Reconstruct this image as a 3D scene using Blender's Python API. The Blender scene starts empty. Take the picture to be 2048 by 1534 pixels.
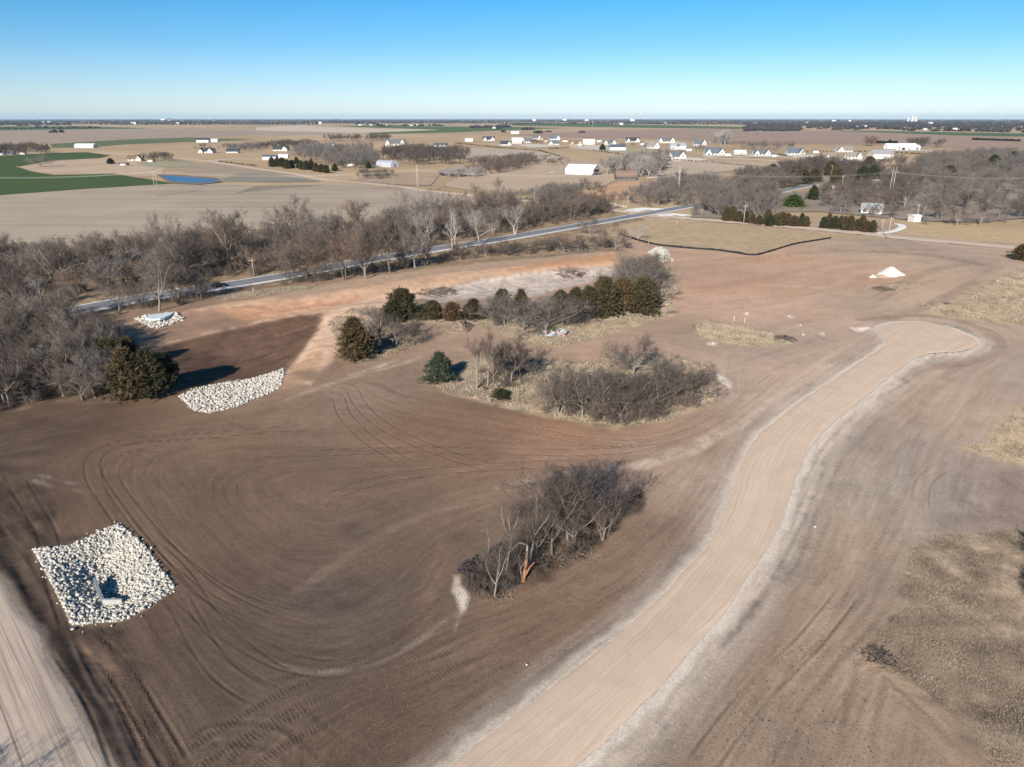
import bpy, math, random, time
import numpy as np
from mathutils import Vector, Matrix, geometry
T0 = time.time()
random.seed(7); RNG = np.random.default_rng(7)
sc = bpy.context.scene
C = sc.collection

# ---------------------------------------------------------------- camera, sky, sun, exposure
CAM_H = 48.0                      # drone height above the fields (m)
FPX = 1421.0                      # focal length, in pixels of the 2048 px wide photograph
PITCH = math.atan((767 - 236) / FPX)
cam_d = bpy.data.cameras.new('camera'); cam = bpy.data.objects.new('camera', cam_d); C.objects.link(cam)
cam.location = (0, 0, CAM_H); cam.rotation_euler = (math.pi / 2 - PITCH, 0, 0)
cam_d.sensor_fit = 'HORIZONTAL'; cam_d.sensor_width = 36.0; cam_d.lens = 36.0 * FPX / 2048.0
cam_d.clip_start = 0.5; cam_d.clip_end = 60000
sc.camera = cam
SUN_EL = math.radians(26.0); SUN_AZ = math.radians(199.5)     # azimuth of the sun, clockwise from +Y
world = bpy.data.worlds.new('World'); sc.world = world; world.use_nodes = True
wn, wl = world.node_tree.nodes, world.node_tree.links
bg = wn['Background']; sky = wn.new('ShaderNodeTexSky'); sky.sky_type = 'NISHITA'
sky.sun_disc = False; sky.sun_elevation = SUN_EL; sky.sun_rotation = SUN_AZ
sky.altitude = 400; sky.air_density = 1.0; sky.dust_density = 0.35; sky.ozone_density = 2.2
hs = wn.new('ShaderNodeHueSaturation'); hs.inputs['Saturation'].default_value = 1.0; hs.inputs['Hue'].default_value = 0.5
tcw = wn.new('ShaderNodeTexCoord'); sepw = wn.new('ShaderNodeSeparateXYZ'); wl.new(tcw.outputs['Generated'], sepw.inputs[0])
crw = wn.new('ShaderNodeValToRGB'); wl.new(sepw.outputs['Z'], crw.inputs[0])      # clear dry air: less yellow near the horizon, deeper blue above
for i_, (p_, c_) in enumerate(((0.0, (.98, 1.12, 1.50)), (.035, (.76, .96, 1.32)), (.085, (.43, .80, 1.16)), (.15, (.21, .74, 1.10)))):
    e_ = crw.color_ramp.elements[i_] if i_ < 2 else crw.color_ramp.elements.new(p_)
    e_.position = p_; e_.color = (*[v_ / 1.5 for v_ in c_], 1)
mulw = wn.new('ShaderNodeMix'); mulw.data_type = 'RGBA'; mulw.blend_type = 'MULTIPLY'; mulw.inputs[0].default_value = 1.0
wl.new(sky.outputs[0], mulw.inputs[6]); wl.new(crw.outputs[0], mulw.inputs[7]); wl.new(mulw.outputs[2], hs.inputs['Color']); wl.new(hs.outputs[0], bg.inputs['Color'])
bg.inputs['Strength'].default_value = 0.10
sun_d = bpy.data.lights.new('sun', 'SUN'); sun_d.energy = 5.0; sun_d.angle = math.radians(0.53); sun_d.color = (1.0, 0.92, 0.81)
sun = bpy.data.objects.new('sun', sun_d); C.objects.link(sun)
sdir = Vector((math.sin(SUN_AZ) * math.cos(SUN_EL), math.cos(SUN_AZ) * math.cos(SUN_EL), math.sin(SUN_EL)))
sun.rotation_euler = sdir.to_track_quat('Z', 'Y').to_euler(); sun.location = (-40, -120, 90)
vs = sc.view_settings; vs.view_transform = 'Standard'; vs.look = 'None'; vs.gamma = 1; vs.use_curve_mapping = False
vs.exposure = 0.72
sc.cycles.max_bounces = 5; sc.cycles.diffuse_bounces = 2; sc.cycles.glossy_bounces = 2; sc.cycles.volume_bounces = 0
sc.cycles.transparent_max_bounces = 6; sc.cycles.use_denoising = True

# ---------------------------------------------------------------- pixel -> world, noise, polygons
cP, sP = math.cos(PITCH), math.sin(PITCH)
def rays(px, py):
    u = (np.asarray(px, float) - 1024) / FPX; v = (767 - np.asarray(py, float)) / FPX
    return u, cP + v * sP, -sP + v * cP
def w0(px, py, z=0.0):
    dx, dy, dz = rays(px, py); t = (z - CAM_H) / np.minimum(dz, -1e-4)
    return dx * t, dy * t
def sstep(a, b, x):
    t = np.clip((x - a) / (b - a), 0, 1); return t * t * (3 - 2 * t)
_LAT = RNG.random((8, 256, 256)).astype(np.float32)
def vnoise(x, y, wl_, seed=0):
    x = np.asarray(x) / wl_ + seed * 17.3; y = np.asarray(y) / wl_ - seed * 9.1
    xi = np.floor(x).astype(np.int64); yi = np.floor(y).astype(np.int64)
    fx = (x - xi).astype(np.float32); fy = (y - yi).astype(np.float32)
    fx = fx * fx * (3 - 2 * fx); fy = fy * fy * (3 - 2 * fy)
    L = _LAT[seed % 8]; x0 = xi & 255; x1 = (xi + 1) & 255; y0 = yi & 255; y1 = (yi + 1) & 255
    a = L[y0, x0]; b = L[y0, x1]; c = L[y1, x0]; d = L[y1, x1]
    return (a + (b - a) * fx) + ((c + (d - c) * fx) - (a + (b - a) * fx)) * fy
def fbm(x, y, wl_, seed=0, octv=4):
    s = 0; a = .5; n = 0
    for i in range(octv):
        s = s + a * vnoise(x, y, wl_ / 2 ** i, seed + i); n += a; a *= .5
    return s / n * 2 - 1
def sdist(poly, X, Y, far=60.0):
    """signed distance (negative inside) of points to a world polygon, exact within `far`"""
    P = np.asarray(poly, float); out = np.full(X.shape, far, np.float32)
    sel = (X > P[:, 0].min() - far) & (X < P[:, 0].max() + far) & (Y > P[:, 1].min() - far) & (Y < P[:, 1].max() + far)
    x = X[sel]; y = Y[sel]
    if x.size == 0: return out
    d2 = np.full(x.shape, 1e12); ins = np.zeros(x.shape, bool); n = len(P)
    for i in range(n):
        ax, ay = P[i]; bx, by = P[(i + 1) % n]; ex, ey = bx - ax, by - ay
        t = np.clip(((x - ax) * ex + (y - ay) * ey) / (ex * ex + ey * ey + 1e-9), 0, 1)
        d2 = np.minimum(d2, (x - ax - t * ex) ** 2 + (y - ay - t * ey) ** 2)
        if ey != 0:
            c = (ay > y) != (by > y); ins ^= c & (x < ex * (y - ay) / ey + ax)
    d = np.sqrt(d2); out[sel] = np.where(ins, -d, d); return out
def catmull(pts, step=1.0):
    P = [np.array(p, float) for p in pts]; P = [2 * P[0] - P[1]] + P + [2 * P[-1] - P[-2]]; out = []
    for i in range(1, len(P) - 2):
        a, b, c, d = P[i - 1:i + 3]; n = max(2, int(np.linalg.norm(c - b) / step))
        for k in range(n):
            t = k / n
            out.append(.5 * (2 * b + (c - a) * t + (2 * a - 5 * b + 4 * c - d) * t * t + (3 * b - a - 3 * c + d) * t ** 3))
    out.append(P[-2]); return np.array(out)
def W0(pts): return np.stack(w0([p[0] for p in pts], [p[1] for p in pts]), 1)

# ---------------------------------------------------------------- macro relief of the building site
BASIN = W0([(318, 690), (480, 652), (640, 622), (652, 634), (612, 700), (570, 742), (520, 756), (440, 775), (360, 792), (335, 740)])
CREST = W0([(240, 652), (330, 636), (560, 604), (760, 583), (1000, 550), (1225, 528), (1228, 508), (1100, 519), (900, 534), (720, 556), (440, 596), (300, 622)])
SPUR = W0([(566, 760), (610, 712), (662, 640), (700, 618), (745, 612), (700, 650), (640, 720), (600, 762)])
APRON1 = W0([(66, 1098), (140, 1090), (180, 1072), (236, 1046), (290, 1090), (320, 1135), (351, 1172), (300, 1212), (245, 1240), (145, 1250), (118, 1195), (90, 1140)])
BEDP = W0([(830, 592), (900, 575), (960, 556), (1100, 541), (1225, 534), (1236, 552), (1150, 572), (1060, 592), (980, 596), (870, 604)])
PADL = W0([(-160, 1000), (0, 1152), (40, 1228), (75, 1262), (100, 1330), (140, 1400), (175, 1470), (215, 1534), (320, 1740), (-300, 1740)])
DITCH = W0([(-60, 930), (60, 950), (95, 1050), (60, 1100), (140, 1255), (260, 1290), (300, 1400), (380, 1560), (300, 1600), (215, 1500), (120, 1330), (60, 1230), (-60, 1090)])
MOUND = W0([(884, 652), (920, 637), (960, 655), (935, 664), (895, 663)])
GX0, GY0, GN, GM = -420.0, 0.0, 840, 620
gx, gy = np.meshgrid(GX0 + np.arange(GN + 1.0), GY0 + np.arange(GM + 1.0))
HM = np.zeros(gx.shape, np.float32)
rr = np.hypot(gx, gy)
HM += .5 * fbm(gx, gy, 70, 1, 3) * (1 - sstep(170, 250, rr)) * sstep(15, 60, rr)
HM += 1.2 * (1 - sstep(-2, 9, sdist(CREST, gx, gy)))
HM += 1.0 * (1 - sstep(-2, 7, sdist(SPUR, gx, gy)))
HM -= 2.0 * sstep(-2, 16, -sdist(BASIN, gx, gy))
HM -= .7 * sstep(0, 10, -sdist(BEDP, gx, gy))
HM -= .55 * sstep(0, 3.5, -sdist(DITCH, gx, gy))
HM += .35 * (1 - sstep(-1, 3, sdist(PADL, gx, gy)))
_ax, _ay = w0(75, 1110); _bx, _by = w0(335, 1165)
_q = ((gx - _ax) * (_bx - _ax) + (gy - _ay) * (_by - _ay)) / ((_bx - _ax) ** 2 + (_by - _ay) ** 2)
HM -= 1.6 * sstep(-.4, 5.0, -sdist(APRON1, gx, gy)) * sstep(0.0, .42, _q) * (1 - .7 * sstep(.42, 1.0, _q))
def hm(x, y):
    x = np.asarray(x, float); y = np.asarray(y, float)
    fx = np.clip(x - GX0, 0, GN - 1e-3); fy = np.clip(y - GY0, 0, GM - 1e-3)
    inside = (x > GX0) & (x < GX0 + GN) & (y > GY0) & (y < GY0 + GM)
    i = fx.astype(int); j = fy.astype(int); fx = fx - i; fy = fy - j
    v = (HM[j, i] * (1 - fx) + HM[j, i + 1] * fx) * (1 - fy) + (HM[j + 1, i] * (1 - fx) + HM[j + 1, i + 1] * fx) * fy
    return np.where(inside, v, 0.0)
def at(px, py):
    """point of the ground seen at a photo pixel (arrays welcome)"""
    dx, dy, dz = rays(px, py); dz = np.minimum(dz, -1e-4); z = 0.0
    for _ in range(10):
        t = (z - CAM_H) / dz; z = hm(dx * t, dy * t)
    t = (z - CAM_H) / dz; return dx * t, dy * t, hm(dx * t, dy * t)
def AT(pts):
    x, y, _ = at([p[0] for p in pts], [p[1] for p in pts]); return np.stack([x, y], 1)
def mpp(py, x=0, y=0):
    """metres per photo pixel for something standing at that row"""
    a, b, c = at(1024, py); depth = b * cP + (CAM_H - c) * sP
    return float(depth / FPX)

# ---------------------------------------------------------------- mesh and object helpers
def mesh_np(name, V, F, mat=None, smooth=False, uv=None):
    """V (n,3), F (m,3 or 4) -> mesh"""
    V = np.asarray(V, np.float32); F = np.asarray(F, np.int32); k = F.shape[1]
    me = bpy.data.meshes.new(name); me.vertices.add(len(V)); me.vertices.foreach_set('co', V.ravel())
    me.loops.add(F.size); me.loops.foreach_set('vertex_index', F.ravel())
    me.polygons.add(len(F)); me.polygons.foreach_set('loop_start', np.arange(0, F.size, k, dtype=np.int32))
    me.polygons.foreach_set('loop_total', np.full(len(F), k, np.int32))
    if smooth: me.polygons.foreach_set('use_smooth', np.ones(len(F), bool))
    if uv is not None:
        l = me.uv_layers.new(name='UVMap'); l.data.foreach_set('uv', np.asarray(uv, np.float32)[F.ravel()].ravel())
    me.update(calc_edges=True)
    if mat: me.materials.append(mat)
    return me
def vcol(me, name, col):
    a = me.color_attributes.new(name, 'FLOAT_COLOR', 'POINT')
    col = np.asarray(col, np.float32)
    if col.shape[1] == 3: col = np.hstack([col, np.ones((len(col), 1), np.float32)])
    a.data.foreach_set('color', col.ravel())
def obj(name, me, parent=None, loc=(0, 0, 0), rot=0.0, scale=1.0, mat=None):
    o = bpy.data.objects.new(name, me); C.objects.link(o); o.location = loc
    o.rotation_euler = (0, 0, rot) if np.isscalar(rot) else rot
    o.scale = (scale,) * 3 if np.isscalar(scale) else scale
    if parent: o.parent = parent
    if mat is not None:
        o.material_slots[0].link = 'OBJECT'; o.material_slots[0].material = mat
    return o
def tag(o, label=None, cat=None, group=None, kind=None):
    if label: o['label'] = label
    if cat: o['category'] = cat
    if group: o['group'] = group
    if kind: o['kind'] = kind
    return o
def thing(name, label, cat, loc, rot=0.0, group=None, scale=1.0):
    return tag(obj(name, None, None, loc, rot, scale), label, cat, group)
class MB:
    """collects boxes, prisms and tubes into one mesh"""
    def __init__(s): s.v = []; s.f = []
    def add(s, V, F):
        n = len(s.v); s.v += [tuple(p) for p in V]; s.f += [tuple(i + n for i in f) for f in F]; return s
    def box(s, x0, x1, y0, y1, z0, z1):
        return s.add([(x0, y0, z0), (x1, y0, z0), (x1, y1, z0), (x0, y1, z0), (x0, y0, z1), (x1, y0, z1), (x1, y1, z1), (x0, y1, z1)],
                     [(0, 3, 2, 1), (4, 5, 6, 7), (0, 1, 5, 4), (1, 2, 6, 5), (2, 3, 7, 6), (3, 0, 4, 7)])
    def tube(s, p, q, r0, r1=None, n=6):
        p = Vector(p); q = Vector(q); r1 = r0 if r1 is None else r1; d = (q - p).normalized()
        a = d.orthogonal().normalized(); b = d.cross(a); V = []
        for c, r in ((p, r0), (q, r1)):
            for k in range(n):
                t = 2 * math.pi * k / n; V.append(c + a * math.cos(t) * r + b * math.sin(t) * r)
        F = [(k, (k + 1) % n, n + (k + 1) % n, n + k) for k in range(n)] + [tuple(range(n))[::-1], tuple(range(n, 2 * n))]
        return s.add(V, F)
    def extr(s, prof, y0, y1):
        """profile in x,z pushed along y"""
        n = len(prof); V = [(x, y0, z) for x, z in prof] + [(x, y1, z) for x, z in prof]
        return s.add(V, [(k, (k + 1) % n, n + (k + 1) % n, n + k) for k in range(n)] + [tuple(range(n))[::-1], tuple(range(n, 2 * n))])
    def mesh(s, name, mat=None, smooth=False):
        me = bpy.data.meshes.new(name); me.from_pydata(s.v, [], s.f)
        if smooth:
            for p in me.polygons: p.use_smooth = True
        if mat: me.materials.append(mat)
        return me
    def build(s, name, mat, parent=None, loc=(0, 0, 0), rot=0.0, smooth=False):
        return obj(name, s.mesh(name, mat, smooth), parent, loc, rot)

def scatter_tree():
    """node group: the mesh carries its own small prototypes (pick = k) and loose points (pick = 10 + k) on which they are set out"""
    ng = bpy.data.node_groups.new('scatter', 'GeometryNodeTree'); ng.interface.new_socket('Geometry', in_out='INPUT', socket_type='NodeSocketGeometry'); ng.interface.new_socket('Geometry', in_out='OUTPUT', socket_type='NodeSocketGeometry')
    N, L = ng.nodes, ng.links; gi = N.new('NodeGroupInput'); go = N.new('NodeGroupOutput'); jn = N.new('GeometryNodeJoinGeometry')
    def attr(nm): n = N.new('GeometryNodeInputNamedAttribute'); n.data_type = 'FLOAT'; n.inputs['Name'].default_value = nm; return n.outputs['Attribute']
    pk = attr('pick'); rot = N.new('ShaderNodeCombineXYZ'); L.new(attr('turn'), rot.inputs[2]); scl = N.new('ShaderNodeCombineXYZ'); sz = attr('size'); L.new(sz, scl.inputs[0]); L.new(sz, scl.inputs[1]); L.new(attr('size_z'), scl.inputs[2])
    def sel(v):
        c = N.new('FunctionNodeCompare'); c.data_type = 'FLOAT'; c.operation = 'EQUAL'; c.inputs['B'].default_value = v; c.inputs['Epsilon'].default_value = .1; L.new(pk, c.inputs['A'])
        s = N.new('GeometryNodeSeparateGeometry'); s.domain = 'POINT'; L.new(gi.outputs[0], s.inputs['Geometry']); L.new(c.outputs['Result'], s.inputs['Selection']); return s.outputs['Selection']
    for k in range(4):
        i = N.new('GeometryNodeInstanceOnPoints'); L.new(sel(10 + k), i.inputs['Points']); L.new(sel(k), i.inputs['Instance']); L.new(rot.outputs[0], i.inputs['Rotation']); L.new(scl.outputs[0], i.inputs['Scale']); L.new(i.outputs[0], jn.inputs[0])
    L.new(jn.outputs[0], go.inputs[0]); return ng
_SC = []
def scatter(name, protos, P, S, SZ, mat, seed=0, parent=None):
    """one object that sets out many small copies of up to four prototypes at the points P"""
    if not _SC: _SC.append(scatter_tree())
    r = np.random.default_rng(seed); Vs, Fs, pk, n = [], [], [], 0
    for k, (V, F) in enumerate(protos[:4]):
        if F.shape[1] == 4: F = np.concatenate([F[:, :3], F[:, [0, 2, 3]]])
        Vs.append(V); Fs.append(F + n); pk.append(np.full(len(V), k)); n += len(V)
    m = len(P); kk = np.arange(m) % min(4, len(protos)); Vs.append(P); pk.append(10 + kk); one = np.ones(n)
    me = mesh_np(name, np.concatenate(Vs), np.concatenate(Fs), mat)
    for nm, v in (('pick', np.concatenate(pk)), ('turn', np.r_[0 * one, r.random(m) * 6.283]), ('size', np.r_[one, S]), ('size_z', np.r_[one, SZ])):
        me.attributes.new(nm, 'FLOAT', 'POINT').data.foreach_set('value', np.asarray(v, np.float32))
    o = obj(name, me, parent); md = o.modifiers.new('scatter', 'NODES'); md.node_group = _SC[0]; return o
# ---------------------------------------------------------------- materials
def new_mat(name):
    m = bpy.data.materials.new(name); m.use_nodes = True; nt = m.node_tree
    b = nt.nodes['Principled BSDF']; return m, nt, b
def mnode(nt, t, **kw):
    n = nt.nodes.new(t)
    for k, v in kw.items():
        if k in n.inputs: n.inputs[k].default_value = v
        else: setattr(n, k, v)
    return n
def mixc(nt, a, b, fac, mode='MIX'):
    n = nt.nodes.new('ShaderNodeMix'); n.data_type = 'RGBA'; n.blend_type = mode
    for sock, val in ((n.inputs[0], fac), (n.inputs[6], a), (n.inputs[7], b)):
        if isinstance(val, bpy.types.NodeSocket): nt.links.new(val, sock)
        elif isinstance(val, (int, float)): sock.default_value = val
        else: sock.default_value = (*val[:3], 1)
    return n.outputs[2]
def ramp(nt, src, lo, hi, a=0.0, b=1.0):
    n = nt.nodes.new('ShaderNodeMapRange'); n.inputs[1].default_value = lo; n.inputs[2].default_value = hi
    n.inputs[3].default_value = a; n.inputs[4].default_value = b; nt.links.new(src, n.inputs[0]); return n.outputs[0]
def noise(nt, scale, detail=3.0, rough=.6, vec=None, dist=0.0):
    n = mnode(nt, 'ShaderNodeTexNoise', Scale=scale, Detail=detail, Roughness=rough, Distortion=dist)
    if vec is None:
        tc = nt.nodes.new('ShaderNodeTexCoord'); vec = tc.outputs['Object']
    nt.links.new(vec, n.inputs['Vector']); return n.outputs[0]
def scaled(nt, src, sx, sy, sz=1.0, rot=0.0):
    m = nt.nodes.new('ShaderNodeMapping'); m.inputs['Scale'].default_value = (sx, sy, sz); m.inputs['Rotation'].default_value = (0, 0, rot)
    nt.links.new(src, m.inputs[0]); return m.outputs[0]
def bump(nt, b, h, strength, dist):
    n = mnode(nt, 'ShaderNodeBump', Strength=strength, Distance=dist); nt.links.new(h, n.inputs['Height']); nt.links.new(n.outputs[0], b.inputs['Normal'])
def flat_mat(name, col, rough=.85, var=.12, scale=2.0, spec=.2, metal=0.0, objvar=0.0):
    """plain painted / weathered stuff with soft mottling"""
    m, nt, b = new_mat(name); n = noise(nt, scale, 4)
    c = mixc(nt, [v * (1 - var) for v in col], [min(1, v * (1 + var)) for v in col], ramp(nt, n, .3, .7))
    if objvar:
        oi = nt.nodes.new('ShaderNodeObjectInfo'); c = mixc(nt, c, [v * .62 for v in col], ramp(nt, oi.outputs['Random'], 0, 1, 0, objvar))
    nt.links.new(c, b.inputs['Base Color']); b.inputs['Roughness'].default_value = rough
    b.inputs['Specular IOR Level'].default_value = spec; b.inputs['Metallic'].default_value = metal
    return m
_mc = {}
def paint(col, rough=.8, metal=0.0, var=.1):
    k = (tuple(round(c, 3) for c in col), rough, metal)
    if k not in _mc: _mc[k] = flat_mat('paint_%d' % len(_mc), col, rough, var, 1.3, .25, metal)
    return _mc[k]
# ================================================================ GROUND
ROAD_PAIRS = [((640, 1800), (930, 1800)), ((770, 1655), (1040, 1655)), ((900, 1534), (1160, 1534)), ((1000, 1452), (1280, 1420)), ((1160, 1330), (1400, 1290)), ((1300, 1215), (1470, 1200)),
    ((1385, 1125), (1530, 1110)), ((1430, 1065), (1562, 1050)), ((1455, 1000), (1585, 985)), ((1480, 930), (1607, 925)), ((1505, 885), (1645, 867)),
    ((1560, 833), (1700, 820)), ((1640, 777), (1755, 775)), ((1720, 725), (1800, 738)), ((1768, 690), (1832, 716)), ((1766, 674), (1868, 708)),
    ((1752, 661), (1920, 705)), ((1762, 652), (1950, 696)), ((1790, 646), (1956, 686)), ((1830, 645), (1938, 672)), ((1862, 649), (1895, 656))]
_L = catmull(AT([p[0] for p in ROAD_PAIRS]), 1.0)
def resamp(poly, n):
    d = np.r_[0, np.cumsum(np.hypot(*np.diff(poly, axis=0).T))]; t = np.linspace(0, d[-1], n)
    return np.stack([np.interp(t, d, poly[:, 0]), np.interp(t, d, poly[:, 1])], 1)
def pair_curve(pairs, per=12):
    L = AT([p[0] for p in pairs]); R = AT([p[1] for p in pairs])
    def cm(P):
        P = [2 * P[0] - P[1]] + list(P) + [2 * P[-1] - P[-2]]; out = []
        for i in range(1, len(P) - 2):
            a, b, c, d = P[i - 1:i + 3]
            for k in range(per):
                t = k / per; out.append(.5 * (2 * b + (c - a) * t + (2 * a - 5 * b + 4 * c - d) * t * t + (3 * b - a - 3 * c + d) * t ** 3))
        out.append(P[-2]); return np.array(out)
    return cm(L), cm(R)
RL, RR = pair_curve(ROAD_PAIRS)
_ext = lambda P, d: np.vstack([[P[0] + (P[0] - P[6]) / np.linalg.norm(P[0] - P[6]) * q for q in np.arange(d, 0, -2.0)], P])
RL, RR = _ext(RL, 60), _ext(RR, 60)          # the road goes on behind the camera
_wob = lambda P, s: P + .34 * np.stack([fbm(P[:, 0], P[:, 1], 3.0, s, 3), fbm(P[:, 0], P[:, 1], 3.0, s + 3, 3)], 1)
RL, RR = _wob(RL, 2), _wob(RR, 5)
ROADP = np.vstack([RL, RR[::-1]])[::2]
# paved county road and section-line dirt road (centre lines)
PAVED = catmull(AT([(-260, 676), (-120, 655), (0, 641), (96, 631), (209, 609), (313, 591), (407, 577), (512, 561), (616, 543), (733, 521), (825, 506), (903, 493), (990, 480), (1099, 461), (1174, 448), (1249, 435), (1324, 422), (1374, 413), (1440, 402), (1510, 391), (1563, 382), (1611, 372), (1660, 362)]), 4.0)
DIRT = catmull(AT([(-200, 304), (60, 305), (200, 305), (290, 311), (342, 315), (415, 322), (512, 337), (587, 347), (652, 359), (724, 365), (812, 375), (862, 382), (1000, 396), (1150, 411), (1262, 424), (1290, 430), (1400, 438), (1536, 449), (1745, 468), (1800, 475), (1920, 485), (2048, 496), (2250, 512)]), 6.0)
def off(line, d):
    t = np.gradient(line, axis=0); t /= np.linalg.norm(t, axis=1)[:, None]; return line + np.stack([-t[:, 1], t[:, 0]], 1) * (np.asarray(d).reshape(-1, 1) if np.ndim(d) else d)
PAVEDP = np.vstack([off(PAVED, 5.5), off(PAVED, -5.5)[::-1]])
DIRTP = np.vstack([off(DIRT, 4.8), off(DIRT, -4.8)[::-1]])

# polar sheet: finer where the ground is near, reaching out to the horizon all round
az = np.radians(np.r_[np.arange(-180, -48, 6.0), np.arange(-48, 48, .1), np.arange(48, 180.1, 6.0)][:-1])
dep = np.r_[np.arange(78, 52, -1.5), np.arange(52, 9, -.085), np.arange(9, 3, -.05)]
rad = np.r_[CAM_H / np.tan(np.radians(dep)), CAM_H / math.tan(math.radians(3)) * 1.055 ** np.arange(0, 70)]
rad = rad[rad < 32000]; rad = np.r_[rad, 32000.0]
A, R = np.meshgrid(az, rad); gX = (R * np.sin(A)).ravel(); gY = (R * np.cos(A)).ravel(); gR = R.ravel()
nA, nR = len(az), len(rad)
idx = np.arange(nA * nR).reshape(nR, nA); nxt = np.roll(idx, -1, axis=1)
QF = np.stack([idx[:-1], nxt[:-1], nxt[1:], idx[1:]], -1).reshape(-1, 4)[:, ::-1]
cen = len(gX)
site = np.where((gR < 430) & (np.abs(np.arctan2(gX, gY)) < math.radians(50)))[0]
X, Y = gX[site], gY[site]
print('ground verts', len(gX), 'site', len(site), round(time.time() - T0, 1))

# ---- direction in which machines graded the soil, from guide curves
GUIDES = [[(640, 1800), (900, 1534), (1160, 1330), (1385, 1125), (1455, 1000), (1505, 885), (1640, 777), (1768, 690)],
    [(930, 1800), (1160, 1534), (1400, 1290), (1530, 1110), (1585, 985), (1645, 867), (1755, 775), (1868, 708)],
    [(1400, 1700), (1560, 1400), (1700, 1200), (1790, 1050), (1850, 900), (1960, 760), (2040, 700)],
    [(1250, 1700), (1420, 1420), (1560, 1240), (1650, 1100), (1700, 950), (1800, 830), (1950, 720), (1990, 690), (1960, 660), (1860, 640), (1700, 640)],
    [(100, 860), (300, 820), (560, 770), (740, 735), (900, 700), (1050, 700), (1250, 690), (1400, 720), (1480, 780), (1420, 850), (1330, 900), (1200, 960), (1000, 990), (860, 1010)],
    [(60, 900), (180, 880), (400, 830), (640, 780), (730, 770), (760, 800), (900, 830), (1100, 860), (1250, 880), (1380, 870), (1500, 790), (1620, 710)],
    [(560, 870), (330, 870), (200, 905), (185, 950), (250, 1050), (330, 1160), (420, 1250), (540, 1320), (680, 1342), (800, 1310), (900, 1240), (1000, 1220), (1200, 1120), (1330, 1010), (1420, 900)],
    [(700, 890), (480, 880), (330, 910), (300, 960), (380, 1080), (480, 1180), (620, 1230), (760, 1180), (880, 1080), (1000, 1010)],
    [(800, 920), (600, 930), (480, 960), (520, 1040), (640, 1090), (760, 1040), (900, 980)],
    [(0, 980), (110, 1120), (200, 1300), (300, 1480), (360, 1640)], [(300, 1250), (420, 1420), (560, 1640)],
    [(420, 1600), (600, 1420), (800, 1320), (1000, 1270), (1180, 1180)], [(230, 655), (560, 605), (1000, 548), (1230, 520)], [(300, 700), (640, 620)],
    [(1320, 560), (1500, 540), (1620, 520), (1750, 505), (1900, 520), (1960, 540), (1850, 590), (1760, 620), (1600, 640)],
    [(1360, 600), (1600, 575), (1680, 540), (1800, 530), (1860, 545)], [(1400, 520), (1600, 505), (1800, 495), (2040, 510)],
    [(1400, 760), (1550, 720), (1700, 680), (1760, 640), (1900, 560), (1980, 540)], [(2048, 1500), (1900, 1420), (1780, 1350), (1720, 1450), (1650, 1600)]]
gp, gt, gw = [], [], []
for g in GUIDES:
    c = catmull(AT(g), 3.0); t = np.gradient(c, axis=0); t /= np.linalg.norm(t, axis=1)[:, None] + 1e-9; gp.append(c); gt.append(t)
gp = np.vstack(gp); gt = np.vstack(gt); ang2 = 2 * np.arctan2(gt[:, 1], gt[:, 0]); c2, s2 = np.cos(ang2), np.sin(ang2)
DS = 2.5; dx_, dy_ = np.meshgrid(np.arange(-330, 331, DS), np.arange(10, 431, DS)); dsh = dx_.shape; dx_ = dx_.ravel(); dy_ = dy_.ravel()
th = np.empty(len(dx_), np.float32)
for i in range(0, len(dx_), 4000):
    d2 = (dx_[i:i + 4000, None] - gp[None, :, 0]) ** 2 + (dy_[i:i + 4000, None] - gp[None, :, 1]) ** 2
    w = 1 / (d2 + 4.0) ** 1.7; th[i:i + 4000] = .5 * np.arctan2(w @ s2, w @ c2)
DCX = np.cos(th).reshape(dsh); DSY = np.sin(th).reshape(dsh)
def flow(x, y):
    i = np.clip(((x + 330) / DS).round().astype(int), 0, dsh[1] - 1); j = np.clip(((y - 10) / DS).round().astype(int), 0, dsh[0] - 1)
    return DCX[j, i], DSY[j, i]
def streaks(x, y, wl_, length, seed, n=12):
    acc = vnoise(x, y, wl_, seed).astype(np.float32) * 1.0; wsum = 1.0; st = length / n
    for sgn in (-1, 1):
        px, py = x.copy(), y.copy(); pcx, pcy = flow(px, py); pcx = pcx * sgn; pcy = pcy * sgn
        for k in range(n):
            cx, cy = flow(px, py); f = np.where(cx * pcx + cy * pcy < 0, -1, 1); cx = cx * f; cy = cy * f; pcx, pcy = cx, cy
            px = px + cx * st; py = py + cy * st; acc += vnoise(px, py, wl_, seed); wsum += 1
    acc /= wsum; return (acc - .5) * math.sqrt(wsum) * 1.1
st0 = streaks(X, Y, .24, 2.2, 2) * (1 - sstep(110, 170, np.hypot(X, Y))); st1 = streaks(X, Y, .55, 5.0, 3); st2 = streaks(X, Y, 1.6, 12.0, 5); st3 = streaks(X, Y, 5.0, 30.0, 6)
print('streaks', round(time.time() - T0, 1))

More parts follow.
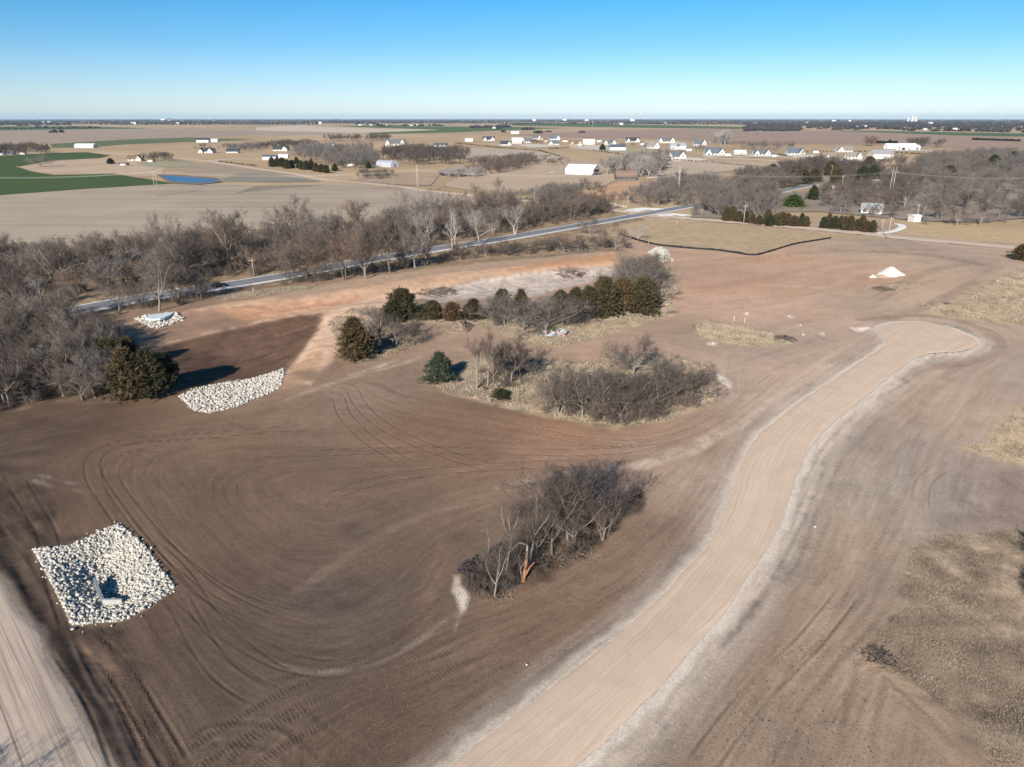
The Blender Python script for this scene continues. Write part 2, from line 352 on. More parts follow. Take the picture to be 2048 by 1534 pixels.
# ---- soil colours, light direction included: smooth blend of sampled spots, then zones on top
ANCH = [(60, 870, .115, .083, .066), (20, 1000, .11, .08, .065), (250, 930, .20, .142, .108), (500, 870, .22, .155, .115), (300, 1020, .18, .13, .10), (600, 1000, .205, .145, .11), (520, 1220, .165, .118, .092), (400, 1400, .165, .12, .093),
    (250, 1380, .16, .115, .09), (700, 1450, .185, .13, .097), (700, 1150, .19, .137, .105), (900, 860, .27, .175, .128), (1150, 880, .30, .19, .135), (1250, 1120, .25, .175, .132), (1050, 1330, .22, .152, .112), (900, 1460, .215, .15, .112),
    (1400, 930, .32, .235, .185), (1300, 890, .31, .215, .165), (1500, 760, .36, .265, .215), (1500, 620, .37, .265, .21), (1400, 560, .35, .235, .175), (1700, 560, .36, .25, .185), (1850, 520, .32, .245, .195), (1850, 600, .35, .265, .21),
    (1980, 680, .33, .26, .215), (1900, 800, .34, .265, .215), (1750, 960, .33, .26, .21), (1700, 1100, .345, .26, .2), (1650, 1250, .31, .23, .175), (1500, 1440, .275, .202, .152), (1750, 1480, .29, .215, .163), (1900, 980, .27, .215, .185),
    (740, 760, .27, .195, .15), (1000, 690, .34, .245, .19), (1250, 690, .36, .26, .2), (350, 610, .24, .165, .125), (560, 830, .23, .165, .125), (620, 1300, .175, .128, .1)]
ap = AT([a[:2] for a in ANCH]); ac = np.array([np.array(a[2:]) * (1.16 if a[0] > 1380 and a[1] < 1100 else (.74 if a[0] < 1000 and a[1] > 840 else (.9 if a[1] > 840 and a[0] < 1380 else 1.0))) for a in ANCH])  # left soil darker than right: part moisture, part light direction put into the colour
w = 1 / (((X[:, None] - ap[None, :, 0]) ** 2 + (Y[:, None] - ap[None, :, 1]) ** 2) / (50 + .02 * gR[site][:, None] ** 1.4) + 1.0) ** 2.2
col = (w @ ac) / w.sum(1)[:, None]; del w
wob = fbm(X, Y, 9.0, 1, 4); wob2 = fbm(X, Y, 2.2, 4, 3); big = fbm(X, Y, 38.0, 2, 4)
col *= (1 + .14 * st0 + .10 * st1 + .07 * st2 + .09 * st3 + .11 * wob + .10 * wob2 + .13 * big)[:, None].clip(.45, 1.7)
col *= np.stack([1 + .10 * big, 1 + .0 * big, 1 - .07 * big], 1)
disp = .011 * st0 + .012 * st1 + .008 * st2
grassm = np.zeros(len(X), np.float32)
def zone(pts, c, feather=1.5, amp=2.0, strength=1.0, mod=0.0, grass=0.0, world=False, streak=.25):
    global col
    P = np.asarray(pts, float) if world else AT(pts); far = 10 + feather + amp
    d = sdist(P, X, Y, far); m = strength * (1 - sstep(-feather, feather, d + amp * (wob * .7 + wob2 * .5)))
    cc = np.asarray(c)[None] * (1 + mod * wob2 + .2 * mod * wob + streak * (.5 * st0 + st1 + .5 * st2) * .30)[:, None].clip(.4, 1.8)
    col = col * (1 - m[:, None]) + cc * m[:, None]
    if grass: grassm[:] = np.maximum(grassm * (1 - m), m * grass)
    else: grassm[:] = grassm * (1 - m)
    return m
def band(line_px, half, c, strength=.8, feather=1.0, world=False, streak=.5, brk=0.0):
    """soft stripe along a curve"""
    global col
    L = catmull(line_px if world else AT(line_px), 3.0); d = np.full(len(X), 99.0)
    sel = (X > L[:, 0].min() - 12) & (X < L[:, 0].max() + 12) & (Y > L[:, 1].min() - 12) & (Y < L[:, 1].max() + 12); x, y = X[sel], Y[sel]; dd = np.full(len(x), 1e9)
    for a, b in zip(L[:-1], L[1:]):
        e = b - a; t = np.clip(((x - a[0]) * e[0] + (y - a[1]) * e[1]) / (e @ e + 1e-9), 0, 1); dd = np.minimum(dd, (x - a[0] - t * e[0]) ** 2 + (y - a[1] - t * e[1]) ** 2)
    d[sel] = np.sqrt(dd)
    m = strength * (1 - sstep(half - feather, half + feather, d + .6 * feather * wob2 + feather * .8 * st2)) * (1 - brk * sstep(-.1, .25, wob2 + .5 * st1))
    cc = np.asarray(c)[None] * (1 + .6 * streak * st1)[:, None].clip(.5, 1.6)
    col = col * (1 - m[:, None]) + cc * m[:, None]; return m
TAN = (.40, .315, .215); TANG = (.33, .265, .19); LIT = (.19, .142, .108); CLAY = (.50, .34, .245); ORG = (.47, .27, .155)
# belt floor along the paved road, and the stretch beyond
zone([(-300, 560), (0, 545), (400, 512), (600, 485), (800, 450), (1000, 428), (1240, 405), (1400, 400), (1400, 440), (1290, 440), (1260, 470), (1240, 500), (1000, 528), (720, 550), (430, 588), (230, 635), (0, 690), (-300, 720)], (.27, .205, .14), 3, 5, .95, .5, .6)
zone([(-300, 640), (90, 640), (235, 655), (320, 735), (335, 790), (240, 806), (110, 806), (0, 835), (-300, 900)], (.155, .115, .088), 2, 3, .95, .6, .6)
zone([(420, 592), (560, 574), (690, 565), (560, 590), (440, 602)], TANG, 2, 2, .9, .4, .8)
# right-hand pasture beyond the silt fence, and the right grass
zone([(1150, 470), (1290, 440), (1390, 442), (1536, 455), (1745, 472), (1770, 478), (1662, 478), (1600, 488), (1504, 511), (1386, 499), (1285, 485), (1248, 474)], (.385, .30, .205), 1.5, 1, 1, .18, .35)
zone([(1790, 440), (2300, 440), (2300, 515), (2048, 488), (1900, 478), (1800, 468)], (.43, .33, .215), 2, 3, 1, .15, .35)
zone([(1262, 418), (1420, 408), (1420, 440), (1300, 445)], (.40, .31, .22), 2, 2, .9, .2, .3)
zone([(2100, 515), (2000, 552), (1955, 580), (1915, 606), (1830, 604), (1870, 636), (1953, 640), (2100, 655)], TAN, 1.2, 5, .95, .5, 1)
zone([(1740, 573), (1790, 566), (1870, 560), (1820, 583), (1700, 582)], (.34, .27, .2), 1, 2, .75, .4, .5)
zone([(1385, 650), (1420, 640), (1560, 668), (1592, 690), (1480, 694), (1400, 676)], (.38, .30, .215), .8, 2.2, .9, .45, 1)
zone([(836, 645), (960, 655), (1040, 683), (1120, 695), (1230, 668), (1355, 630), (1345, 600), (1362, 560), (1330, 525), (1240, 530), (1180, 600), (1000, 620), (860, 622)], (.37, .295, .21), 1, 1.8, .95, .45, 1)
zone([(850, 752), (895, 788), (1000, 812), (1100, 836), (1230, 857), (1330, 847), (1430, 805), (1445, 770), (1412, 730), (1320, 705), (1250, 712), (1100, 722), (1000, 700), (930, 722)], (.355, .285, .208), .8, 1.5, .97, .45, 1)
zone([(1080, 790), (1200, 760), (1300, 770), (1380, 770), (1380, 810), (1250, 835), (1120, 826)], (.21, .155, .12), 2, 2.5, .8, .5, .6)
zone([(650, 640), (680, 722), (720, 732), (780, 714), (850, 688), (858, 655), (800, 612), (700, 615)], (.30, .23, .165), 1, 2, .9, .45, 1)
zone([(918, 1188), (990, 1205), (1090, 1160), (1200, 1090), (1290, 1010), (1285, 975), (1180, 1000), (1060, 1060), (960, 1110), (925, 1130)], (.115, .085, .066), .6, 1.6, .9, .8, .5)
zone([(2200, 1050), (1985, 1058), (1870, 1068), (1815, 1090), (1812, 1209), (1752, 1257), (1738, 1282), (1752, 1335), (1848, 1385), (1930, 1450), (1990, 1560), (2250, 1700)], (.30, .24, .18), .7, 1.6, .95, .5, 1)
zone([(1738, 1285), (1752, 1260), (1830, 1210), (1900, 1250), (2048, 1330), (2048, 1560), (1990, 1560), (1850, 1385)], (.21, .165, .125), 1.0, 1.2, .75, .6, .5)
zone([(2150, 770), (2020, 818), (1965, 880), (1905, 893), (1990, 918), (2150, 960)], (.46, .36, .25), 1, 3, .9, .3, .8)
zone([(2150, 960), (2000, 935), (1960, 1000), (1880, 1060), (2150, 1060)], (.235, .185, .16), 2, 2.5, .7, .2)
# embankment, basin, old pond bed
zone([(225, 652), (330, 634), (450, 606), (560, 590), (720, 560), (900, 534), (1100, 516), (1232, 503), (1235, 530), (1180, 537), (960, 556), (850, 590), (760, 640), (655, 640), (640, 625), (480, 655), (310, 696), (250, 672)], CLAY, 1.2, 2.5, .92, .22, 0, streak=.5)
zone([(225, 652), (330, 634), (480, 612), (540, 610), (520, 640), (400, 672), (310, 696), (250, 672)], (.24, .165, .125), 2, 3.5, .9, .2, 0, streak=.5)
zone([(545, 608), (720, 574), (900, 546), (1100, 526), (1200, 517), (1196, 508), (1100, 514), (900, 532), (720, 556), (560, 590)], (.36, .265, .20), .8, 1.0, .95, .12, 0, streak=.4)
zone([(620, 630), (700, 606), (800, 584), (900, 566), (890, 580), (800, 612), (740, 630), (660, 640)], (.56, .40, .30), 1, 3, .8, .3, 0, streak=.6)
zone([(440, 620), (560, 606), (700, 590), (720, 600), (620, 622), (500, 640)], (.50, .29, .185), 1.5, 4, .7, .35, 0, streak=.7)
zone([(980, 549), (1100, 535), (1232, 524), (1232, 508), (1100, 521)], ORG, 1.5, 2, .75, .2, 0, streak=.4)
zone([(836, 592), (900, 575), (960, 557), (1100, 542), (1225, 534), (1236, 552), (1150, 572), (1060, 592), (980, 596), (870, 604)], (.47, .41, .37), 1.2, 3.0, .95, .35, 0, streak=.9)
zone([(1090, 540), (1150, 535), (1180, 541), (1110, 546)], (.14, .10, .08), 1, 1.5, .7, .3)
zone([(560, 764), (598, 716), (648, 634), (700, 614), (775, 604), (770, 628), (712, 655), (668, 718), (622, 770)], (.60, .43, .32), .8, 1.2, .97, .25, 0, streak=.6)
zone([(566, 762), (612, 712), (640, 690), (652, 705), (606, 766)], (.52, .32, .20), .8, 1.5, .6, .3, 0, streak=.8)
zone([(312, 694), (400, 672), (520, 646), (600, 630), (640, 628), (640, 642), (600, 702), (562, 742), (520, 758), (440, 776), (360, 792), (330, 742)], (.115, .072, .054), 1.6, 2.2, .94, .35, 0, streak=.9)
zone([(400, 690), (560, 650), (630, 640), (590, 700), (500, 730)], (.14, .088, .066), 3, 5, .6, .4, 0, streak=1.0)
zone([(560, 752), (640, 740), (690, 720), (720, 740), (600, 772), (470, 800), (440, 812)], (.27, .185, .14), 1, 2, .8, .2)
# dark wet soil on the left, ditch
zone([(-100, 905), (60, 940), (100, 1010), (118, 1062), (180, 1075), (140, 1092), (64, 1100), (100, 1160), (145, 1252), (245, 1262), (290, 1380), (372, 1550), (340, 1700), (230, 1534), (200, 1480), (80, 1262), (40, 1228), (0, 1150), (-100, 1060)], (.066, .049, .041), .7, 1.2, .93, .4, 0, streak=1.3)
zone([(150, 1290), (215, 1310), (300, 1520), (330, 1600), (240, 1560), (180, 1420)], (.135, .098, .078), .8, 1.0, .7, .3, 0, streak=1.0)
zone([(-100, 835), (110, 815), (240, 812), (160, 860), (90, 900), (70, 940), (-100, 910)], (.105, .077, .06), 2, 3, .8, .3, 0, streak=.8)
# stains
zone([(600, 1165), (660, 1150), (740, 1170), (700, 1215), (640, 1240), (600, 1210)], (.10, .08, .075), 2, 2.5, .65, .3)
zone([(680, 1050), (740, 1045), (750, 1068), (700, 1078)], (.12, .092, .08), 1, 1.5, .6, .3)
zone([(880, 1065), (900, 1090), (870, 1190), (850, 1270), (835, 1260), (850, 1160)], (.24, .155, .115), 1.0, 1.6, .35, .2)
WHT = (.62, .56, .50)
zone([(911, 1184), (920, 1176), (936, 1178), (941, 1196), (935, 1216), (922, 1226), (912, 1212)], (.66, .61, .55), .5, 1.4, .85, .4)
zone([(916, 1220), (926, 1222), (914, 1262), (906, 1266)], (.42, .37, .32), .5, 1.2, .6, .4)
zone([(905, 1150), (918, 1150), (922, 1180), (908, 1185)], WHT, .4, .9, .6, .3)
for q in ([(1412, 684), (1436, 684), (1432, 692), (1414, 691)], [(1430, 748), (1436, 746), (1462, 774), (1458, 776)], [(1700, 655), (1745, 652), (1748, 660), (1715, 664)], [(1748, 694), (1765, 690), (1760, 702)],
          [(1486, 626), (1500, 624), (1498, 631), (1488, 632)], [(1568, 630), (1588, 632), (1584, 636)], [(1590, 650), (1600, 649), (1598, 654)], [(1600, 668), (1612, 668), (1610, 672)], [(1636, 665), (1652, 664), (1648, 672)], [(1160, 580), (1168, 578), (1167, 584)]):
    zone(q, (.70, .64, .57), .5, 1.6, .8, .4)
# pale haul tracks and scraped streaks
for ln, h, c, s, b in (([(560, 1329), (620, 1343), (690, 1340), (765, 1322), (824, 1290), (880, 1250), (912, 1225)], .1, (.33, .275, .235), .5, .75), ([(600, 1180), (680, 1125), (790, 1055), (900, 1012), (1000, 985)], .8, (.27, .205, .16), .35, .5),
        ([(1000, 975), (1100, 950), (1260, 930), (1340, 905), (1400, 880)], .45, (.46, .39, .33), .55, .9), ([(1280, 935), (1350, 915), (1460, 860), (1560, 790), (1660, 730)], .9, (.52, .44, .37), .6, .6), ([(1390, 890), (1480, 830), (1560, 770), (1700, 690)], .5, (.55, .46, .38), .5, .6),
        ([(570, 800), (640, 775), (700, 755), (760, 740), (840, 715)], .7, (.44, .35, .28), .6, .5), ([(700, 750), (740, 740), (790, 722)], .5, WHT, .6, .6), ([(1650, 540), (1740, 545), (1830, 535), (1880, 545)], 1.2, (.44, .35, .28), .6, .4),
        ([(1553, 571), (1600, 573), (1650, 576)], .8, (.47, .38, .31), .7, .4), ([(1420, 530), (1500, 520), (1560, 515), (1620, 520)], 2.0, (.42, .26, .16), .55, .4), ([(1480, 600), (1560, 590), (1620, 575)], 1.5, (.42, .29, .19), .5, .4),
        ([(1660, 500), (1800, 505), (1920, 520), (1960, 530)], 1.3, (.22, .17, .135), .6, .3), ([(1750, 600), (1850, 545), (1950, 525)], 2.2, (.26, .2, .155), .5, .3), ([(1780, 640), (1880, 600), (1960, 560)], 1.8, (.25, .19, .15), .5, .3),
        ([(50, 945), (100, 955), (150, 970)], .15, (.4, .35, .3), .35, .8), ([(55, 955), (110, 975), (190, 985)], .12, (.4, .35, .3), .35, .8),
        ([(1780, 1000), (1740, 1150), (1690, 1260), (1660, 1330)], 1.6, (.25, .19, .15), .3, .2), ([(1960, 690), (1900, 740), (1800, 850), (1740, 960)], 1.5, (.29, .22, .175), .3, .3), ([(1990, 720), (1900, 850), (1850, 960), (1830, 1060)], 1.5, (.40, .32, .25), .45, .5),
        ([(1720, 640), (1850, 632), (1960, 655), (2000, 690), (1950, 720), (1830, 740)], 1.6, (.255, .175, .135), .6, .2)):
    band(ln, h, c, s, .6, brk=b)
# gravel-road verge: white fines at the edge, grey stony shoulder outside
dR = sdist(ROADP, X, Y, 14); side = sdist(np.vstack([RR, off(RR, -7)[::-1]])[::3], X, Y, 10)
sh = np.where(side < 3, .85 * (1 - sstep(1.2, 6.0, dR + .9 * wob2 + .9 * st1)), .5 * (1 - sstep(.8, 4.0, dR + 1.0 * wob2 + .9 * st2)))
col = col * (1 - sh[:, None]) + np.array((.43, .375, .33))[None] * (1 + .5 * st1 + .3 * wob2)[:, None] * sh[:, None]
ed = (1 - sstep(.1, 1.3, dR + .9 * wob2 + .5 * st1)) * .7
ed *= np.where(side < 1, 1.0, .7); col = col * (1 - ed[:, None]) + np.array((.66, .60, .54))[None] * ed[:, None]
dPd = sdist(PADL, X, Y, 8); e2 = (1 - sstep(.1, 1.0, dPd + .5 * wob2)) * .7; col = col * (1 - e2[:, None]) + np.array((.33, .28, .24))[None] * e2[:, None]
# under the riprap
for P in (APRON1,): 
    e3 = 1 - sstep(-.5, .4, sdist(P, X, Y, 6)); col = col * (1 - e3[:, None]) + np.array((.36, .335, .295))[None] * e3[:, None]

# ---- tyre and cleat tracks pressed into the soil
TRK = [([(700, 850), (560, 858), (400, 872), (270, 880), (200, 905), (186, 945), (225, 1010), (300, 1110), (380, 1200), (470, 1270), (580, 1325), (700, 1335), (800, 1300)], 1.1, .28, .05, 0),
    ([(330, 890), (240, 920), (222, 955), (262, 1020), (340, 1110), (430, 1190), (560, 1250), (640, 1270)], 1.1, .22, .05, 0), ([(300, 1090), (360, 1150), (420, 1240), (520, 1330), (600, 1370)], 1.1, .25, .05, 0),
    ([(290, 1060), (370, 1130), (440, 1180), (520, 1215), (620, 1240)], .9, .2, .05, 0), ([(345, 1175), (380, 1240), (420, 1310), (470, 1360), (540, 1400)], 1.1, .3, .06, 0), ([(640, 1560), (560, 1480), (420, 1470), (380, 1530)], 1.1, .4, .04, 1),
    ([(330, 1560), (460, 1470), (600, 1390), (740, 1345), (860, 1280), (960, 1235)], 1.2, .5, .05, 1), ([(420, 1580), (560, 1470), (720, 1400), (860, 1340), (1000, 1270)], 1.2, .5, .05, 1), ([(500, 1350), (600, 1330), (720, 1300), (820, 1230), (890, 1150), (910, 1090)], 1.2, .45, .05, 1),
    ([(560, 1410), (640, 1480), (760, 1560)], 1.2, .35, .05, 1), ([(1480, 1560), (1560, 1420), (1640, 1320), (1720, 1240), (1790, 1150)], 1.2, .4, .06, 1), ([(1700, 1560), (1720, 1440), (1735, 1370), (1760, 1330), (1850, 1400), (1950, 1500)], 1.2, .45, .06, 1),
    ([(1380, 1560), (1500, 1400), (1620, 1280), (1700, 1180)], 1.1, .3, .05, 0), ([(650, 760), (700, 775), (715, 800), (740, 830), (800, 870), (900, 910), (1000, 940)], 1.1, .3, .05, 0), ([(610, 790), (670, 790), (690, 830), (740, 880), (820, 930)], 1.1, .3, .05, 0),
    ([(120, 1280), (200, 1400), (270, 1560)], 1.1, .3, .07, 0), ([(160, 1270), (230, 1330), (300, 1440), (370, 1560)], .9, .35, .09, 0), ([(30, 960), (90, 1060), (110, 1150), (150, 1260)], 1.0, .3, .07, 0), ([(1330, 1240), (1200, 1320), (1080, 1430), (1000, 1560)], 1.2, .4, .04, 1),
    ([(640, 1000), (760, 960), (900, 940), (1050, 930), (1200, 925)], 1.1, .3, .04, 0), ([(500, 920), (660, 905), (860, 900), (1060, 905), (1240, 900), (1380, 870)], 1.1, .3, .04, 0), ([(930, 830), (1060, 860), (1200, 885), (1320, 880), (1430, 840), (1560, 745)], 1.1, .3, .04, 0),
    ([(1850, 1030), (1840, 1000), (1850, 960), (1890, 930)], 1.0, .3, .05, 0)]
for pts, gauge, hw, dp, tread in TRK:
    hw *= .8 if tread else .55; L = catmull(AT(pts), 1.2); sel = np.where((X > L[:, 0].min() - 3) & (X < L[:, 0].max() + 3) & (Y > L[:, 1].min() - 3) & (Y < L[:, 1].max() + 3))[0]
    x, y = X[sel], Y[sel]; bd = np.full(len(x), 1e9); bs = np.zeros(len(x)); s0 = 0.0
    for a, b in zip(L[:-1], L[1:]):
        e = b - a; ln = math.hypot(*e); t = np.clip(((x - a[0]) * e[0] + (y - a[1]) * e[1]) / (ln * ln + 1e-9), 0, 1)
        d = (x - a[0] - t * e[0]) ** 2 + (y - a[1] - t * e[1]) ** 2; u = d < bd; bd[u] = d[u]; sg = np.sign(e[0] * (y - a[1]) - e[1] * (x - a[0])); bs[u] = (s0 + t * ln)[u]; s0 += ln
    d = np.sqrt(bd); near = np.exp(-((d - gauge) / hw) ** 2); rim = np.exp(-((d - gauge - hw * 1.7) / (hw * .8)) ** 2) + np.exp(-((d - gauge + hw * 1.7) / (hw * .8)) ** 2)
    brk = sstep(-.75, .1, wob[sel] + .6 * big[sel]) * sstep(0, 4, bs) * sstep(0, 4, s0 - bs)
    tr = np.sin(bs * 2 * math.pi / .34) * (1 - sstep(62, 85, np.hypot(x, y))) if tread else 0.0
    disp[sel] += (.45 if tread else .55) * brk * (-dp * near * (1.6 if not tread else .5) + .5 * dp * rim + (1.0 * dp * near * tr))
    col[sel] *= (1 - brk * (.36 * near if not tread else .16 * near * (1 - .9 * tr)) + brk * .10 * rim)[:, None]
disp *= (1 - sstep(180, 300, gR[site]))
disp += .03 * wob2 * (1 - sstep(90, 160, gR[site]))
# rough turned soil in the ditch and round the near trees
rough = (1 - sstep(-1, .5, sdist(DITCH, X, Y, 8))); disp += rough * (.07 * st2 + .07 * st1 + .09 * wob2)
# keep the bed of each road below its surface
dPv = sdist(PAVEDP, X, Y, 20); dDt = sdist(DIRTP, X, Y, 12)
z = hm(X, Y) + disp * (1 - (dR < .4)) + .22 * (1 - sstep(.3, 2.6, dR)) + .12 * grassm * wob2
z = np.where(dR < -.25, z - .5, z); z = np.where(dPd < -.8, z - .45, z)
z = np.where(dPv < -.6, z - .35, z); z = np.where(dDt < -1.0, z - .35, z)

GZ = np.zeros(len(gX) + 1, np.float32); GC = np.zeros((len(gX) + 1, 3), np.float32); GG = np.zeros(len(gX) + 1, np.float32)
n1 = fbm(gX, gY, 260, 3, 4); n2 = fbm(gX, gY, 45, 5, 3)
GC[:-1] = np.array((.40, .302, .20))[None] * (1 + .22 * n1 + .14 * n2)[:, None]; GC[-1] = (.2, .15, .11)
fade = (1 - sstep(380, 430, gR[site]))[:, None]
GC[site] = col * fade + GC[site] * (1 - fade); GZ[site] = z; GG[site] = grassm; GG[:-1] = np.maximum(GG[:-1], .35 * sstep(400, 430, gR))
notsite = np.ones(len(gX), bool); notsite[site] = False
GZ[:-1][notsite] += np.where(gR[notsite] < 700, hm(gX[notsite], gY[notsite]), 0)
V = np.stack([np.r_[gX, 0.0], np.r_[gY, 0.0], GZ], 1)
gme = bpy.data.meshes.new('ground'); nq = len(QF); tri = np.stack([idx[0], nxt[0], np.full(nA, cen)], -1)[:, ::-1]
gme.vertices.add(len(V)); gme.vertices.foreach_set('co', V.astype(np.float32).ravel())
gme.loops.add(nq * 4 + nA * 3); gme.loops.foreach_set('vertex_index', np.r_[QF.ravel(), tri.ravel()].astype(np.int32))
gme.polygons.add(nq + nA); gme.polygons.foreach_set('loop_start', np.r_[np.arange(nq) * 4, nq * 4 + np.arange(nA) * 3].astype(np.int32))
gme.polygons.foreach_set('loop_total', np.r_[np.full(nq, 4), np.full(nA, 3)].astype(np.int32)); gme.polygons.foreach_set('use_smooth', np.ones(nq + nA, bool))
gme.update(calc_edges=True); vcol(gme, 'soil', (GC * np.array((1.05, .985, .885))).clip(.02, .9)); ga = gme.attributes.new('grass', 'FLOAT', 'POINT'); ga.data.foreach_set('value', GG)
m, nt, b = new_mat('soil_and_dry_grass'); at_ = mnode(nt, 'ShaderNodeAttribute', attribute_name='soil'); ag = mnode(nt, 'ShaderNodeAttribute', attribute_name='grass')
f1 = noise(nt, 5.0, 6, .8); f2 = noise(nt, .35, 4, .6); f3 = noise(nt, 1.4, 3, .6)
fm = noise(nt, 1.9, 4, .75); k1 = ramp(nt, f1, .36, .64, .79, 1.21); k2 = ramp(nt, fm, .36, .64, .92, 1.08)
mm = nt.nodes.new('ShaderNodeMath'); mm.operation = 'MULTIPLY'; nt.links.new(k1, mm.inputs[0]); nt.links.new(k2, mm.inputs[1])
g1 = ramp(nt, f3, .3, .7, .72, 1.28); gm = nt.nodes.new('ShaderNodeMix'); gm.inputs[2].default_value = 1.0; nt.links.new(ag.outputs['Fac'], gm.inputs[0]); nt.links.new(g1, gm.inputs[3])
m2 = nt.nodes.new('ShaderNodeMath'); m2.operation = 'MULTIPLY'; nt.links.new(mm.outputs[0], m2.inputs[0]); nt.links.new(gm.outputs[0], m2.inputs[1])
vmul = nt.nodes.new('ShaderNodeVectorMath'); vmul.operation = 'SCALE'; nt.links.new(at_.outputs['Color'], vmul.inputs[0]); nt.links.new(m2.outputs[0], vmul.inputs['Scale'])
nt.links.new(vmul.outputs[0], b.inputs['Base Color']); b.inputs['Roughness'].default_value = 1.0; b.inputs['Specular IOR Level'].default_value = .05
bump(nt, b, f1, .5, .08); gme.materials.append(m)
ground = tag(obj('ground', gme), kind='structure', label='graded brown earth of the building site running out to farm fields')
print('ground', round(time.time() - T0, 1))

# ================================================================ ROADS, FIELDS, WATER (sheets laid on the ground)
def strip(Lc, Rc, name, mat, zoff, na=16, crown=0.0, edge_drop=.12):
    n = len(Lc); t = np.linspace(0, 1, na + 1); P = Lc[:, None] * (1 - t)[None, :, None] + Rc[:, None] * t[None, :, None]
    wd = np.hypot(*(Rc - Lc).T); mid = (Lc + Rc) / 2; s = np.r_[0, np.cumsum(np.hypot(*np.diff(mid, axis=0).T))]
    Z = hm(P[..., 0], P[..., 1]) + zoff + crown * (1 - (2 * t - 1) ** 2)[None]; Z[:, 0] -= edge_drop; Z[:, -1] -= edge_drop
    V = np.stack([P[..., 0], P[..., 1], Z], -1).reshape(-1, 3); UV = np.stack([np.repeat(s[:, None], na + 1, 1), wd[:, None] * (t - .5)[None]], -1).reshape(-1, 2)
    i = np.arange(n * (na + 1)).reshape(n, na + 1); F = np.stack([i[:-1, :-1], i[:-1, 1:], i[1:, 1:], i[1:, :-1]], -1).reshape(-1, 4)
    me = mesh_np(name, V, F, mat, True, UV)
    o = obj(name, me); 
    if me.polygons[0].normal.z < 0: me.flip_normals()
    return o
def gravel_mat(name, ca, cb, ang=None, fine=.35, rut=0.3):
    m, nt, b = new_mat(name); uv = nt.nodes.new('ShaderNodeUVMap').outputs[0] if ang is None else scaled(nt, nt.nodes.new('ShaderNodeTexCoord').outputs['Object'], 1, 1, 1, -ang)
    s1 = noise(nt, 1.0, 3, .6, scaled(nt, uv, .035, 3.2)); s2 = noise(nt, 1.0, 3, .6, scaled(nt, uv, .02, .8)); s3 = noise(nt, 3.0, 4, .7); s4 = noise(nt, 1.0, 2, .5, scaled(nt, uv, .10, 6.5))
    c = mixc(nt, ca, cb, ramp(nt, s2, .35, .65)); c = mixc(nt, c, [v * (1 - rut) for v in ca], ramp(nt, s1, .5, .72)); c = mixc(nt, c, [min(.9, v * 1.22) for v in cb], ramp(nt, s1, .42, .25, 0, .6))
    c = mixc(nt, c, [v * .72 for v in ca], ramp(nt, s4, .56, .7, 0, rut * 1.6))
    c = mixc(nt, c, [v * .8 for v in ca], ramp(nt, s3, .5, .75, 0, fine)); nt.links.new(c, b.inputs['Base Color']); b.inputs['Roughness'].default_value = 1; b.inputs['Specular IOR Level'].default_value = .05
    s5 = noise(nt, .22, 4, .6); c = mixc(nt, c, [v * .84 for v in ca], ramp(nt, s5, .45, .75, 0, .7)); s6 = noise(nt, 9.0, 3, .8); c = mixc(nt, c, [min(.9, v * 1.3) for v in cb], ramp(nt, s6, .55, .8, 0, .6)); nt.links.new(c, b.inputs['Base Color']); bump(nt, b, s4, .3, .05); return m
road = strip(RL, RR, 'gravel_road', gravel_mat('road_gravel', (.555, .415, .303), (.61, .463, .345), rut=.16), .24, 20, .10, .05)
tag(road, 'freshly graded tan gravel road curving up to a round turning head', kind='structure')
PLp = [((-420, 1000), (0, 1152)), ((-380, 1130), (40, 1228)), ((-360, 1200), (76, 1263)), ((-350, 1300), (101, 1330)), ((-340, 1400), (140, 1400)), ((-335, 1470), (176, 1470)), ((-330, 1534), (216, 1534)), ((-320, 1740), (322, 1740))]
pl, pr = pair_curve(PLp, 14); pl, pr = _ext(pl[::-1], 50)[::-1], _ext(pr[::-1], 50)[::-1]; pr = _wob(pr, 3)
_pp = AT([(76, 1263), (216, 1534)]); _pang = math.atan2(_pp[0][1] - _pp[1][1], _pp[0][0] - _pp[1][0])
pad = strip(pl, pr, 'gravel_road', gravel_mat('pad_gravel', (.44, .345, .27), (.50, .395, .31), _pang, rut=.55), .05, 40, 0, .06)
tag(pad, 'rutted pale tan gravel road at the lower left corner', kind='structure')
m_as = flat_mat('asphalt', (.185, .187, .19), .85, .18, .6, .3); m_sh = flat_mat('concrete_shoulder', (.58, .56, .52), .9, .12, .8)
pv_s = strip(off(PAVED, 5.3), off(PAVED, -5.3), 'road_shoulder', m_sh, .10, 6, .02); tag(pv_s, 'pale concrete shoulders of the paved county road', kind='structure')
pv = strip(off(PAVED, 3.6), off(PAVED, -3.6), 'paved_road', m_as, .16, 6, .05, .02); tag(pv, 'grey asphalt county road passing through the tree belt', kind='structure')
dr = strip(_wob(off(DIRT, 4.4), 1), _wob(off(DIRT, -4.4), 2), 'dirt_road', gravel_mat('section_road', (.50, .385, .29), (.56, .45, .35), rut=.15), .10, 6, .05); tag(dr, 'straight sandy section-line road crossing the paved road', kind='structure')
def lane(pts, hw, label, c, zoff=.14, name='driveway', step=6.0):
    L = catmull(AT(pts), step); o = strip(off(L, hw), off(L, -hw), name, paint(c, .95), zoff, 4, .02); return tag(o, label, kind='structure')
lane([(1751, 467), (1775, 465), (1795, 460), (1805, 454), (1800, 449), (1788, 448)], 1.6, 'curved white gravel driveway by the wooden poles', (.72, .68, .62), .2, step=2.0)
lane([(1290, 356), (1400, 347), (1480, 337), (1560, 331), (1700, 326)], 3.0, 'pale driveway running from the white barn towards the new houses', (.68, .62, .54), .2)
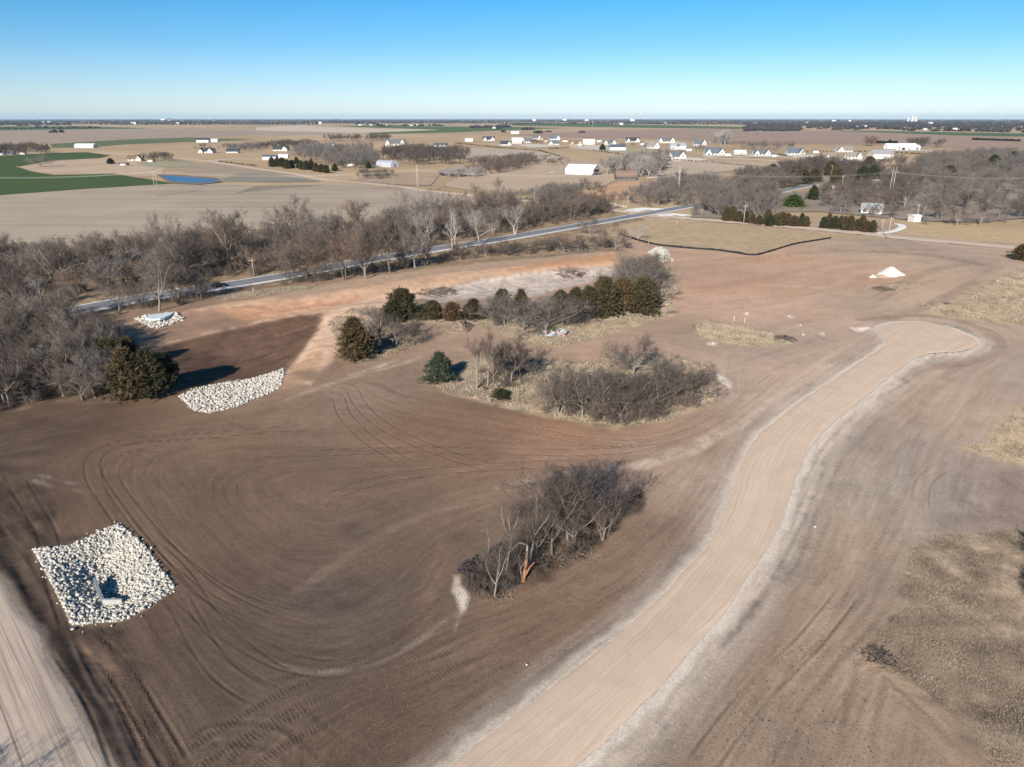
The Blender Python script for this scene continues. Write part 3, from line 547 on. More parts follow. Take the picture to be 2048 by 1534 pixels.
lane([(985, 288), (1090, 292), (1150, 296), (1249, 307), (1324, 314), (1450, 317), (1560, 322), (1650, 327)], 4.0, 'pale subdivision street between the new houses', (.66, .60, .52), .25, 'street')
lane([(1410, 316), (1536, 313), (1640, 318), (1750, 312)], 4.0, 'pale side street in front of the farther new houses', (.64, .58, .5), .3, 'street')
lane([(412, 322), (470, 318), (540, 318)], 3.0, 'pale farm lane by the white metal buildings', (.62, .55, .46), .2)
lane([(1250, 424), (1290, 417), (1330, 420)], 5.0, 'white gravel apron where the dirt road meets the pavement', (.74, .70, .64), .13)
lane([(1318, 432), (1350, 428), (1378, 432)], 4.0, 'white gravel turnout in front of the bare grove', (.72, .68, .6), .13)
def field_mat(name, col, ang=0.0, row=.35, var=.16, rows=.12):
    m, nt, b = new_mat(name); tc = nt.nodes.new('ShaderNodeTexCoord').outputs['Object']
    s1 = noise(nt, 1.0, 3, .6, scaled(nt, tc, .004, row * .16, 1, ang)); s2 = noise(nt, .02, 4, .6); s3 = noise(nt, 1.0, 2, .5, scaled(nt, tc, .01, row, 1, ang)); s4 = noise(nt, .9, 3, .7)
    c = mixc(nt, [v * (1 - var) for v in col], [v * (1 + var) for v in col], ramp(nt, s2, .3, .7)); c = mixc(nt, c, [v * (1 - rows * 2.2) for v in col], ramp(nt, s1, .5, .75, 0, .85))
    c = mixc(nt, c, [v * (1 + rows * 1.6) for v in col], ramp(nt, s3, .45, .75, 0, .7)); c = mixc(nt, c, [v * .75 for v in col], ramp(nt, s4, .45, .8, 0, .4))
    nt.links.new(c, b.inputs['Base Color']); b.inputs['Roughness'].default_value = 1; b.inputs['Specular IOR Level'].default_value = .04; return m
_fz = [.10]
def field(pts, c, label, ang=0.0, row=.35, var=.14, rows=.10, name='field'):
    """polygon sheet over flat land"""
    _fz[0] += .012; P = W0(pts); Q = []
    for a, b in zip(P, np.roll(P, -1, 0)):
        n = max(1, min(12, int(np.linalg.norm(b - a) / 25))); Q += [a + (b - a) * k / n for k in range(n)]
    Q = np.array(Q); Q = Q + np.stack([fbm(Q[:, 0], Q[:, 1], 60, 2, 2), fbm(Q[:, 0], Q[:, 1], 60, 4, 2)], 1) * 2.0
    tr = geometry.tessellate_polygon([[Vector((x, y, 0)) for x, y in Q]])
    me = mesh_np(name, np.c_[Q, np.full(len(Q), _fz[0])], np.array(tr), field_mat('field_' + str(len(bpy.data.materials)), c, ang, row, var, rows))
    if me.polygons[0].normal.z < 0: me.flip_normals()
    return tag(obj(name, me), label, kind='structure')
_d = W0([(0, 391), (350, 367)]); FA = -math.atan2(_d[1][1] - _d[0][1], _d[1][0] - _d[0][0])
GRN = (.068, .098, .036)
field([(-900, 400), (0, 391), (175, 378), (350, 367), (440, 368), (540, 373), (607, 371), (650, 366), (760, 373), (835, 381), (900, 390), (985, 399), (860, 420), (600, 478), (400, 506), (200, 524), (0, 532), (-900, 600)], (.37, .295, .218), 'wide grey-tan stubble field with faint drill rows behind the tree belt', FA, .42, .12, .19)
field([(470, 388), (560, 377), (615, 374), (650, 370), (560, 371), (512, 372)], (.245, .195, .15), 'dark weedy strip along the top of the stubble field', FA, .2, .2, .1)
field([(-900, 322), (0, 312), (112, 306), (175, 304), (220, 311), (200, 316), (95, 322), (85, 327), (48, 334), (28, 332), (60, 342), (107, 350), (175, 349), (225, 348), (265, 354), (350, 367), (275, 371), (175, 378), (0, 391), (-900, 460)], GRN, 'deep green winter wheat field on the left', FA, .2, .10, .06)
field([(40, 333), (95, 323), (205, 317), (260, 322), (330, 336), (320, 352), (270, 353), (225, 347), (175, 348), (107, 349), (60, 341)], (.46, .34, .235), 'tawny rough pasture beside the pond', FA, .2, .18, .1)
field([(270, 326), (370, 320), (410, 330), (360, 336), (300, 334)], (.31, .28, .18), 'green-grey lawn of the farmhouse by the pond', FA, .2, .15, .05)
field([(340, 337), (420, 326), (512, 340), (600, 352), (640, 362), (560, 366), (440, 364), (420, 356)], (.33, .255, .18), 'brown weedy ground between pond and dirt road', FA, .2, .22, .12)
field([(480, 346), (560, 350), (640, 364), (540, 366), (440, 362)], (.235, .215, .165), 'dull green-grey strip beside the dirt road', FA, .2, .2, .12)
field([(-900, 266), (0, 261), (150, 259), (300, 257), (520, 262), (560, 268), (390, 275), (250, 279), (100, 288), (0, 291), (-900, 300)], (.345, .26, .195), 'far brown ploughed field on the left', .3, .1, .14, .12)
field([(100, 288), (250, 279), (375, 275), (512, 280), (450, 282), (375, 284), (250, 289), (187, 294), (105, 296)], (.13, .15, .075), 'thin green strip field behind the white barns', .2, .1, .2, .12)
field([(-900, 258), (0, 253), (160, 252), (300, 257), (150, 259), (0, 261), (-900, 266)], (.10, .135, .06), 'farthest green field on the left under the horizon', .2, .1, .15, .1)
field([(512, 255), (600, 251), (700, 256), (880, 259), (860, 262), (720, 266), (512, 261)], (.52, .42, .31), 'pale straw field in the far middle', .1, .1, .1, .1)
field([(512, 263), (700, 267), (650, 270), (512, 269)], (.36, .28, .22), 'thin brown field below the straw field', .1, .1, .1, .1)
field([(660, 252), (780, 250), (880, 253), (1024, 254), (1130, 256), (1024, 260), (900, 265), (760, 268), (724, 266), (880, 260)], (.10, .14, .055), 'dark green field in the far middle', .1, .1, .12, .08)
field([(1024, 246), (1300, 250), (1490, 254), (1480, 258), (1300, 256), (1024, 251)], (.10, .14, .055), 'long green strip field under the far woods', .1, .1, .15, .08)
field([(1024, 270), (1180, 262), (1400, 258), (1536, 261), (1700, 263), (2000, 273), (2300, 290), (2100, 305), (1950, 300), (1850, 292), (1700, 288), (1450, 286), (1300, 277), (1150, 276)], (.33, .23, .17), 'large reddish-brown ploughed field behind the new houses', .1, .12, .12, .14)
field([(1636, 260), (1750, 262), (1998, 266), (2300, 272), (2300, 278), (1911, 271), (1811, 267)], (.09, .13, .06), 'green field below the far woods on the right', .1, .1, .15, .1)
field([(1024, 330), (1130, 318), (1210, 322), (1260, 345), (1210, 372), (1100, 388), (980, 388), (880, 372), (940, 345)], (.44, .325, .225), 'tawny mown hayfield around the big white barn', .5, .25, .12, .08)
field([(1300, 322), (1450, 322), (1640, 333), (1500, 338), (1380, 350), (1300, 352)], (.45, .35, .255), 'tan grass field between the barn and the houses', .3, .2, .14, .08)
field([(1240, 365), (1330, 360), (1350, 375), (1300, 395), (1240, 400), (1160, 392)], (.50, .31, .185), 'rusty orange tall grass beside the brown-roofed house', .3, .2, .2, .08)
field([(690, 362), (800, 345), (880, 350), (860, 372), (812, 371)], (.36, .26, .18), 'russet weedy lot beside the dirt road', .3, .2, .25, .1)
field([(900, 296), (1060, 300), (1140, 315), (1020, 325), (930, 318)], (.42, .34, .255), 'pale mown lot with rows of young shrubs', .3, .2, .1, .08)
field([(1200, 300), (1290, 297), (1330, 306), (1300, 312), (1230, 305)], (.35, .32, .2), 'greenish lawn between the new houses', .3, .2, .1, .05)
field([(1640, 324), (1760, 326), (1745, 340), (1640, 338)], (.50, .42, .28), 'straw-coloured lawns behind the right-hand woods', .3, .2, .1, .05)
m, nt, b = new_mat('pond_water'); b.inputs['Base Color'].default_value = (.016, .045, .115, 1); b.inputs['Roughness'].default_value = .25; b.inputs['Specular IOR Level'].default_value = .25
wv = noise(nt, 1.0, 3, .6, scaled(nt, nt.nodes.new('ShaderNodeTexCoord').outputs['Object'], .5, 1.2)); bump(nt, b, wv, .5, .12)
def water(pts, label, zz=None, mat=m):
    zz = _fz[0] + .06
    P = catmull(np.vstack([W0(pts), W0(pts[:1])]), 3.0)[:-1]; me = mesh_np('pond', np.c_[P, np.full(len(P), zz)], np.array(geometry.tessellate_polygon([[Vector((x, y, 0)) for x, y in P]])), mat)
    if me.polygons[0].normal.z < 0: me.flip_normals()
    return tag(obj('pond', me), label, kind='structure')
field([(1640, 330), (1760, 346), (1840, 334), (1990, 320), (2300, 318), (2300, 425), (2010, 440), (1960, 447), (1835, 443), (1760, 436), (1640, 425), (1560, 425), (1545, 440), (1385, 436), (1395, 395), (1450, 372), (1560, 388), (1640, 380)], (.27, .217, .168), 'brown leaf-littered floor of the right-hand woods', .3, .2, .25, .05, 'woodland_floor')
for _pp2, _c2, _l2 in (([(1030, 290), (1075, 288), (1130, 293), (1060, 296)], (.56, .49, .40), 'pale bare yard in front of the first street houses'), ([(1140, 293), (1200, 291), (1240, 300), (1180, 300)], (.55, .47, .38), 'pale bare yard by the brick house'), ([(1330, 318), (1390, 316), (1420, 321), (1350, 324)], (.60, .53, .44), 'pale gravel yard of the large white house'), ([(1400, 311), (1470, 310), (1470, 315), (1410, 316)], (.44, .40, .27), 'grassy yard in mid row'), ([(1480, 309), (1560, 311), (1560, 316), (1500, 315)], (.54, .46, .36), 'tan yard at the right of mid row'), ([(1570, 311), (1640, 309), (1640, 315), (1590, 316)], (.56, .5, .4), 'pale yard of the blue-grey-roofed house'), ([(1640, 321), (1700, 318), (1740, 322), (1690, 326)], (.50, .43, .31), 'straw yard by the cream house'), ([(600, 303), (680, 300), (720, 303), (640, 306)], (.45, .39, .27), 'dull lawn of the grove houses'), ([(770, 292), (820, 291), (830, 295), (780, 296)], (.44, .38, .26), 'lawn of the large grey-roofed house'), ([(1380, 292), (1420, 291), (1430, 295), (1390, 296)], (.50, .36, .24), 'bare orange yard of the two-storey house'), ([(1745, 300), (1860, 301), (1880, 304), (1760, 303)], (.58, .50, .41), 'pale farmyard of the grain bins')):
    field(_pp2, _c2, _l2, .2, .2, .2, .05, 'yard')
field([(312, 350), (362, 351), (432, 357), (446, 365), (400, 370), (350, 368), (326, 361)], (.20, .15, .115), 'muddy brown bank round the blue pond', 0, .2, .25, .05, 'pond_bank')
water([(321, 352), (362, 354), (400, 357), (428, 360), (434, 364), (400, 367), (357, 365), (335, 360)], 'bright blue farm pond with a straight near bank')
water([(878, 343), (900, 342), (920, 345), (922, 350), (895, 352), (878, 349)], 'small dark pool in the rough grass', None, paint((.05, .045, .042), .95))
print('sheets', round(time.time() - T0, 1))
# ================================================================ TREES AND SHRUBS
def tubes(segs, sides):
    """segs: list of (p0, p1, r0, r1); tapering open tubes in one go"""
    S = np.array([[*a, *b, r, q] for a, b, r, q in segs], float); p, q = S[:, :3], S[:, 3:6]; d = q - p; d /= np.linalg.norm(d, axis=1)[:, None] + 1e-9
    ref = np.where(np.abs(d[:, 2:3]) < .9, np.array([[0, 0, 1.0]]), np.array([[1.0, 0, 0]])); a = np.cross(d, ref); a /= np.linalg.norm(a, axis=1)[:, None]; b = np.cross(d, a)
    th = np.arange(sides) * 2 * math.pi / sides; ring = a[:, None] * np.cos(th)[None, :, None] + b[:, None] * np.sin(th)[None, :, None]
    V = np.concatenate([p[:, None] + ring * S[:, 6][:, None, None], q[:, None] + ring * S[:, 7][:, None, None]], 1).reshape(-1, 3)
    k = np.arange(sides); f = np.stack([k, (k + 1) % sides, sides + (k + 1) % sides, sides + k], 1)
    F = (f[None] + (np.arange(len(S)) * 2 * sides)[:, None, None]).reshape(-1, 4); return V, F
def cones(segs):
    S = np.array([[*a, *b, r] for a, b, r, _ in segs], float); p, q = S[:, :3], S[:, 3:6]; d = q - p; d /= np.linalg.norm(d, axis=1)[:, None] + 1e-9
    ref = np.where(np.abs(d[:, 2:3]) < .9, np.array([[0, 0, 1.0]]), np.array([[1.0, 0, 0]])); a = np.cross(d, ref); a /= np.linalg.norm(a, axis=1)[:, None]; b = np.cross(d, a); th = np.arange(3) * 2 * math.pi / 3
    V = np.concatenate([p[:, None] + (a[:, None] * np.cos(th)[None, :, None] + b[:, None] * np.sin(th)[None, :, None]) * S[:, 6][:, None, None], q[:, None]], 1).reshape(-1, 3)
    F = (np.array([[0, 1, 3], [1, 2, 3], [2, 0, 3]])[None] + (np.arange(len(S)) * 4)[:, None, None]).reshape(-1, 3); return V, F
def join(parts):
    Vs, Fs, n = [], [], 0
    for V, F in parts:
        if F.shape[1] == 4: F = np.concatenate([F[:, :3], F[:, [0, 2, 3]]])
        Vs.append(V); Fs.append(F + n); n += len(V)
    return np.concatenate(Vs), np.concatenate(Fs)
def grow_tree(seed, h=10.0, trunk=.28, limbs=5, spread=.55, up=.45, stems=1, nb=(7, 7, 7), lean=(0, 0), twig=.017, tr=.19):
    """bare tree: (trunk and limbs), (branches and twigs)"""
    r = random.Random(seed); wood, mids, twigs = [], [], []
    def path(p, d, L, n, r0, r1, wob, lift):
        pts = [p]; d = d.normalized()
        for i in range(n):
            d = (d + Vector((r.gauss(0, wob), r.gauss(0, wob), r.gauss(0, wob) + lift))).normalized(); pts.append(pts[-1] + d * (L / n))
        return pts, [r0 + (r1 - r0) * i / n for i in range(n + 1)]
    def branch(p, d, L, rad, lvl):
        n = (5, 4, 3, 2)[lvl]; pts, rs = path(p, d, L, n, rad, rad * (.35 if lvl else .5), (.16, .2, .22, .2)[lvl], (.05, .07, .05, .03)[lvl])
        for i in range(n): (wood if lvl < 1 else mids).append((pts[i], pts[i + 1], rs[i], rs[i + 1]))
        if lvl == 2:
            for k in range(nb[2]):
                t = .2 + .8 * (k + r.random()) / nb[2]; i = min(n - 1, int(t * n)); q = pts[i].lerp(pts[i + 1], t * n - i)
                ax = (pts[i + 1] - pts[i]).normalized(); e = (ax * .8 + Vector((r.gauss(0, .6), r.gauss(0, .6), r.gauss(0, .5) + .25))).normalized(); l2 = L * r.uniform(.45, .85)
                m = q + e * l2 * .5; e2 = (e + Vector((r.gauss(0, .3), r.gauss(0, .3), r.gauss(0, .3)))).normalized()
                twigs.append((q, m + e2 * l2 * .5, twig, 0)); twigs.append((m, m + (e + Vector((r.gauss(0, .6), r.gauss(0, .6), r.gauss(0, .5)))).normalized() * l2 * .5, twig * .8, 0))
            return
        for k in range(nb[lvl]):
            t = .22 + .78 * (k + r.random()) / nb[lvl]; i = min(n - 1, int(t * n)); q = pts[i].lerp(pts[i + 1], t * n - i); ax = (pts[i + 1] - pts[i]).normalized()
            o = ax.orthogonal().normalized(); o.rotate(Matrix.Rotation(r.random() * 6.283, 3, ax)); e = (ax * r.uniform(.5, 1.0) + o * r.uniform(.5, 1.0) + Vector((0, 0, .18))).normalized()
            branch(q, e, L * r.uniform(.42, .62) * (1.15 - .45 * t), rs[i] * r.uniform(.45, .62), lvl + 1)
    for s in range(stems):
        a0 = r.random() * 6.283; base = Vector((math.cos(a0), math.sin(a0), 0)) * (.0 if stems == 1 else .06); sp = 0 if stems == 1 else .28
        d0 = Vector((lean[0] + sp * math.cos(a0) + r.gauss(0, .05), lean[1] + sp * math.sin(a0) + r.gauss(0, .05), 1)); k = 1 if stems == 1 else .62
        tp, trs = path(base - Vector((0, 0, .25)), d0, h * trunk * r.uniform(.85, 1.15), 4, tr * k * 1.25, tr * k * .8, .06, .06)
        for i in range(4): wood.append((tp[i], tp[i + 1], trs[i], trs[i + 1]))
        nl = limbs if stems == 1 else max(2, limbs - 2)
        for q in range(nl):
            a = 6.283 * (q + r.random() * .7) / nl; e = Vector((math.cos(a) * spread, math.sin(a) * spread, up + r.uniform(-.1, .5))).normalized() + Vector((lean[0], lean[1], 0)) * .4
            st = tp[3].lerp(tp[4], r.random()); branch(st, e, h * (1 - trunk) * r.uniform(.55, .82), trs[4] * r.uniform(.5, .8), 0)
    return join([tubes(wood, 6)]), join([tubes(mids, 3), cones(twigs)])
def bark(name, ca, cb, objvar=.55):
    m, nt, b = new_mat(name); n = noise(nt, 2.5, 4, .7); c = mixc(nt, ca, cb, ramp(nt, n, .3, .7)); oi = nt.nodes.new('ShaderNodeObjectInfo')
    c = mixc(nt, c, [v * .55 for v in ca], ramp(nt, oi.outputs['Random'], 0, 1, 0, objvar)); nt.links.new(c, b.inputs['Base Color']); b.inputs['Roughness'].default_value = .95; b.inputs['Specular IOR Level'].default_value = .1; return m
B_GREY = bark('bark_grey', (.22, .185, .16), (.34, .30, .265)); B_BROWN = bark('bark_brown', (.16, .122, .10), (.25, .20, .165)); B_WHITE = bark('bark_pale', (.40, .365, .325), (.55, .51, .465), .3); B_DARK = bark('bark_dark', (.11, .085, .07), (.18, .145, .12)); B_RUST = bark('bark_rusty', (.24, .115, .06), (.34, .175, .10), .2)
T_GREY = bark('twig_grey', (.158, .136, .12), (.23, .202, .182), .5); T_BROWN = bark('twig_brown', (.128, .10, .082), (.19, .155, .132), .5); T_PALE = bark('twig_pale', (.30, .27, .245), (.42, .385, .355), .35); T_RUST = bark('twig_rusty', (.17, .118, .092), (.235, .165, .13), .4); T_DARK = bark('twig_dark', (.09, .073, .062), (.145, .12, .105), .4)
PROTO = []
SPEC = [dict(h=10, limbs=5), dict(h=10, limbs=6, spread=.75, up=.35, trunk=.24), dict(h=10, limbs=5, trunk=.34, spread=.42, up=.7), dict(h=10, limbs=4, trunk=.3, spread=.6, stems=1, lean=(.12, 0)), dict(h=10, limbs=5, stems=3, trunk=.25, nb=(6, 6, 6)),
        dict(h=10, limbs=7, spread=.8, up=.3, trunk=.2, nb=(7, 7, 7)), dict(h=10, limbs=4, stems=4, trunk=.22, nb=(6, 6, 6), tr=.15), dict(h=10, limbs=4, trunk=.42, spread=.3, up=.8, nb=(6, 6, 6)), dict(h=10, limbs=6, trunk=.22, spread=.6, up=.5, lean=(-.15, .1)),
        dict(h=10, limbs=4, trunk=.3, spread=.45, up=.6, nb=(6, 6, 5), twig=.011, tr=.14), dict(h=10, limbs=5, trunk=.22, spread=.75, up=.4, nb=(6, 6, 5), twig=.011, tr=.15), dict(h=10, stems=3, limbs=4, trunk=.24, nb=(6, 5, 5), twig=.011, tr=.14), dict(h=10, trunk=.4, limbs=4, spread=.3, up=.8, nb=(6, 5, 5), twig=.010, tr=.12)]
AIRY = {0: 9, 2: 9, 3: 9, 8: 9, 1: 10, 5: 10, 4: 11, 6: 11, 7: 12}
for i, sp in enumerate(SPEC):
    (tv, tf), (cv, cf) = grow_tree(100 + i, **sp); top = max(cv[:, 2].max(), 1); s = 10 / top
    PROTO.append((mesh_np('trunk_%d' % i, tv * s, tf, B_GREY, True), mesh_np('crown_%d' % i, cv * s, cf, T_GREY)))
print('tree protos', sum(len(p[1].polygons) for p in PROTO), round(time.time() - T0, 1))
MATS = {'grey': (B_GREY, T_GREY), 'brown': (B_BROWN, T_BROWN), 'pale': (B_WHITE, T_PALE), 'rust': (B_BROWN, T_RUST), 'dark': (B_DARK, T_DARK), 'mid': (B_GREY, T_BROWN)}
def tree(x, y, z, h, kind, mat, label, group=None, name='bare_tree', cat='bare tree', rot=None, sx=1.0):
    t = thing(name, label, cat, (x, y, z - .05), random.random() * 6.283 if rot is None else rot, group); s = h / 10.0; t.scale = (s * sx, s * sx, s)
    tm, cm = PROTO[kind]; b_, w_ = MATS[mat]; obj('trunk', tm, t, mat=b_); obj('crown', cm, t, mat=w_); return t
def tree_px(px, py, hpx, kind, mat, label, group=None, **kw):
    x, y, z = (float(v) for v in at(px, py)); return tree(x, y, z, hpx * mpp(py) * 1.03, kind, mat, label, group, **kw)
def in_poly(P, n, mind=0.0, seed=1):
    """n scattered points inside a world polygon, no two closer than mind"""
    r = np.random.default_rng(seed); lo, hi = P.min(0), P.max(0); out = []; cell = {}; tries = 0
    while len(out) < n and tries < n * 60:
        tries += 1; p = lo + r.random(2) * (hi - lo)
        if sdist(P, p[:1], p[1:], 1.0)[0] > 0: continue
        if mind:
            k = (int(p[0] // mind), int(p[1] // mind))
            if any(math.hypot(q[0] - p[0], q[1] - p[1]) < mind for a in (-1, 0, 1) for b_ in (-1, 0, 1) for q in cell.get((k[0] + a, k[1] + b_), ())): continue
            cell.setdefault(k, []).append(p)
        out.append(p)
    return np.array(out)
MADJ = {'grey': 'grey', 'brown': 'dark brown', 'pale': 'silvery', 'rust': 'rusty-twigged', 'dark': 'blackish', 'mid': 'grey-stemmed brown'}
KADJ = {0: 'evenly branched', 1: 'wide low-forking', 2: 'upright narrow', 3: 'leaning', 4: 'many-stemmed', 5: 'round spreading', 6: 'vase-shaped', 7: 'slim pole-like', 8: 'lopsided'}
def scatter_trees(poly_px, n, mind, hlo, hhi, kinds, mats, label, group, seed, where=None):
    """label holds {m}, {k} and {w}: how the tree looks and which stretch it stands in"""
    P = in_poly(AT(poly_px), n, mind, seed); rr_ = random.Random(seed); zz = hm(P[:, 0], P[:, 1])
    for (x, y), z in zip(P, zz):
        k, m_, h_ = rr_.choice(kinds), rr_.choice(mats), rr_.uniform(hlo, hhi); dz = (CAM_H - z) * sP + y * cP; px_ = 1024 + FPX * x / dz; w_ = ''
        for lim, ph in where or ():
            if px_ < lim: w_ = ph; break
        size = 'tall' if h_ > hlo + .68 * (hhi - hlo) else ('low' if h_ < hlo + .32 * (hhi - hlo) else 'mid-sized')
        tree(float(x), float(y), float(z), h_, k, m_, label.format(m=MADJ[m_], k=KADJ[k], w=w_, s=size), group)
# --- belt north of the paved road
scatter_trees([(-60, 520), (200, 518), (400, 500), (600, 476), (800, 446), (1000, 424), (1215, 410), (1222, 428), (1100, 450), (940, 476), (733, 510), (512, 549), (313, 578), (100, 616), (-60, 632)], 100, 5.0, 9, 14.5, [0, 1, 2, 4, 5, 8], ['grey', 'brown', 'mid', 'grey', 'rust'],
              '{s} {m} {k} tree in the road belt, {w}', 'bare trees of the belt behind the paved road', 11,
              ((150, 'at the far left'), (330, 'behind the left riprap'), (520, 'left of the grass gap'), (700, 'beyond the grass gap'), (860, 'above the red embankment'), (1020, 'among the white-stemmed trees'), (3000, 'towards the junction')))
for px, py, h, k, mt, lb in ((590, 492, 88, 1, 'mid', 'wide leafless tree with dark forking limbs standing over the tree belt by the stubble field'), (375, 562, 118, 0, 'brown', 'tall dense leafless tree at the left end of the high belt'), (462, 540, 108, 2, 'brown', 'tall twin-limbed leafless tree right of the tall dense one in the belt'),
        (318, 622, 112, 0, 'grey', 'silver-barked spreading tree standing in front of the paved road at left'), (815, 452, 76, 1, 'grey', 'wide-crowned leafless tree below the twin pylon poles'), (868, 448, 72, 5, 'grey', 'leafless tree with pale twigs right of the wide-crowned one in the belt'), (940, 450, 72, 1, 'mid', 'leafless tree with drooping crown near the middle of the belt'),
        (1003, 440, 72, 1, 'brown', 'dark-limbed wide leafless tree at the right part of the belt'), (1120, 428, 52, 4, 'brown', 'dark bushy leafless tree near the end of the belt'), (855, 495, 75, 4, 'pale', 'pale many-stemmed tree behind the road near the middle of the belt'), (910, 497, 72, 7, 'pale', 'slim white-barked tree crossing the paved road line'),
        (960, 492, 72, 6, 'pale', 'white-stemmed vase-shaped tree behind the paved road'), (1030, 470, 60, 6, 'pale', 'pale vase-shaped tree right of the white-stemmed one'), (165, 530, 36, 1, 'brown', 'small round leafless tree alone at the edge of the stubble field'), (100, 560, 60, 5, 'pale', 'pale leafless tree deep in the belt at far left'), (720, 480, 70, 2, 'rust', 'reddish leafless tree in the middle of the belt')):
    tree_px(px, py, h * 1.16, AIRY[k] if mt in ('pale', 'grey') else k, mt, lb)
# --- south verge of the paved road
scatter_trees([(90, 655), (220, 628), (320, 612), (420, 596), (410, 590), (300, 606), (200, 624), (80, 645)], 8, 4, 8, 12, [0, 3, 4, 8], ['mid', 'grey', 'brown'], '{s} {m} {k} tree on the verge above the small riprap', 'bare trees on the near verge at left', 12)
for px, py, h, k, mt, lb in ((400, 600, 46, 4, 'brown', 'small dark leafless tree beside the road left of the grass gap'), (615, 562, 105, 5, 'brown', 'broad purplish leafless tree on the near verge right of the grass gap'), (690, 560, 102, 4, 'rust', 'tall rusty-twigged leafless tree on the near verge'), (730, 552, 96, 0, 'rust', 'straight-trunked rusty leafless tree beside the broad purplish one'),
        (731, 558, 70, 3, 'mid', 'thick pale-trunked leaning tree at the top of the red embankment'), (780, 545, 88, 2, 'mid', 'thin leafless tree right of the pale-trunked leaner'), (830, 535, 80, 8, 'grey', 'leaning twin-stemmed grey tree at the embankment edge'), (855, 528, 70, 3, 'grey', 'bent grey tree above the embankment'), (905, 507, 60, 7, 'pale', 'single white sapling between road and embankment'),
        (1232, 500, 58, 1, 'mid', 'solitary pale-trunked forked tree at the end of the embankment'), (1180, 470, 40, 5, 'grey', 'grey leafless tree behind the solitary forked tree'), (1275, 480, 36, 6, 'pale', 'thin whitish sapling beside the start of the black silt fence')):
    tree_px(px, py, h, k, mt, lb)
scatter_trees([(935, 515), (1000, 505), (1100, 496), (1225, 492), (1225, 500), (1100, 505), (1000, 516), (935, 524)], 14, 4, 4, 6.5, [4, 6, 8], ['brown', 'mid', 'dark'], '{s} {m} {k} tree in the low thicket row, {w}', 'low trees in the thicket above the embankment', 13, ((1020, 'above the pale pond bed'), (1130, 'above the orange clay'), (3000, 'near the forked tree')))
scatter_trees([(565, 572), (700, 556), (800, 542), (920, 520), (915, 514), (800, 532), (700, 546), (565, 564)], 10, 4, 6, 9, [0, 4, 6, 8], ['brown', 'rust', 'mid'], '{s} {m} {k} tree above the embankment, {w}', 'bare trees on the near verge above the embankment', 14, ((690, 'near the broad purplish tree'), (3000, 'right of the pale-trunked leaner')))
# --- woods on the left edge
scatter_trees([(-90, 665), (90, 652), (200, 668), (232, 710), (235, 786), (120, 792), (0, 815), (-90, 840)], 46, 4.2, 7, 10.5, [0, 1, 2, 4, 5, 6, 8], ['mid', 'grey', 'brown', 'mid', 'dark'], '{s} {m} {k} tree in the left-hand wood, {w}', 'bare trees of the left-hand wood', 15, ((40, 'cut by the picture edge'), (90, 'left part'), (150, 'middle'), (3000, 'next to the cedars')))
for px, py, h, k, mt, lb in ((128, 792, 110, 1, 'mid', 'front tree of the left wood with spreading grey crown'), (165, 800, 95, 4, 'mid', 'many-stemmed front tree of the left wood near the cedars'), (190, 795, 100, 8, 'grey', 'leaning front tree of the left wood right next to the big cedars'), (20, 815, 120, 0, 'mid', 'tree at the lower left tip of the wood')):
    tree_px(px, py, h, k, mt, lb)
# --- grove behind the junction and the right-hand woods
scatter_trees([(1385, 425), (1400, 395), (1440, 380), (1500, 372), (1545, 385), (1555, 415), (1540, 436), (1450, 438), (1400, 438)], 32, 6, 9, 14, [0, 1, 2, 5, 8], ['grey', 'mid', 'grey', 'brown'], '{s} {m} {k} tree in the junction grove, {w}', 'bare trees of the grove behind the junction', 16, ((1420, 'at its left edge'), (1480, 'left of its middle'), (1520, 'right of its middle'), (3000, 'at its right edge')))
scatter_trees([(1830, 448), (1960, 452), (2100, 440), (2100, 330), (1990, 322), (1900, 330), (1830, 335), (1760, 348), (1700, 372), (1640, 388), (1640, 420), (1700, 424), (1790, 420)], 66, 9, 8, 13, [0, 1, 2, 5, 8], ['grey', 'mid', 'brown', 'grey', 'dark', 'mid'], '{s} {m} {k} tree in the right woods, {w}', 'bare trees of the right-hand woods', 17, ((1700, 'left of the farmhouse'), (1800, 'around the farmhouse'), (1860, 'near the blue roof'), (1920, 'behind the tan field'), (1990, 'near the striped grass'), (3000, 'at the picture edge')))
for px, py, h, k, mt, lb in ((1912, 452, 48, 0, 'mid', 'front tree of the right-hand woods above the tan field'), (1960, 450, 48, 2, 'mid', 'last tall front tree of the right-hand woods before the striped grass'), (1785, 436, 38, 1, 'dark', 'dark round leafless tree right of the white farmhouse'), (1990, 405, 42, 1, 'grey', 'pale purplish round tree at the upper right of the woods'), (1745, 432, 28, 5, 'rust', 'small tree still holding rust-coloured leaves in front of the farmhouse'), (1680, 425, 34, 5, 'grey', 'grey tree left of the white farmhouse')):
    tree_px(px, py, h, k, mt, lb)
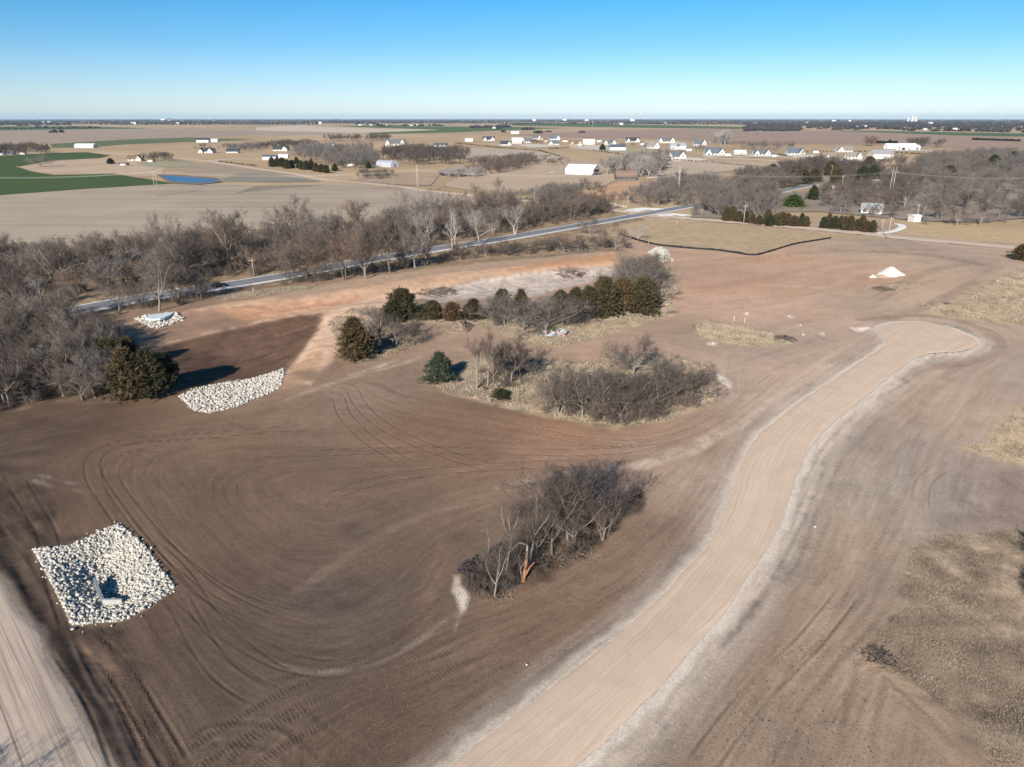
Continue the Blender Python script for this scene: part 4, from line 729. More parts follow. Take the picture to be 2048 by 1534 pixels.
# --- islands of trees on the graded site
I2 = 'leafless '
for px, py, h, k, mt, sx, lb in ((953, 778, 92, 7, 'mid', .8, 'slender leafless tree nearest the lone green cedar'), (975, 772, 110, 7, 'mid', .7, 'tallest slender leafless tree of the middle island'), (988, 784, 96, 2, 'brown', .8, 'straight slender leafless tree above the dark juniper clump'), (1042, 756, 78, 1, 'brown', 1.1, 'spreading leafless tree with rightward limbs on the middle island'),
        (1022, 766, 84, 8, 'mid', .9, 'thin leafless tree between the slender group and the spreading one'), (1268, 752, 82, 5, 'mid', 1.0, 'well-formed round-crowned leafless tree standing alone at the back of the middle island'), (1120, 826, 86, 4, 'mid', 1.1, 'pale-stemmed leafless tree at the front left of the island thicket'), (1165, 832, 70, 3, 'grey', 1.2, 'leafless tree with a bent pale trunk at the front of the island thicket'),
        (1190, 830, 80, 6, 'mid', 1.2, 'fanned many-stemmed leafless tree in the middle of the island thicket'), (1205, 828, 78, 8, 'grey', 1.2, 'leafless tree leaning right in the island thicket'), (1150, 800, 70, 4, 'brown', 1.3, 'dark twiggy tree at the back of the island thicket'), (1245, 848, 70, 6, 'brown', 1.6, 'low dense dark tree at the front tip of the island thicket'), (1260, 820, 72, 5, 'brown', 1.2, 'broad twiggy tree right of centre in the island thicket'),
        (1300, 822, 66, 6, 'mid', 1.5, 'spreading low tree near the right side of the island thicket'), (1350, 802, 76, 4, 'mid', 1.3, 'multi-stemmed tree at the right end of the island thicket'), (1385, 795, 68, 5, 'brown', 1.2, 'round twiggy tree at the extreme right of the middle island'), (1325, 770, 56, 8, 'grey', 1.2, 'thin tree behind the right end of the island thicket'), (1220, 795, 60, 1, 'brown', 1.3, 'low dark tree deep in the island thicket'),
        (1095, 808, 70, 5, 'mid', 1.1, 'grey tree at the left shoulder of the island thicket'), (790, 694, 62, 6, 'mid', 1.3, 'grey many-stemmed shrub tree right of the brown cedar'), (760, 690, 72, 2, 'mid', .9, 'thin leafless tree between the brown cedar and the grey shrub tree'), (825, 676, 48, 5, 'dark', 1.2, 'low dark leafless tree behind the grey shrub tree'), (735, 660, 50, 8, 'grey', 1.2, 'grey leafless tree behind the brown cedar'),
        (1088, 664, 72, 6, 'grey', 1.6, 'fan-shaped grey tree over the rubble heap'), (1045, 660, 62, 4, 'grey', 1.3, 'grey tree left of the rubble heap'), (1012, 652, 60, 6, 'grey', 1.2, 'grey shrub tree between the green cedars and the rubble heap'), (985, 645, 48, 5, 'mid', 1.2, 'low grey shrub tree at the right of the cedar row'), (1130, 650, 58, 4, 'dark', 1.3, 'dark leafless tree right of the rubble heap'),
        (1280, 600, 72, 5, 'grey', 1.1, 'grey dense tree behind the right end of the cedars'), (1260, 570, 62, 1, 'mid', 1.1, 'twiggy tree in front of the red embankment end'), (1300, 575, 66, 4, 'mid', 1.1, 'bushy tree beside the far white rock pile'), (1305, 605, 50, 6, 'dark', 1.2, 'dark low tree at the right end of the cedar row'), (1235, 590, 60, 6, 'grey', 1.2, 'pale grey shrub tree behind the rusty cedar')):
    tree_px(px, py, h * 1.16, k if px % 3 else AIRY[k], mt, lb, sx=sx)
for px, py, h, k, mt, sx, lb in ((988, 1192, 150, 3, 'mid', .8, 'front leafless tree nearest the white gravel spill'), (1012, 1150, 180, 7, 'mid', .8, 'slim upright tree in the near thicket'), (1045, 1158, 118, 8, 'brown', .9, 'broken-topped tree beside the orange torn trunk'), (1060, 1120, 175, 2, 'mid', .8, 'tall thin tree behind the orange torn trunk'), (1075, 1125, 150, 0, 'brown', .9, 'dark-limbed tree in the middle of the near thicket'),
        (1105, 1110, 165, 5, 'brown', .9, 'dense-crowned tree in the middle of the near thicket'), (1135, 1080, 155, 1, 'mid', 1.0, 'wide-crowned tree right of the middle of the near thicket'), (1120, 1060, 140, 4, 'dark', 1.1, 'dark bushy tree at the back of the near thicket'), (1165, 1060, 145, 5, 'brown', 1.0, 'dense twiggy tree in the right half of the near thicket'), (1190, 1040, 125, 6, 'dark', 1.1, 'dark vase-shaped tree in the right half of the near thicket'),
        (1150, 1090, 110, 4, 'mid', 1.0, 'low many-stemmed tree at the front of the near thicket'), (1215, 1070, 140, 8, 'dark', .9, 'leaning dark tree at the right end of the near thicket'), (1205, 1080, 105, 6, 'mid', 1.0, 'pale forked tree under the leaning dark one'), (975, 1120, 110, 7, 'grey', .6, 'thin pale sapling at the left tip of the near thicket'), (1085, 1085, 150, 1, 'dark', 1.0, 'dark spreading tree at the back left of the near thicket'),
        (1015, 1180, 80, 6, 'dark', 1.0, 'low dark brushy tree at the front left of the near thicket')):
    tree_px(px, py, h * 1.08, AIRY[k] if px < 1080 or px % 2 else k, mt, lb, sx=sx * .95)
# trees whose crowns just reach into the picture, and one whose shadow falls on the gravel
x, y, z = (float(v) for v in at(70, 1500)); tree(x - 5.5, y - 15.5, z, 11, 9, 'mid', 'leafless tree outside the picture shading the lower left gravel')
tree_px(83, 334, 26, 5, 'grey', 'big lone spreading tree in the green field at left', sx=1.5)
print('trees', round(time.time() - T0, 1))

# --- orange torn trunk in the near thicket
x, y, z = (float(v) for v in at(1046, 1163)); torn = thing('torn_trunk', 'splintered tree trunk with fresh orange wood in the near thicket', 'tree trunk', (x, y, z), 0)
mb = MB(); mb.tube((0, 0, -.2), (.25, .1, 1.6), .24, .20, 8); mb.tube((.25, .1, 1.6), (.42, .15, 3.0), .20, .12, 8); mb.build('trunk', B_RUST, torn, smooth=True)
mb = MB(); mb.tube((.15, .05, .5), (.75, .0, 1.9), .14, .09, 7); mb.tube((.75, 0, 1.9), (1.3, .1, 2.5), .09, .05, 6); mb.build('split_limb', B_RUST, torn, smooth=True)
mb = MB(); mb.tube((.42, .15, 3.0), (.45, .2, 4.6), .13, .1, 7); mb.tube((.45, .2, 4.6), (-.4, .1, 5.0), .09, .07, 6); mb.tube((-.4, .1, 5.0), (-1.9, -.1, 3.6), .07, .03, 6); mb.build('broken_top', B_GREY, torn, smooth=True)

# --- evergreen cedars: cores with many short sprays of scale leaves
def cedar_proto(seed, shape=1.0, n=900, lobes=.26):
    r = np.random.default_rng(seed); h = 5.0; w = 1.75
    ph = r.random(6) * 6.28
    def env(t, a): return w * np.clip((1 - t) ** (.62 * shape) * 1.08 * np.clip(t / .14 + .4, 0, 1), .03, 1) * (1 + lobes * (np.sin(3 * a + ph[0] + 5 * t) + .6 * np.sin(5 * a + ph[1] - 9 * t) + .5 * np.sin(2 * a + 14 * t + ph[2])))
    t = r.random(n) ** .85; a = r.random(n) * 6.283; rad_ = env(t, a) * (.50 + .64 * r.random(n) ** 1.4); P = np.stack([rad_ * np.cos(a), rad_ * np.sin(a), .12 + t * h * .93], 1)
    D = np.stack([np.cos(a), np.sin(a), .75 + .9 * t + r.normal(0, .25, n)], 1); D += r.normal(0, .3, D.shape); D /= np.linalg.norm(D, axis=1)[:, None]
    k = 7; Vs, Fs = [], []
    P = np.repeat(P, k, 0); D = np.repeat(D, k, 0) + r.normal(0, .45, (n * k, 3)); D /= np.linalg.norm(D, axis=1)[:, None]; L = (r.uniform(.18, .40, n) * r.choice([.8, 1, 1.3, 2.0], n)).repeat(k)[:, None] * r.uniform(.7, 1.3, (n * k, 1))
    S = np.cross(D, r.normal(0, 1, (n * k, 3))); S /= np.linalg.norm(S, axis=1)[:, None] + 1e-9; P = P + r.normal(0, .08, P.shape); w_ = r.uniform(.04, .085, n * k)[:, None]
    V = np.stack([P - S * w_, P + S * w_, P + D * L], 1).reshape(-1, 3); F = np.arange(n * k * 3).reshape(-1, 3)
    ca, ct = np.meshgrid(np.linspace(0, 6.283, 13)[:-1], np.linspace(.02, .95, 9)); cr = env(ct, ca) * .52; cv = np.stack([cr * np.cos(ca), cr * np.sin(ca), .12 + ct * h * .9], -1).reshape(-1, 3) + r.normal(0, .06, (108, 3))
    i = np.arange(108).reshape(9, 12); j = np.roll(i, -1, 1); cf = np.stack([i[:-1], j[:-1], j[1:], i[1:]], -1).reshape(-1, 4)
    Vc, Fc = join([(V, F), (cv, cf)]); Vc[:, 2] *= h / Vc[:, 2].max()
    m = MB(); m.tube((0, 0, -.2), (0, 0, 1.2), .13, .10, 7); m.tube((0, 0, 1.2), (.03, 0, 3.4), .10, .03, 7)
    return mesh_np('foliage_%d' % seed, Vc, Fc), m.mesh('cedar_trunk_%d' % seed, B_BROWN, True)
def leaf_mat(name, ca, cb, cc):
    m, nt, b = new_mat(name); n = noise(nt, 1.6, 3, .6); n2 = noise(nt, 9.0, 2, .6); c = mixc(nt, ca, cb, ramp(nt, n, .35, .65)); c = mixc(nt, c, cc, ramp(nt, n2, .5, .75, 0, .8))
    nt.links.new(c, b.inputs['Base Color']); b.inputs['Roughness'].default_value = .8; b.inputs['Specular IOR Level'].default_value = .15; return m
LM = {'green': leaf_mat('cedar_green', (.045, .041, .022), (.064, .056, .028), (.085, .066, .033)), 'olive': leaf_mat('cedar_olive', (.058, .050, .026), (.078, .064, .031), (.092, .066, .034)), 'rust': leaf_mat('cedar_rust', (.085, .055, .03), (.115, .072, .038), (.075, .065, .03)),
      'brown': leaf_mat('cedar_brown', (.072, .052, .028), (.10, .07, .036), (.066, .056, .027)), 'blue': leaf_mat('cedar_bluegreen', (.042, .052, .034), (.062, .074, .048), (.088, .098, .068)), 'dark': leaf_mat('cedar_dark', (.028, .036, .018), (.045, .05, .022), (.06, .055, .025)), 'bright': leaf_mat('juniper_bright', (.05, .078, .02), (.07, .10, .026), (.10, .11, .035))}
CED = [cedar_proto(i, sh) for i, sh in enumerate((.85, .6, 1.05, .7))]
for c in CED: c[0].materials.append(LM['green'])
def cedar(px, py, hpx, wpx, mt, label, group=None, name='cedar_tree', cat='cedar'):
    x, y, z = (float(v) for v in at(px, py)); k = mpp(py); t = thing(name, label, cat, (x, y, z - .08), random.random() * 6.28, group); sh = hpx * k * 1.05 / 5.0; sw = wpx * k / 3.7; t.scale = (sw, sw, sh)
    f, tr = random.choice(CED); obj('foliage', f, t, mat=LM[mt]); obj('trunk', tr, t); return t
for a in ((262, 797, 112, 76, 'brown', 'largest brown-green cedar at the front of the left wood'), (304, 792, 104, 74, 'green', 'dark green cedar at the right front of the left wood'), (332, 770, 74, 52, 'dark', 'dark cedar at the right end of the left wood'), (225, 752, 84, 52, 'olive', 'olive cedar behind the largest one in the left wood'), (262, 735, 70, 50, 'brown', 'brown cedar at the back of the left cedar group'),
          (182, 715, 56, 54, 'rust', 'rust-coloured cedar inside the left wood'), (85, 652, 40, 44, 'dark', 'dark rounded cedar by the road at the far left'), (210, 700, 44, 36, 'olive', 'small olive cedar at the back of the left wood'), (712, 718, 92, 72, 'brown', 'large brown-green cedar standing alone left of centre'), (806, 638, 66, 68, 'green', 'dark green rounded cedar at the left of the centre row'),
          (780, 643, 42, 28, 'dark', 'small dark cedar tucked left of the rounded one'), (846, 638, 32, 15, 'dark', 'narrow dark cedar in the gap of the centre row'), (866, 639, 42, 42, 'olive', 'olive cedar second in the centre row'), (904, 641, 40, 40, 'rust', 'rusty brown cedar third in the centre row'), (947, 638, 44, 50, 'green', 'green cedar fourth in the centre row'),
          (1004, 630, 56, 42, 'green', 'green cedar behind the grey shrub trees of the centre row'), (1042, 628, 54, 40, 'olive', 'olive cedar half hidden behind the fan-shaped grey tree'), (1120, 628, 52, 46, 'olive', 'olive cedar left of the big right-hand cedars'), (1150, 630, 58, 48, 'green', 'green cedar beside the big right-hand cedars'), (1176, 634, 66, 58, 'green', 'broad green cedar left of the tallest olive one'),
          (1210, 632, 82, 68, 'olive', 'tallest olive cedar in the right-hand cedar clump'), (1244, 622, 70, 54, 'rust', 'rusty cedar in the right-hand cedar clump'), (1284, 626, 74, 70, 'olive', 'wide olive cedar at the right end of the clump'), (1204, 600, 50, 48, 'green', 'green cedar behind the right-hand cedar clump'), (880, 763, 66, 62, 'blue', 'lone blue-green cone-shaped cedar on bare dirt'),
          (1002, 796, 22, 40, 'dark', 'low dark juniper clump in front of the slender trees'), (2044, 520, 34, 44, 'brown', 'dark brown cedar cut by the right edge'), (912, 505, 18, 14, 'green', 'tiny dark green cedar on the road verge'), (670, 342, 15, 14, 'dark', 'small dark cedar right of the pine row'), (737, 337, 13, 12, 'dark', 'small dark cedar left of the silver arched shed'), (222, 328, 12, 16, 'dark', 'dark cedar beside the pond farmhouse'),
          (1587, 414, 26, 46, 'bright', 'bright green rounded juniper bush by the road bend'), (1604, 368, 30, 42, 'olive', 'wide olive cedar above the road bend'), (1582, 367, 27, 34, 'olive', 'olive cedar left of the wide one above the road bend'), (1628, 364, 28, 30, 'brown', 'brown cedar right of the wide one above the road bend'), (1672, 372, 40, 28, 'brown', 'tall brown cedar left of the dark grove'), (1660, 352, 30, 28, 'brown', 'brown cedar above the small brown shed'),
          (1735, 345, 32, 30, 'olive', 'olive cedar crown above the dark grove'), (1722, 375, 44, 30, 'dark', 'dark evergreen left of the pale blue house'), (1742, 372, 42, 28, 'dark', 'dark evergreen behind the pale blue house'), (1896, 358, 28, 30, 'olive', 'olive cedar inside the right-hand woods'), (1985, 335, 26, 26, 'dark', 'dark green cedar at the back of the right-hand woods'), (2026, 322, 20, 20, 'green', 'green cedar near the right edge of the far woods'), (1545, 345, 18, 24, 'dark', 'dark cedar below the white new house'), (1625, 400, 30, 26, 'dark', 'dark conifer right of the bright juniper'), (1205, 300, 12, 12, 'dark', 'tiny dark evergreen between the new houses')):
    cedar(*a)
rr_ = random.Random(5)
for n, (xa, ya), (xb, yb), hp, lb, gr in ((7, (1452, 441), (1532, 449), 22, 'brown-green cedar in the hedge at the foot of the bare grove', 'cedar hedge below the grove'), (7, (1540, 450), (1612, 453), 24, 'brown-green cedar in the hedge left of the gap', 'cedar hedge left of the driveway gap'), (10, (1646, 455), (1742, 465), 25, 'brown-green cedar in the hedge right of the gap below the farmhouse', 'cedar hedge below the farmhouse')):
    for i in range(n):
        f = i / (n - 1); cedar(xa + (xb - xa) * f + rr_.uniform(-2, 2), ya + (yb - ya) * f + rr_.uniform(-1.5, 1.5), hp * rr_.uniform(.9, 1.45), 18 * rr_.uniform(.85, 1.2), rr_.choice(['brown', 'brown', 'olive', 'dark', 'olive']), lb, gr)
for i in range(12):
    f = i / 11; cedar(545 + 108 * f, 332 + 12.5 * f + rr_.uniform(-2, 2), rr_.uniform(14, 24), rr_.uniform(13, 18), rr_.choice(['green', 'dark', 'green', 'brown']), 'dark green pine in the windbreak row by the dirt road', 'pine windbreak by the dirt road', 'pine_tree', 'pine')
for i in range(15):
    f = i / 14; cedar(1947 + 90 * f, 280 + 3 * f, rr_.uniform(4, 5.5), 7.5, 'dark', 'dark evergreen in the long hedge across the far brown field', 'far evergreen hedge', 'evergreen_shrub', 'evergreen')
for i in range(7):
    cedar(1755 + 6 * i, 287, rr_.uniform(5, 8), 8, 'dark', 'dark evergreen behind the long white farm shed', 'evergreens behind the farm shed', 'evergreen_shrub', 'evergreen')
# --- planted rows of young shrubs round the new lots
def blob(seed, n=90):
    r = np.random.default_rng(seed); a = r.random(n) * 6.28; u = r.random(n); P = np.stack([np.cos(a) * np.sqrt(1 - u * u), np.sin(a) * np.sqrt(1 - u * u), u], 1) * .42 + np.array([0, 0, .1]); D = P + r.normal(0, .25, P.shape); D /= np.linalg.norm(D, axis=1)[:, None]
    S = np.cross(D, r.normal(0, 1, P.shape)); S /= np.linalg.norm(S, axis=1)[:, None]; P = P * .75; V = np.stack([P - S * .12, P + S * .12, P + D * .35], 1).reshape(-1, 3); return V, np.arange(n * 3).reshape(-1, 3)
shrub_me = [mesh_np('young_shrub', *blob(i), flat_mat('young_shrub_%d' % i, c, .9, .2, 1.0)) for i, c in enumerate(((.12, .095, .055), (.16, .10, .065), (.10, .10, .05)))]
for (xa, ya), (xb, yb), n, lb in (((1000, 296), (1078, 302), 15, 'young shrub in the row along the pale mown lot'), ((1080, 302), (1118, 313), 12, 'young shrub in the slanting row beside the mown lot'), ((1100, 298), (1136, 296), 8, 'young shrub in the short row behind the mown lot'), ((1048, 316), (1098, 312), 10, 'young shrub in the near row of the mown lot'), ((1188, 302), (1262, 311), 15, 'young shrub in the row along the subdivision street'),
        ((1312, 319), (1412, 324), 15, 'young shrub in the spaced row in front of the large white house'), ((1424, 325), (1540, 337), 20, 'young shrub in the long row beside the pale driveway'), ((912, 287), (1000, 296), 18, 'young shrub in the row running down from the white house'), ((1792, 306), (1890, 311), 22, 'young shrub in the row below the grain bins'), ((1616, 303), (1730, 304), 16, 'young shrub in the row behind the blue-grey house'), ((440, 324), (512, 332), 14, 'young shrub in the row beside the farm lane'), ((1555, 309), (1572, 312), 6, 'young shrub in the short row left of the blue-grey house')):
    for i in range(n):
        f = i / (n - 1); px_, py_ = xa + (xb - xa) * f, ya + (yb - ya) * f; x, y, z = (float(v) for v in at(px_, py_)); k = mpp(py_) * rr_.uniform(3.4, 5.0)
        tag(obj('young_shrub', shrub_me[rr_.randrange(3)], None, (x + rr_.uniform(-.5, .5), y + rr_.uniform(-2, 2), z), rr_.random() * 6, k), lb, 'shrub', lb.replace('young shrub in the', 'young shrubs in the'))
# --- brush too thick to count: undergrowth of the belts and woods, far groves, horizon woods
def copies(proto, X_, Y_, Z_, S_, seed=0, sz=None):
    V, F = proto; r = np.random.default_rng(seed); n = len(X_); a = r.random(n) * 6.283; c, s = np.cos(a)[:, None], np.sin(a)[:, None]; sz = S_ if sz is None else sz
    W = np.stack([(V[None, :, 0] * c - V[None, :, 1] * s) * S_[:, None] + X_[:, None], (V[None, :, 0] * s + V[None, :, 1] * c) * S_[:, None] + Y_[:, None], V[None, :, 2] * np.asarray(sz)[:, None] + Z_[:, None]], -1).reshape(-1, 3)
    return W, (F[None] + (np.arange(n) * len(V))[:, None, None]).reshape(-1, F.shape[1])
def shrub_geo(seed, stems=9, nb=(3, 4, 3)):
    r = random.Random(seed); tw = []
    for s in range(stems):
        a = r.random() * 6.283; d = Vector((math.cos(a) * .5, math.sin(a) * .5, 1)).normalized(); p = Vector((math.cos(a) * .08, math.sin(a) * .08, -.05)); q = p + d * r.uniform(.5, .85); tw.append((p, q, .016, 0))
        for k in range(7):
            t = r.uniform(.25, .95); b0 = p.lerp(q, t); e = (d + Vector((r.gauss(0, .7), r.gauss(0, .7), r.gauss(0, .3)))).normalized(); l = r.uniform(.2, .45); tw.append((b0, b0 + e * l, .009, 0))
            for j in range(2):
                b1 = b0 + e * l * r.uniform(.3, .8); tw.append((b1, b1 + (e + Vector((r.gauss(0, .8), r.gauss(0, .8), r.gauss(0, .5)))).normalized() * l * .7, .007, 0))
    return cones(tw)
SHR = [shrub_geo(i) for i in range(4)]
def brush(poly_px, n, hlo, hhi, mat, label, seed, name='brush_thicket', cat='brush'):
    P = in_poly(AT(poly_px), n, 0, seed); s = np.random.default_rng(seed).uniform(hlo, hhi, len(P))
    return tag(scatter(name, SHR, np.c_[P, hm(P[:, 0], P[:, 1])], s, s, mat, seed), label, cat, kind='stuff')
brush([(-60, 528), (200, 522), (400, 506), (600, 482), (800, 452), (1000, 430), (1220, 412), (1225, 430), (1100, 452), (940, 478), (733, 512), (512, 551), (313, 580), (100, 618), (-60, 632)], 420, 2.5, 5.5, T_BROWN, 'brown undergrowth filling the belt behind the paved road', 21)
brush([(80, 655), (220, 636), (330, 618), (425, 596), (415, 588), (300, 604), (200, 622), (80, 642)], 60, 1.5, 3, T_DARK, 'dark scrub along the near verge at left', 22)
brush([(560, 576), (720, 553), (920, 522), (1100, 506), (1228, 500), (1228, 482), (1100, 490), (930, 505), (720, 540), (560, 566)], 170, 1.8, 3.8, T_DARK, 'dark scrub row above the embankment', 23)
brush([(-90, 665), (90, 655), (210, 672), (235, 720), (240, 795), (120, 802), (0, 828), (-90, 850)], 240, 2, 4.2, T_DARK, 'dark undergrowth of the left-hand wood', 24)
brush([(1382, 430), (1400, 395), (1440, 380), (1500, 372), (1545, 385), (1555, 430), (1450, 440)], 90, 3, 6, T_GREY, 'grey undergrowth of the grove behind the junction', 25)
brush([(1830, 450), (1960, 453), (2100, 445), (2100, 330), (1990, 322), (1900, 330), (1830, 335), (1760, 348), (1640, 380), (1560, 395), (1560, 425), (1700, 436), (1790, 440)], 330, 3, 6, T_GREY, 'grey brush filling the right-hand woods', 26)
brush([(1300, 378), (1370, 360), (1440, 362), (1400, 395), (1380, 412), (1300, 418), (1230, 412), (1240, 385)], 110, 3, 6, T_GREY, 'grey scrub around the junction', 27)
brush([(1086, 440), (1110, 405), (1150, 395), (1215, 408), (1228, 425), (1180, 440), (1110, 450)], 60, 3, 6, T_BROWN, 'brown scrub at the end of the belt', 28)
brush([(1145, 380), (1165, 366), (1200, 372), (1204, 386), (1160, 386)], 16, 4, 7, T_DARK, 'dark bush clump in front of the big white barn', 29)
brush([(1085, 835), (1120, 830), (1230, 856), (1340, 840), (1400, 810), (1405, 770), (1300, 760), (1130, 775), (1090, 800)], 190, 1.4, 3.8, T_BROWN, 'brown undergrowth of the island thicket', 30)
brush([(940, 1185), (1000, 1198), (1090, 1150), (1220, 1070), (1250, 1020), (1180, 1010), (1060, 1070), (960, 1120)], 70, .8, 2.4, T_DARK, 'dark undergrowth of the near thicket', 31)
brush([(928, 1190), (1000, 1202), (1045, 1152), (990, 1118), (942, 1140)], 60, .7, 1.9, T_BROWN, 'brown brush at the left tip of the near thicket', 36)
brush([(690, 690), (760, 705), (850, 680), (850, 655), (780, 640), (700, 640)], 50, 1, 2.6, T_GREY, 'grey undergrowth round the brown cedar', 32)
brush([(970, 655), (1140, 655), (1300, 610), (1330, 560), (1310, 520), (1250, 525), (1220, 590), (1000, 635)], 240, 2, 5, T_GREY, 'grey undergrowth among the centre cedars', 33)
brush([(960, 785), (1050, 775), (1050, 740), (960, 745)], 26, 1, 2.4, T_BROWN, 'brown undergrowth below the slender trees', 34)
brush([(2072, 1240), (2140, 1240), (2140, 1090), (2066, 1070)], 40, 1.5, 3.5, T_DARK, 'dark brush at the right edge above the dry grass', 35)
def grove(poly_px, n, h0, h1, mat, label, seed, name='bare_grove', cat='grove'):
    if seed > 40 and seed < 80: n = int(n * 2.6); h0 *= 1.15; h1 *= 1.3
    P = in_poly(AT(poly_px), n, 0, seed); s = np.random.default_rng(seed).uniform(h0, h1, len(P)) / 10
    return tag(scatter(name, FARG2, np.c_[P, hm(P[:, 0], P[:, 1])], s, s, mat, seed), label, cat, kind='stuff')
FARG2 = []

for sd in (301, 302, 303, 304):
    (tv, tf), (cv, cf) = grow_tree(sd, limbs=5, nb=(5, 5, 5), twig=.035, tr=.2); s = 10 / cv[:, 2].max(); V, F = join([(tv, tf), (cv, cf)]); FARG2.append((V * s, F))
for a in (([(1386, 432), (1400, 395), (1440, 380), (1500, 370), (1550, 380), (1556, 425), (1450, 438)], 70, 8, 13, T_GREY, 'grey leafless mass of the grove behind the junction', 36), ([(1840, 446), (1960, 450), (2150, 440), (2150, 320), (1990, 318), (1900, 326), (1830, 332), (1840, 380)], 360, 7, 12.5, T_GREY, 'grey leafless mass of the far right woods', 37), ([(1640, 418), (1650, 388), (1760, 352), (1840, 335), (1840, 400), (1800, 415), (1720, 415)], 170, 6, 11, T_BROWN, 'brown leafless mass round the farmhouse', 38),
          ([(-80, 530), (200, 524), (400, 508), (600, 486), (800, 456), (1000, 433), (1210, 414), (1215, 428), (1100, 446), (940, 470), (733, 504), (512, 543), (313, 572), (100, 608), (-80, 622)], 260, 6.5, 12, T_BROWN, 'brown leafless mass filling the belt behind the paved road', 39), ([(-90, 668), (90, 656), (200, 672), (228, 715), (230, 780), (120, 786), (0, 808), (-90, 830)], 60, 6, 9.5, T_DARK, 'dark leafless mass filling the left-hand wood', 40), ([(1240, 410), (1300, 380), (1370, 362), (1440, 366), (1395, 395), (1380, 412), (1300, 416)], 40, 5, 9, T_GREY, 'grey scrub trees left of the grove', 59), ([(590, 326), (600, 305), (660, 303), (740, 304), (752, 326), (700, 333), (640, 330)], 46, 9, 14, T_GREY, 'leafless grove round the houses behind the pine row', 41), ([(757, 318), (790, 308), (870, 308), (930, 316), (936, 328), (880, 331), (810, 330)], 48, 9, 15, T_DARK, 'dark leafless grove behind the silver arched shed', 42),
          ([(512, 300), (530, 290), (620, 288), (620, 300)], 26, 7, 11, T_DARK, 'leafless tree line left of the grove houses', 43), ([(642, 283), (660, 280), (777, 279), (777, 283)], 22, 8, 14, T_DARK, 'far leafless tree line behind the large houses', 44), ([(930, 350), (960, 338), (1055, 330), (1060, 338), (980, 350)], 30, 5, 8, T_BROWN, 'brown scrub line beyond the hayfield', 45),
          ([(1210, 350), (1225, 340), (1290, 332), (1330, 340), (1320, 352), (1270, 356)], 22, 9, 14, T_PALE, 'pale leafless trees round the brown-roofed house', 46), ([(-30, 312), (0, 303), (60, 300), (100, 305), (105, 309), (40, 311)], 26, 8, 12, T_DARK, 'leafless grove round the farmstead at the left edge', 47), ([(280, 322), (300, 316), (345, 318), (340, 324)], 9, 6, 9, T_DARK, 'small trees in the farmhouse yard by the pond', 48),
          ([(440, 302), (470, 297), (520, 296), (520, 304)], 16, 5, 9, T_GREY, 'scrubby trees behind the small white houses', 49), ([(1415, 287), (1440, 284), (1456, 285), (1450, 290)], 8, 14, 22, T_PALE, 'tall pale trees at the edge of the ploughed field', 50), ([(1455, 292), (1520, 292), (1590, 295), (1590, 298), (1500, 297)], 24, 5, 10, T_GREY, 'scrub line along the ploughed field', 51),
          ([(1725, 292), (1745, 290), (1745, 293)], 4, 12, 16, T_RUST, 'reddish round tree left of the farm sheds', 52), ([(1815, 289), (1860, 291), (1885, 293), (1885, 296), (1820, 294)], 10, 8, 14, T_DARK, 'dark trees right of the farm sheds', 53), ([(1600, 330), (1640, 330), (1760, 348), (1760, 362), (1690, 376), (1640, 345)], 30, 7, 11, T_DARK, 'dark leafless trees below the right-hand lawns', 54),
          ([(1030, 325), (1060, 322), (1150, 326), (1130, 332), (1060, 334)], 10, 4, 7, T_BROWN, 'small thicket left of the big white barn', 55), ([(870, 352), (960, 350), (950, 357), (880, 356)], 12, 5, 8, T_PALE, 'pale scrub beside the dark pool', 56), ([(712, 360), (725, 350), (790, 352), (780, 360)], 14, 4, 6, T_BROWN, 'brown bushes in the russet lot', 57), ([(1060, 288), (1085, 290), (1085, 286), (1064, 284)], 5, 5, 8, T_DARK, 'small yard trees among the new houses', 58), ([(1180, 296), (1300, 290), (1420, 300), (1560, 304), (1640, 312), (1400, 308)], 16, 5, 9, T_GREY, 'scattered small trees between the new houses', 60), ([(1200, 350), (1240, 330), (1330, 318), (1340, 335), (1290, 352)], 34, 8, 13, T_GREY, 'grey leafless trees behind the brown-roofed house', 72), ([(1560, 340), (1640, 332), (1720, 342), (1650, 352), (1570, 350)], 44, 6, 10, T_DARK, 'dark leafless trees below the straw lawns', 73), ([(1750, 336), (1860, 322), (2000, 314), (2200, 312), (2200, 322), (1900, 332)], 90, 7, 12, T_GREY, 'far edge trees of the right-hand woods', 74), ([(1450, 372), (1480, 352), (1560, 352), (1600, 372), (1560, 385)], 46, 5, 9, T_BROWN, 'brown brush above the road bend', 75), ([(640, 330), (700, 325), (760, 326), (740, 336), (690, 338)], 26, 7, 11, T_GREY, 'grey trees left of the silver arched shed', 76), ([(930, 330), (1000, 322), (1060, 318), (1070, 330), (980, 340)], 34, 5, 9, T_BROWN, 'brown brush at the edge of the mown lot', 77), ([(360, 302), (400, 298), (520, 292), (640, 286), (640, 292), (500, 300)], 40, 5, 9, T_GREY, 'thin tree line behind the farm lane houses', 78), ([(1040, 400), (1090, 388), (1150, 384), (1160, 394), (1080, 408)], 26, 4, 7, T_GREY, 'pale brush behind the end of the belt', 79)):
    grove(*a)
r = np.random.default_rng(77); pts = []
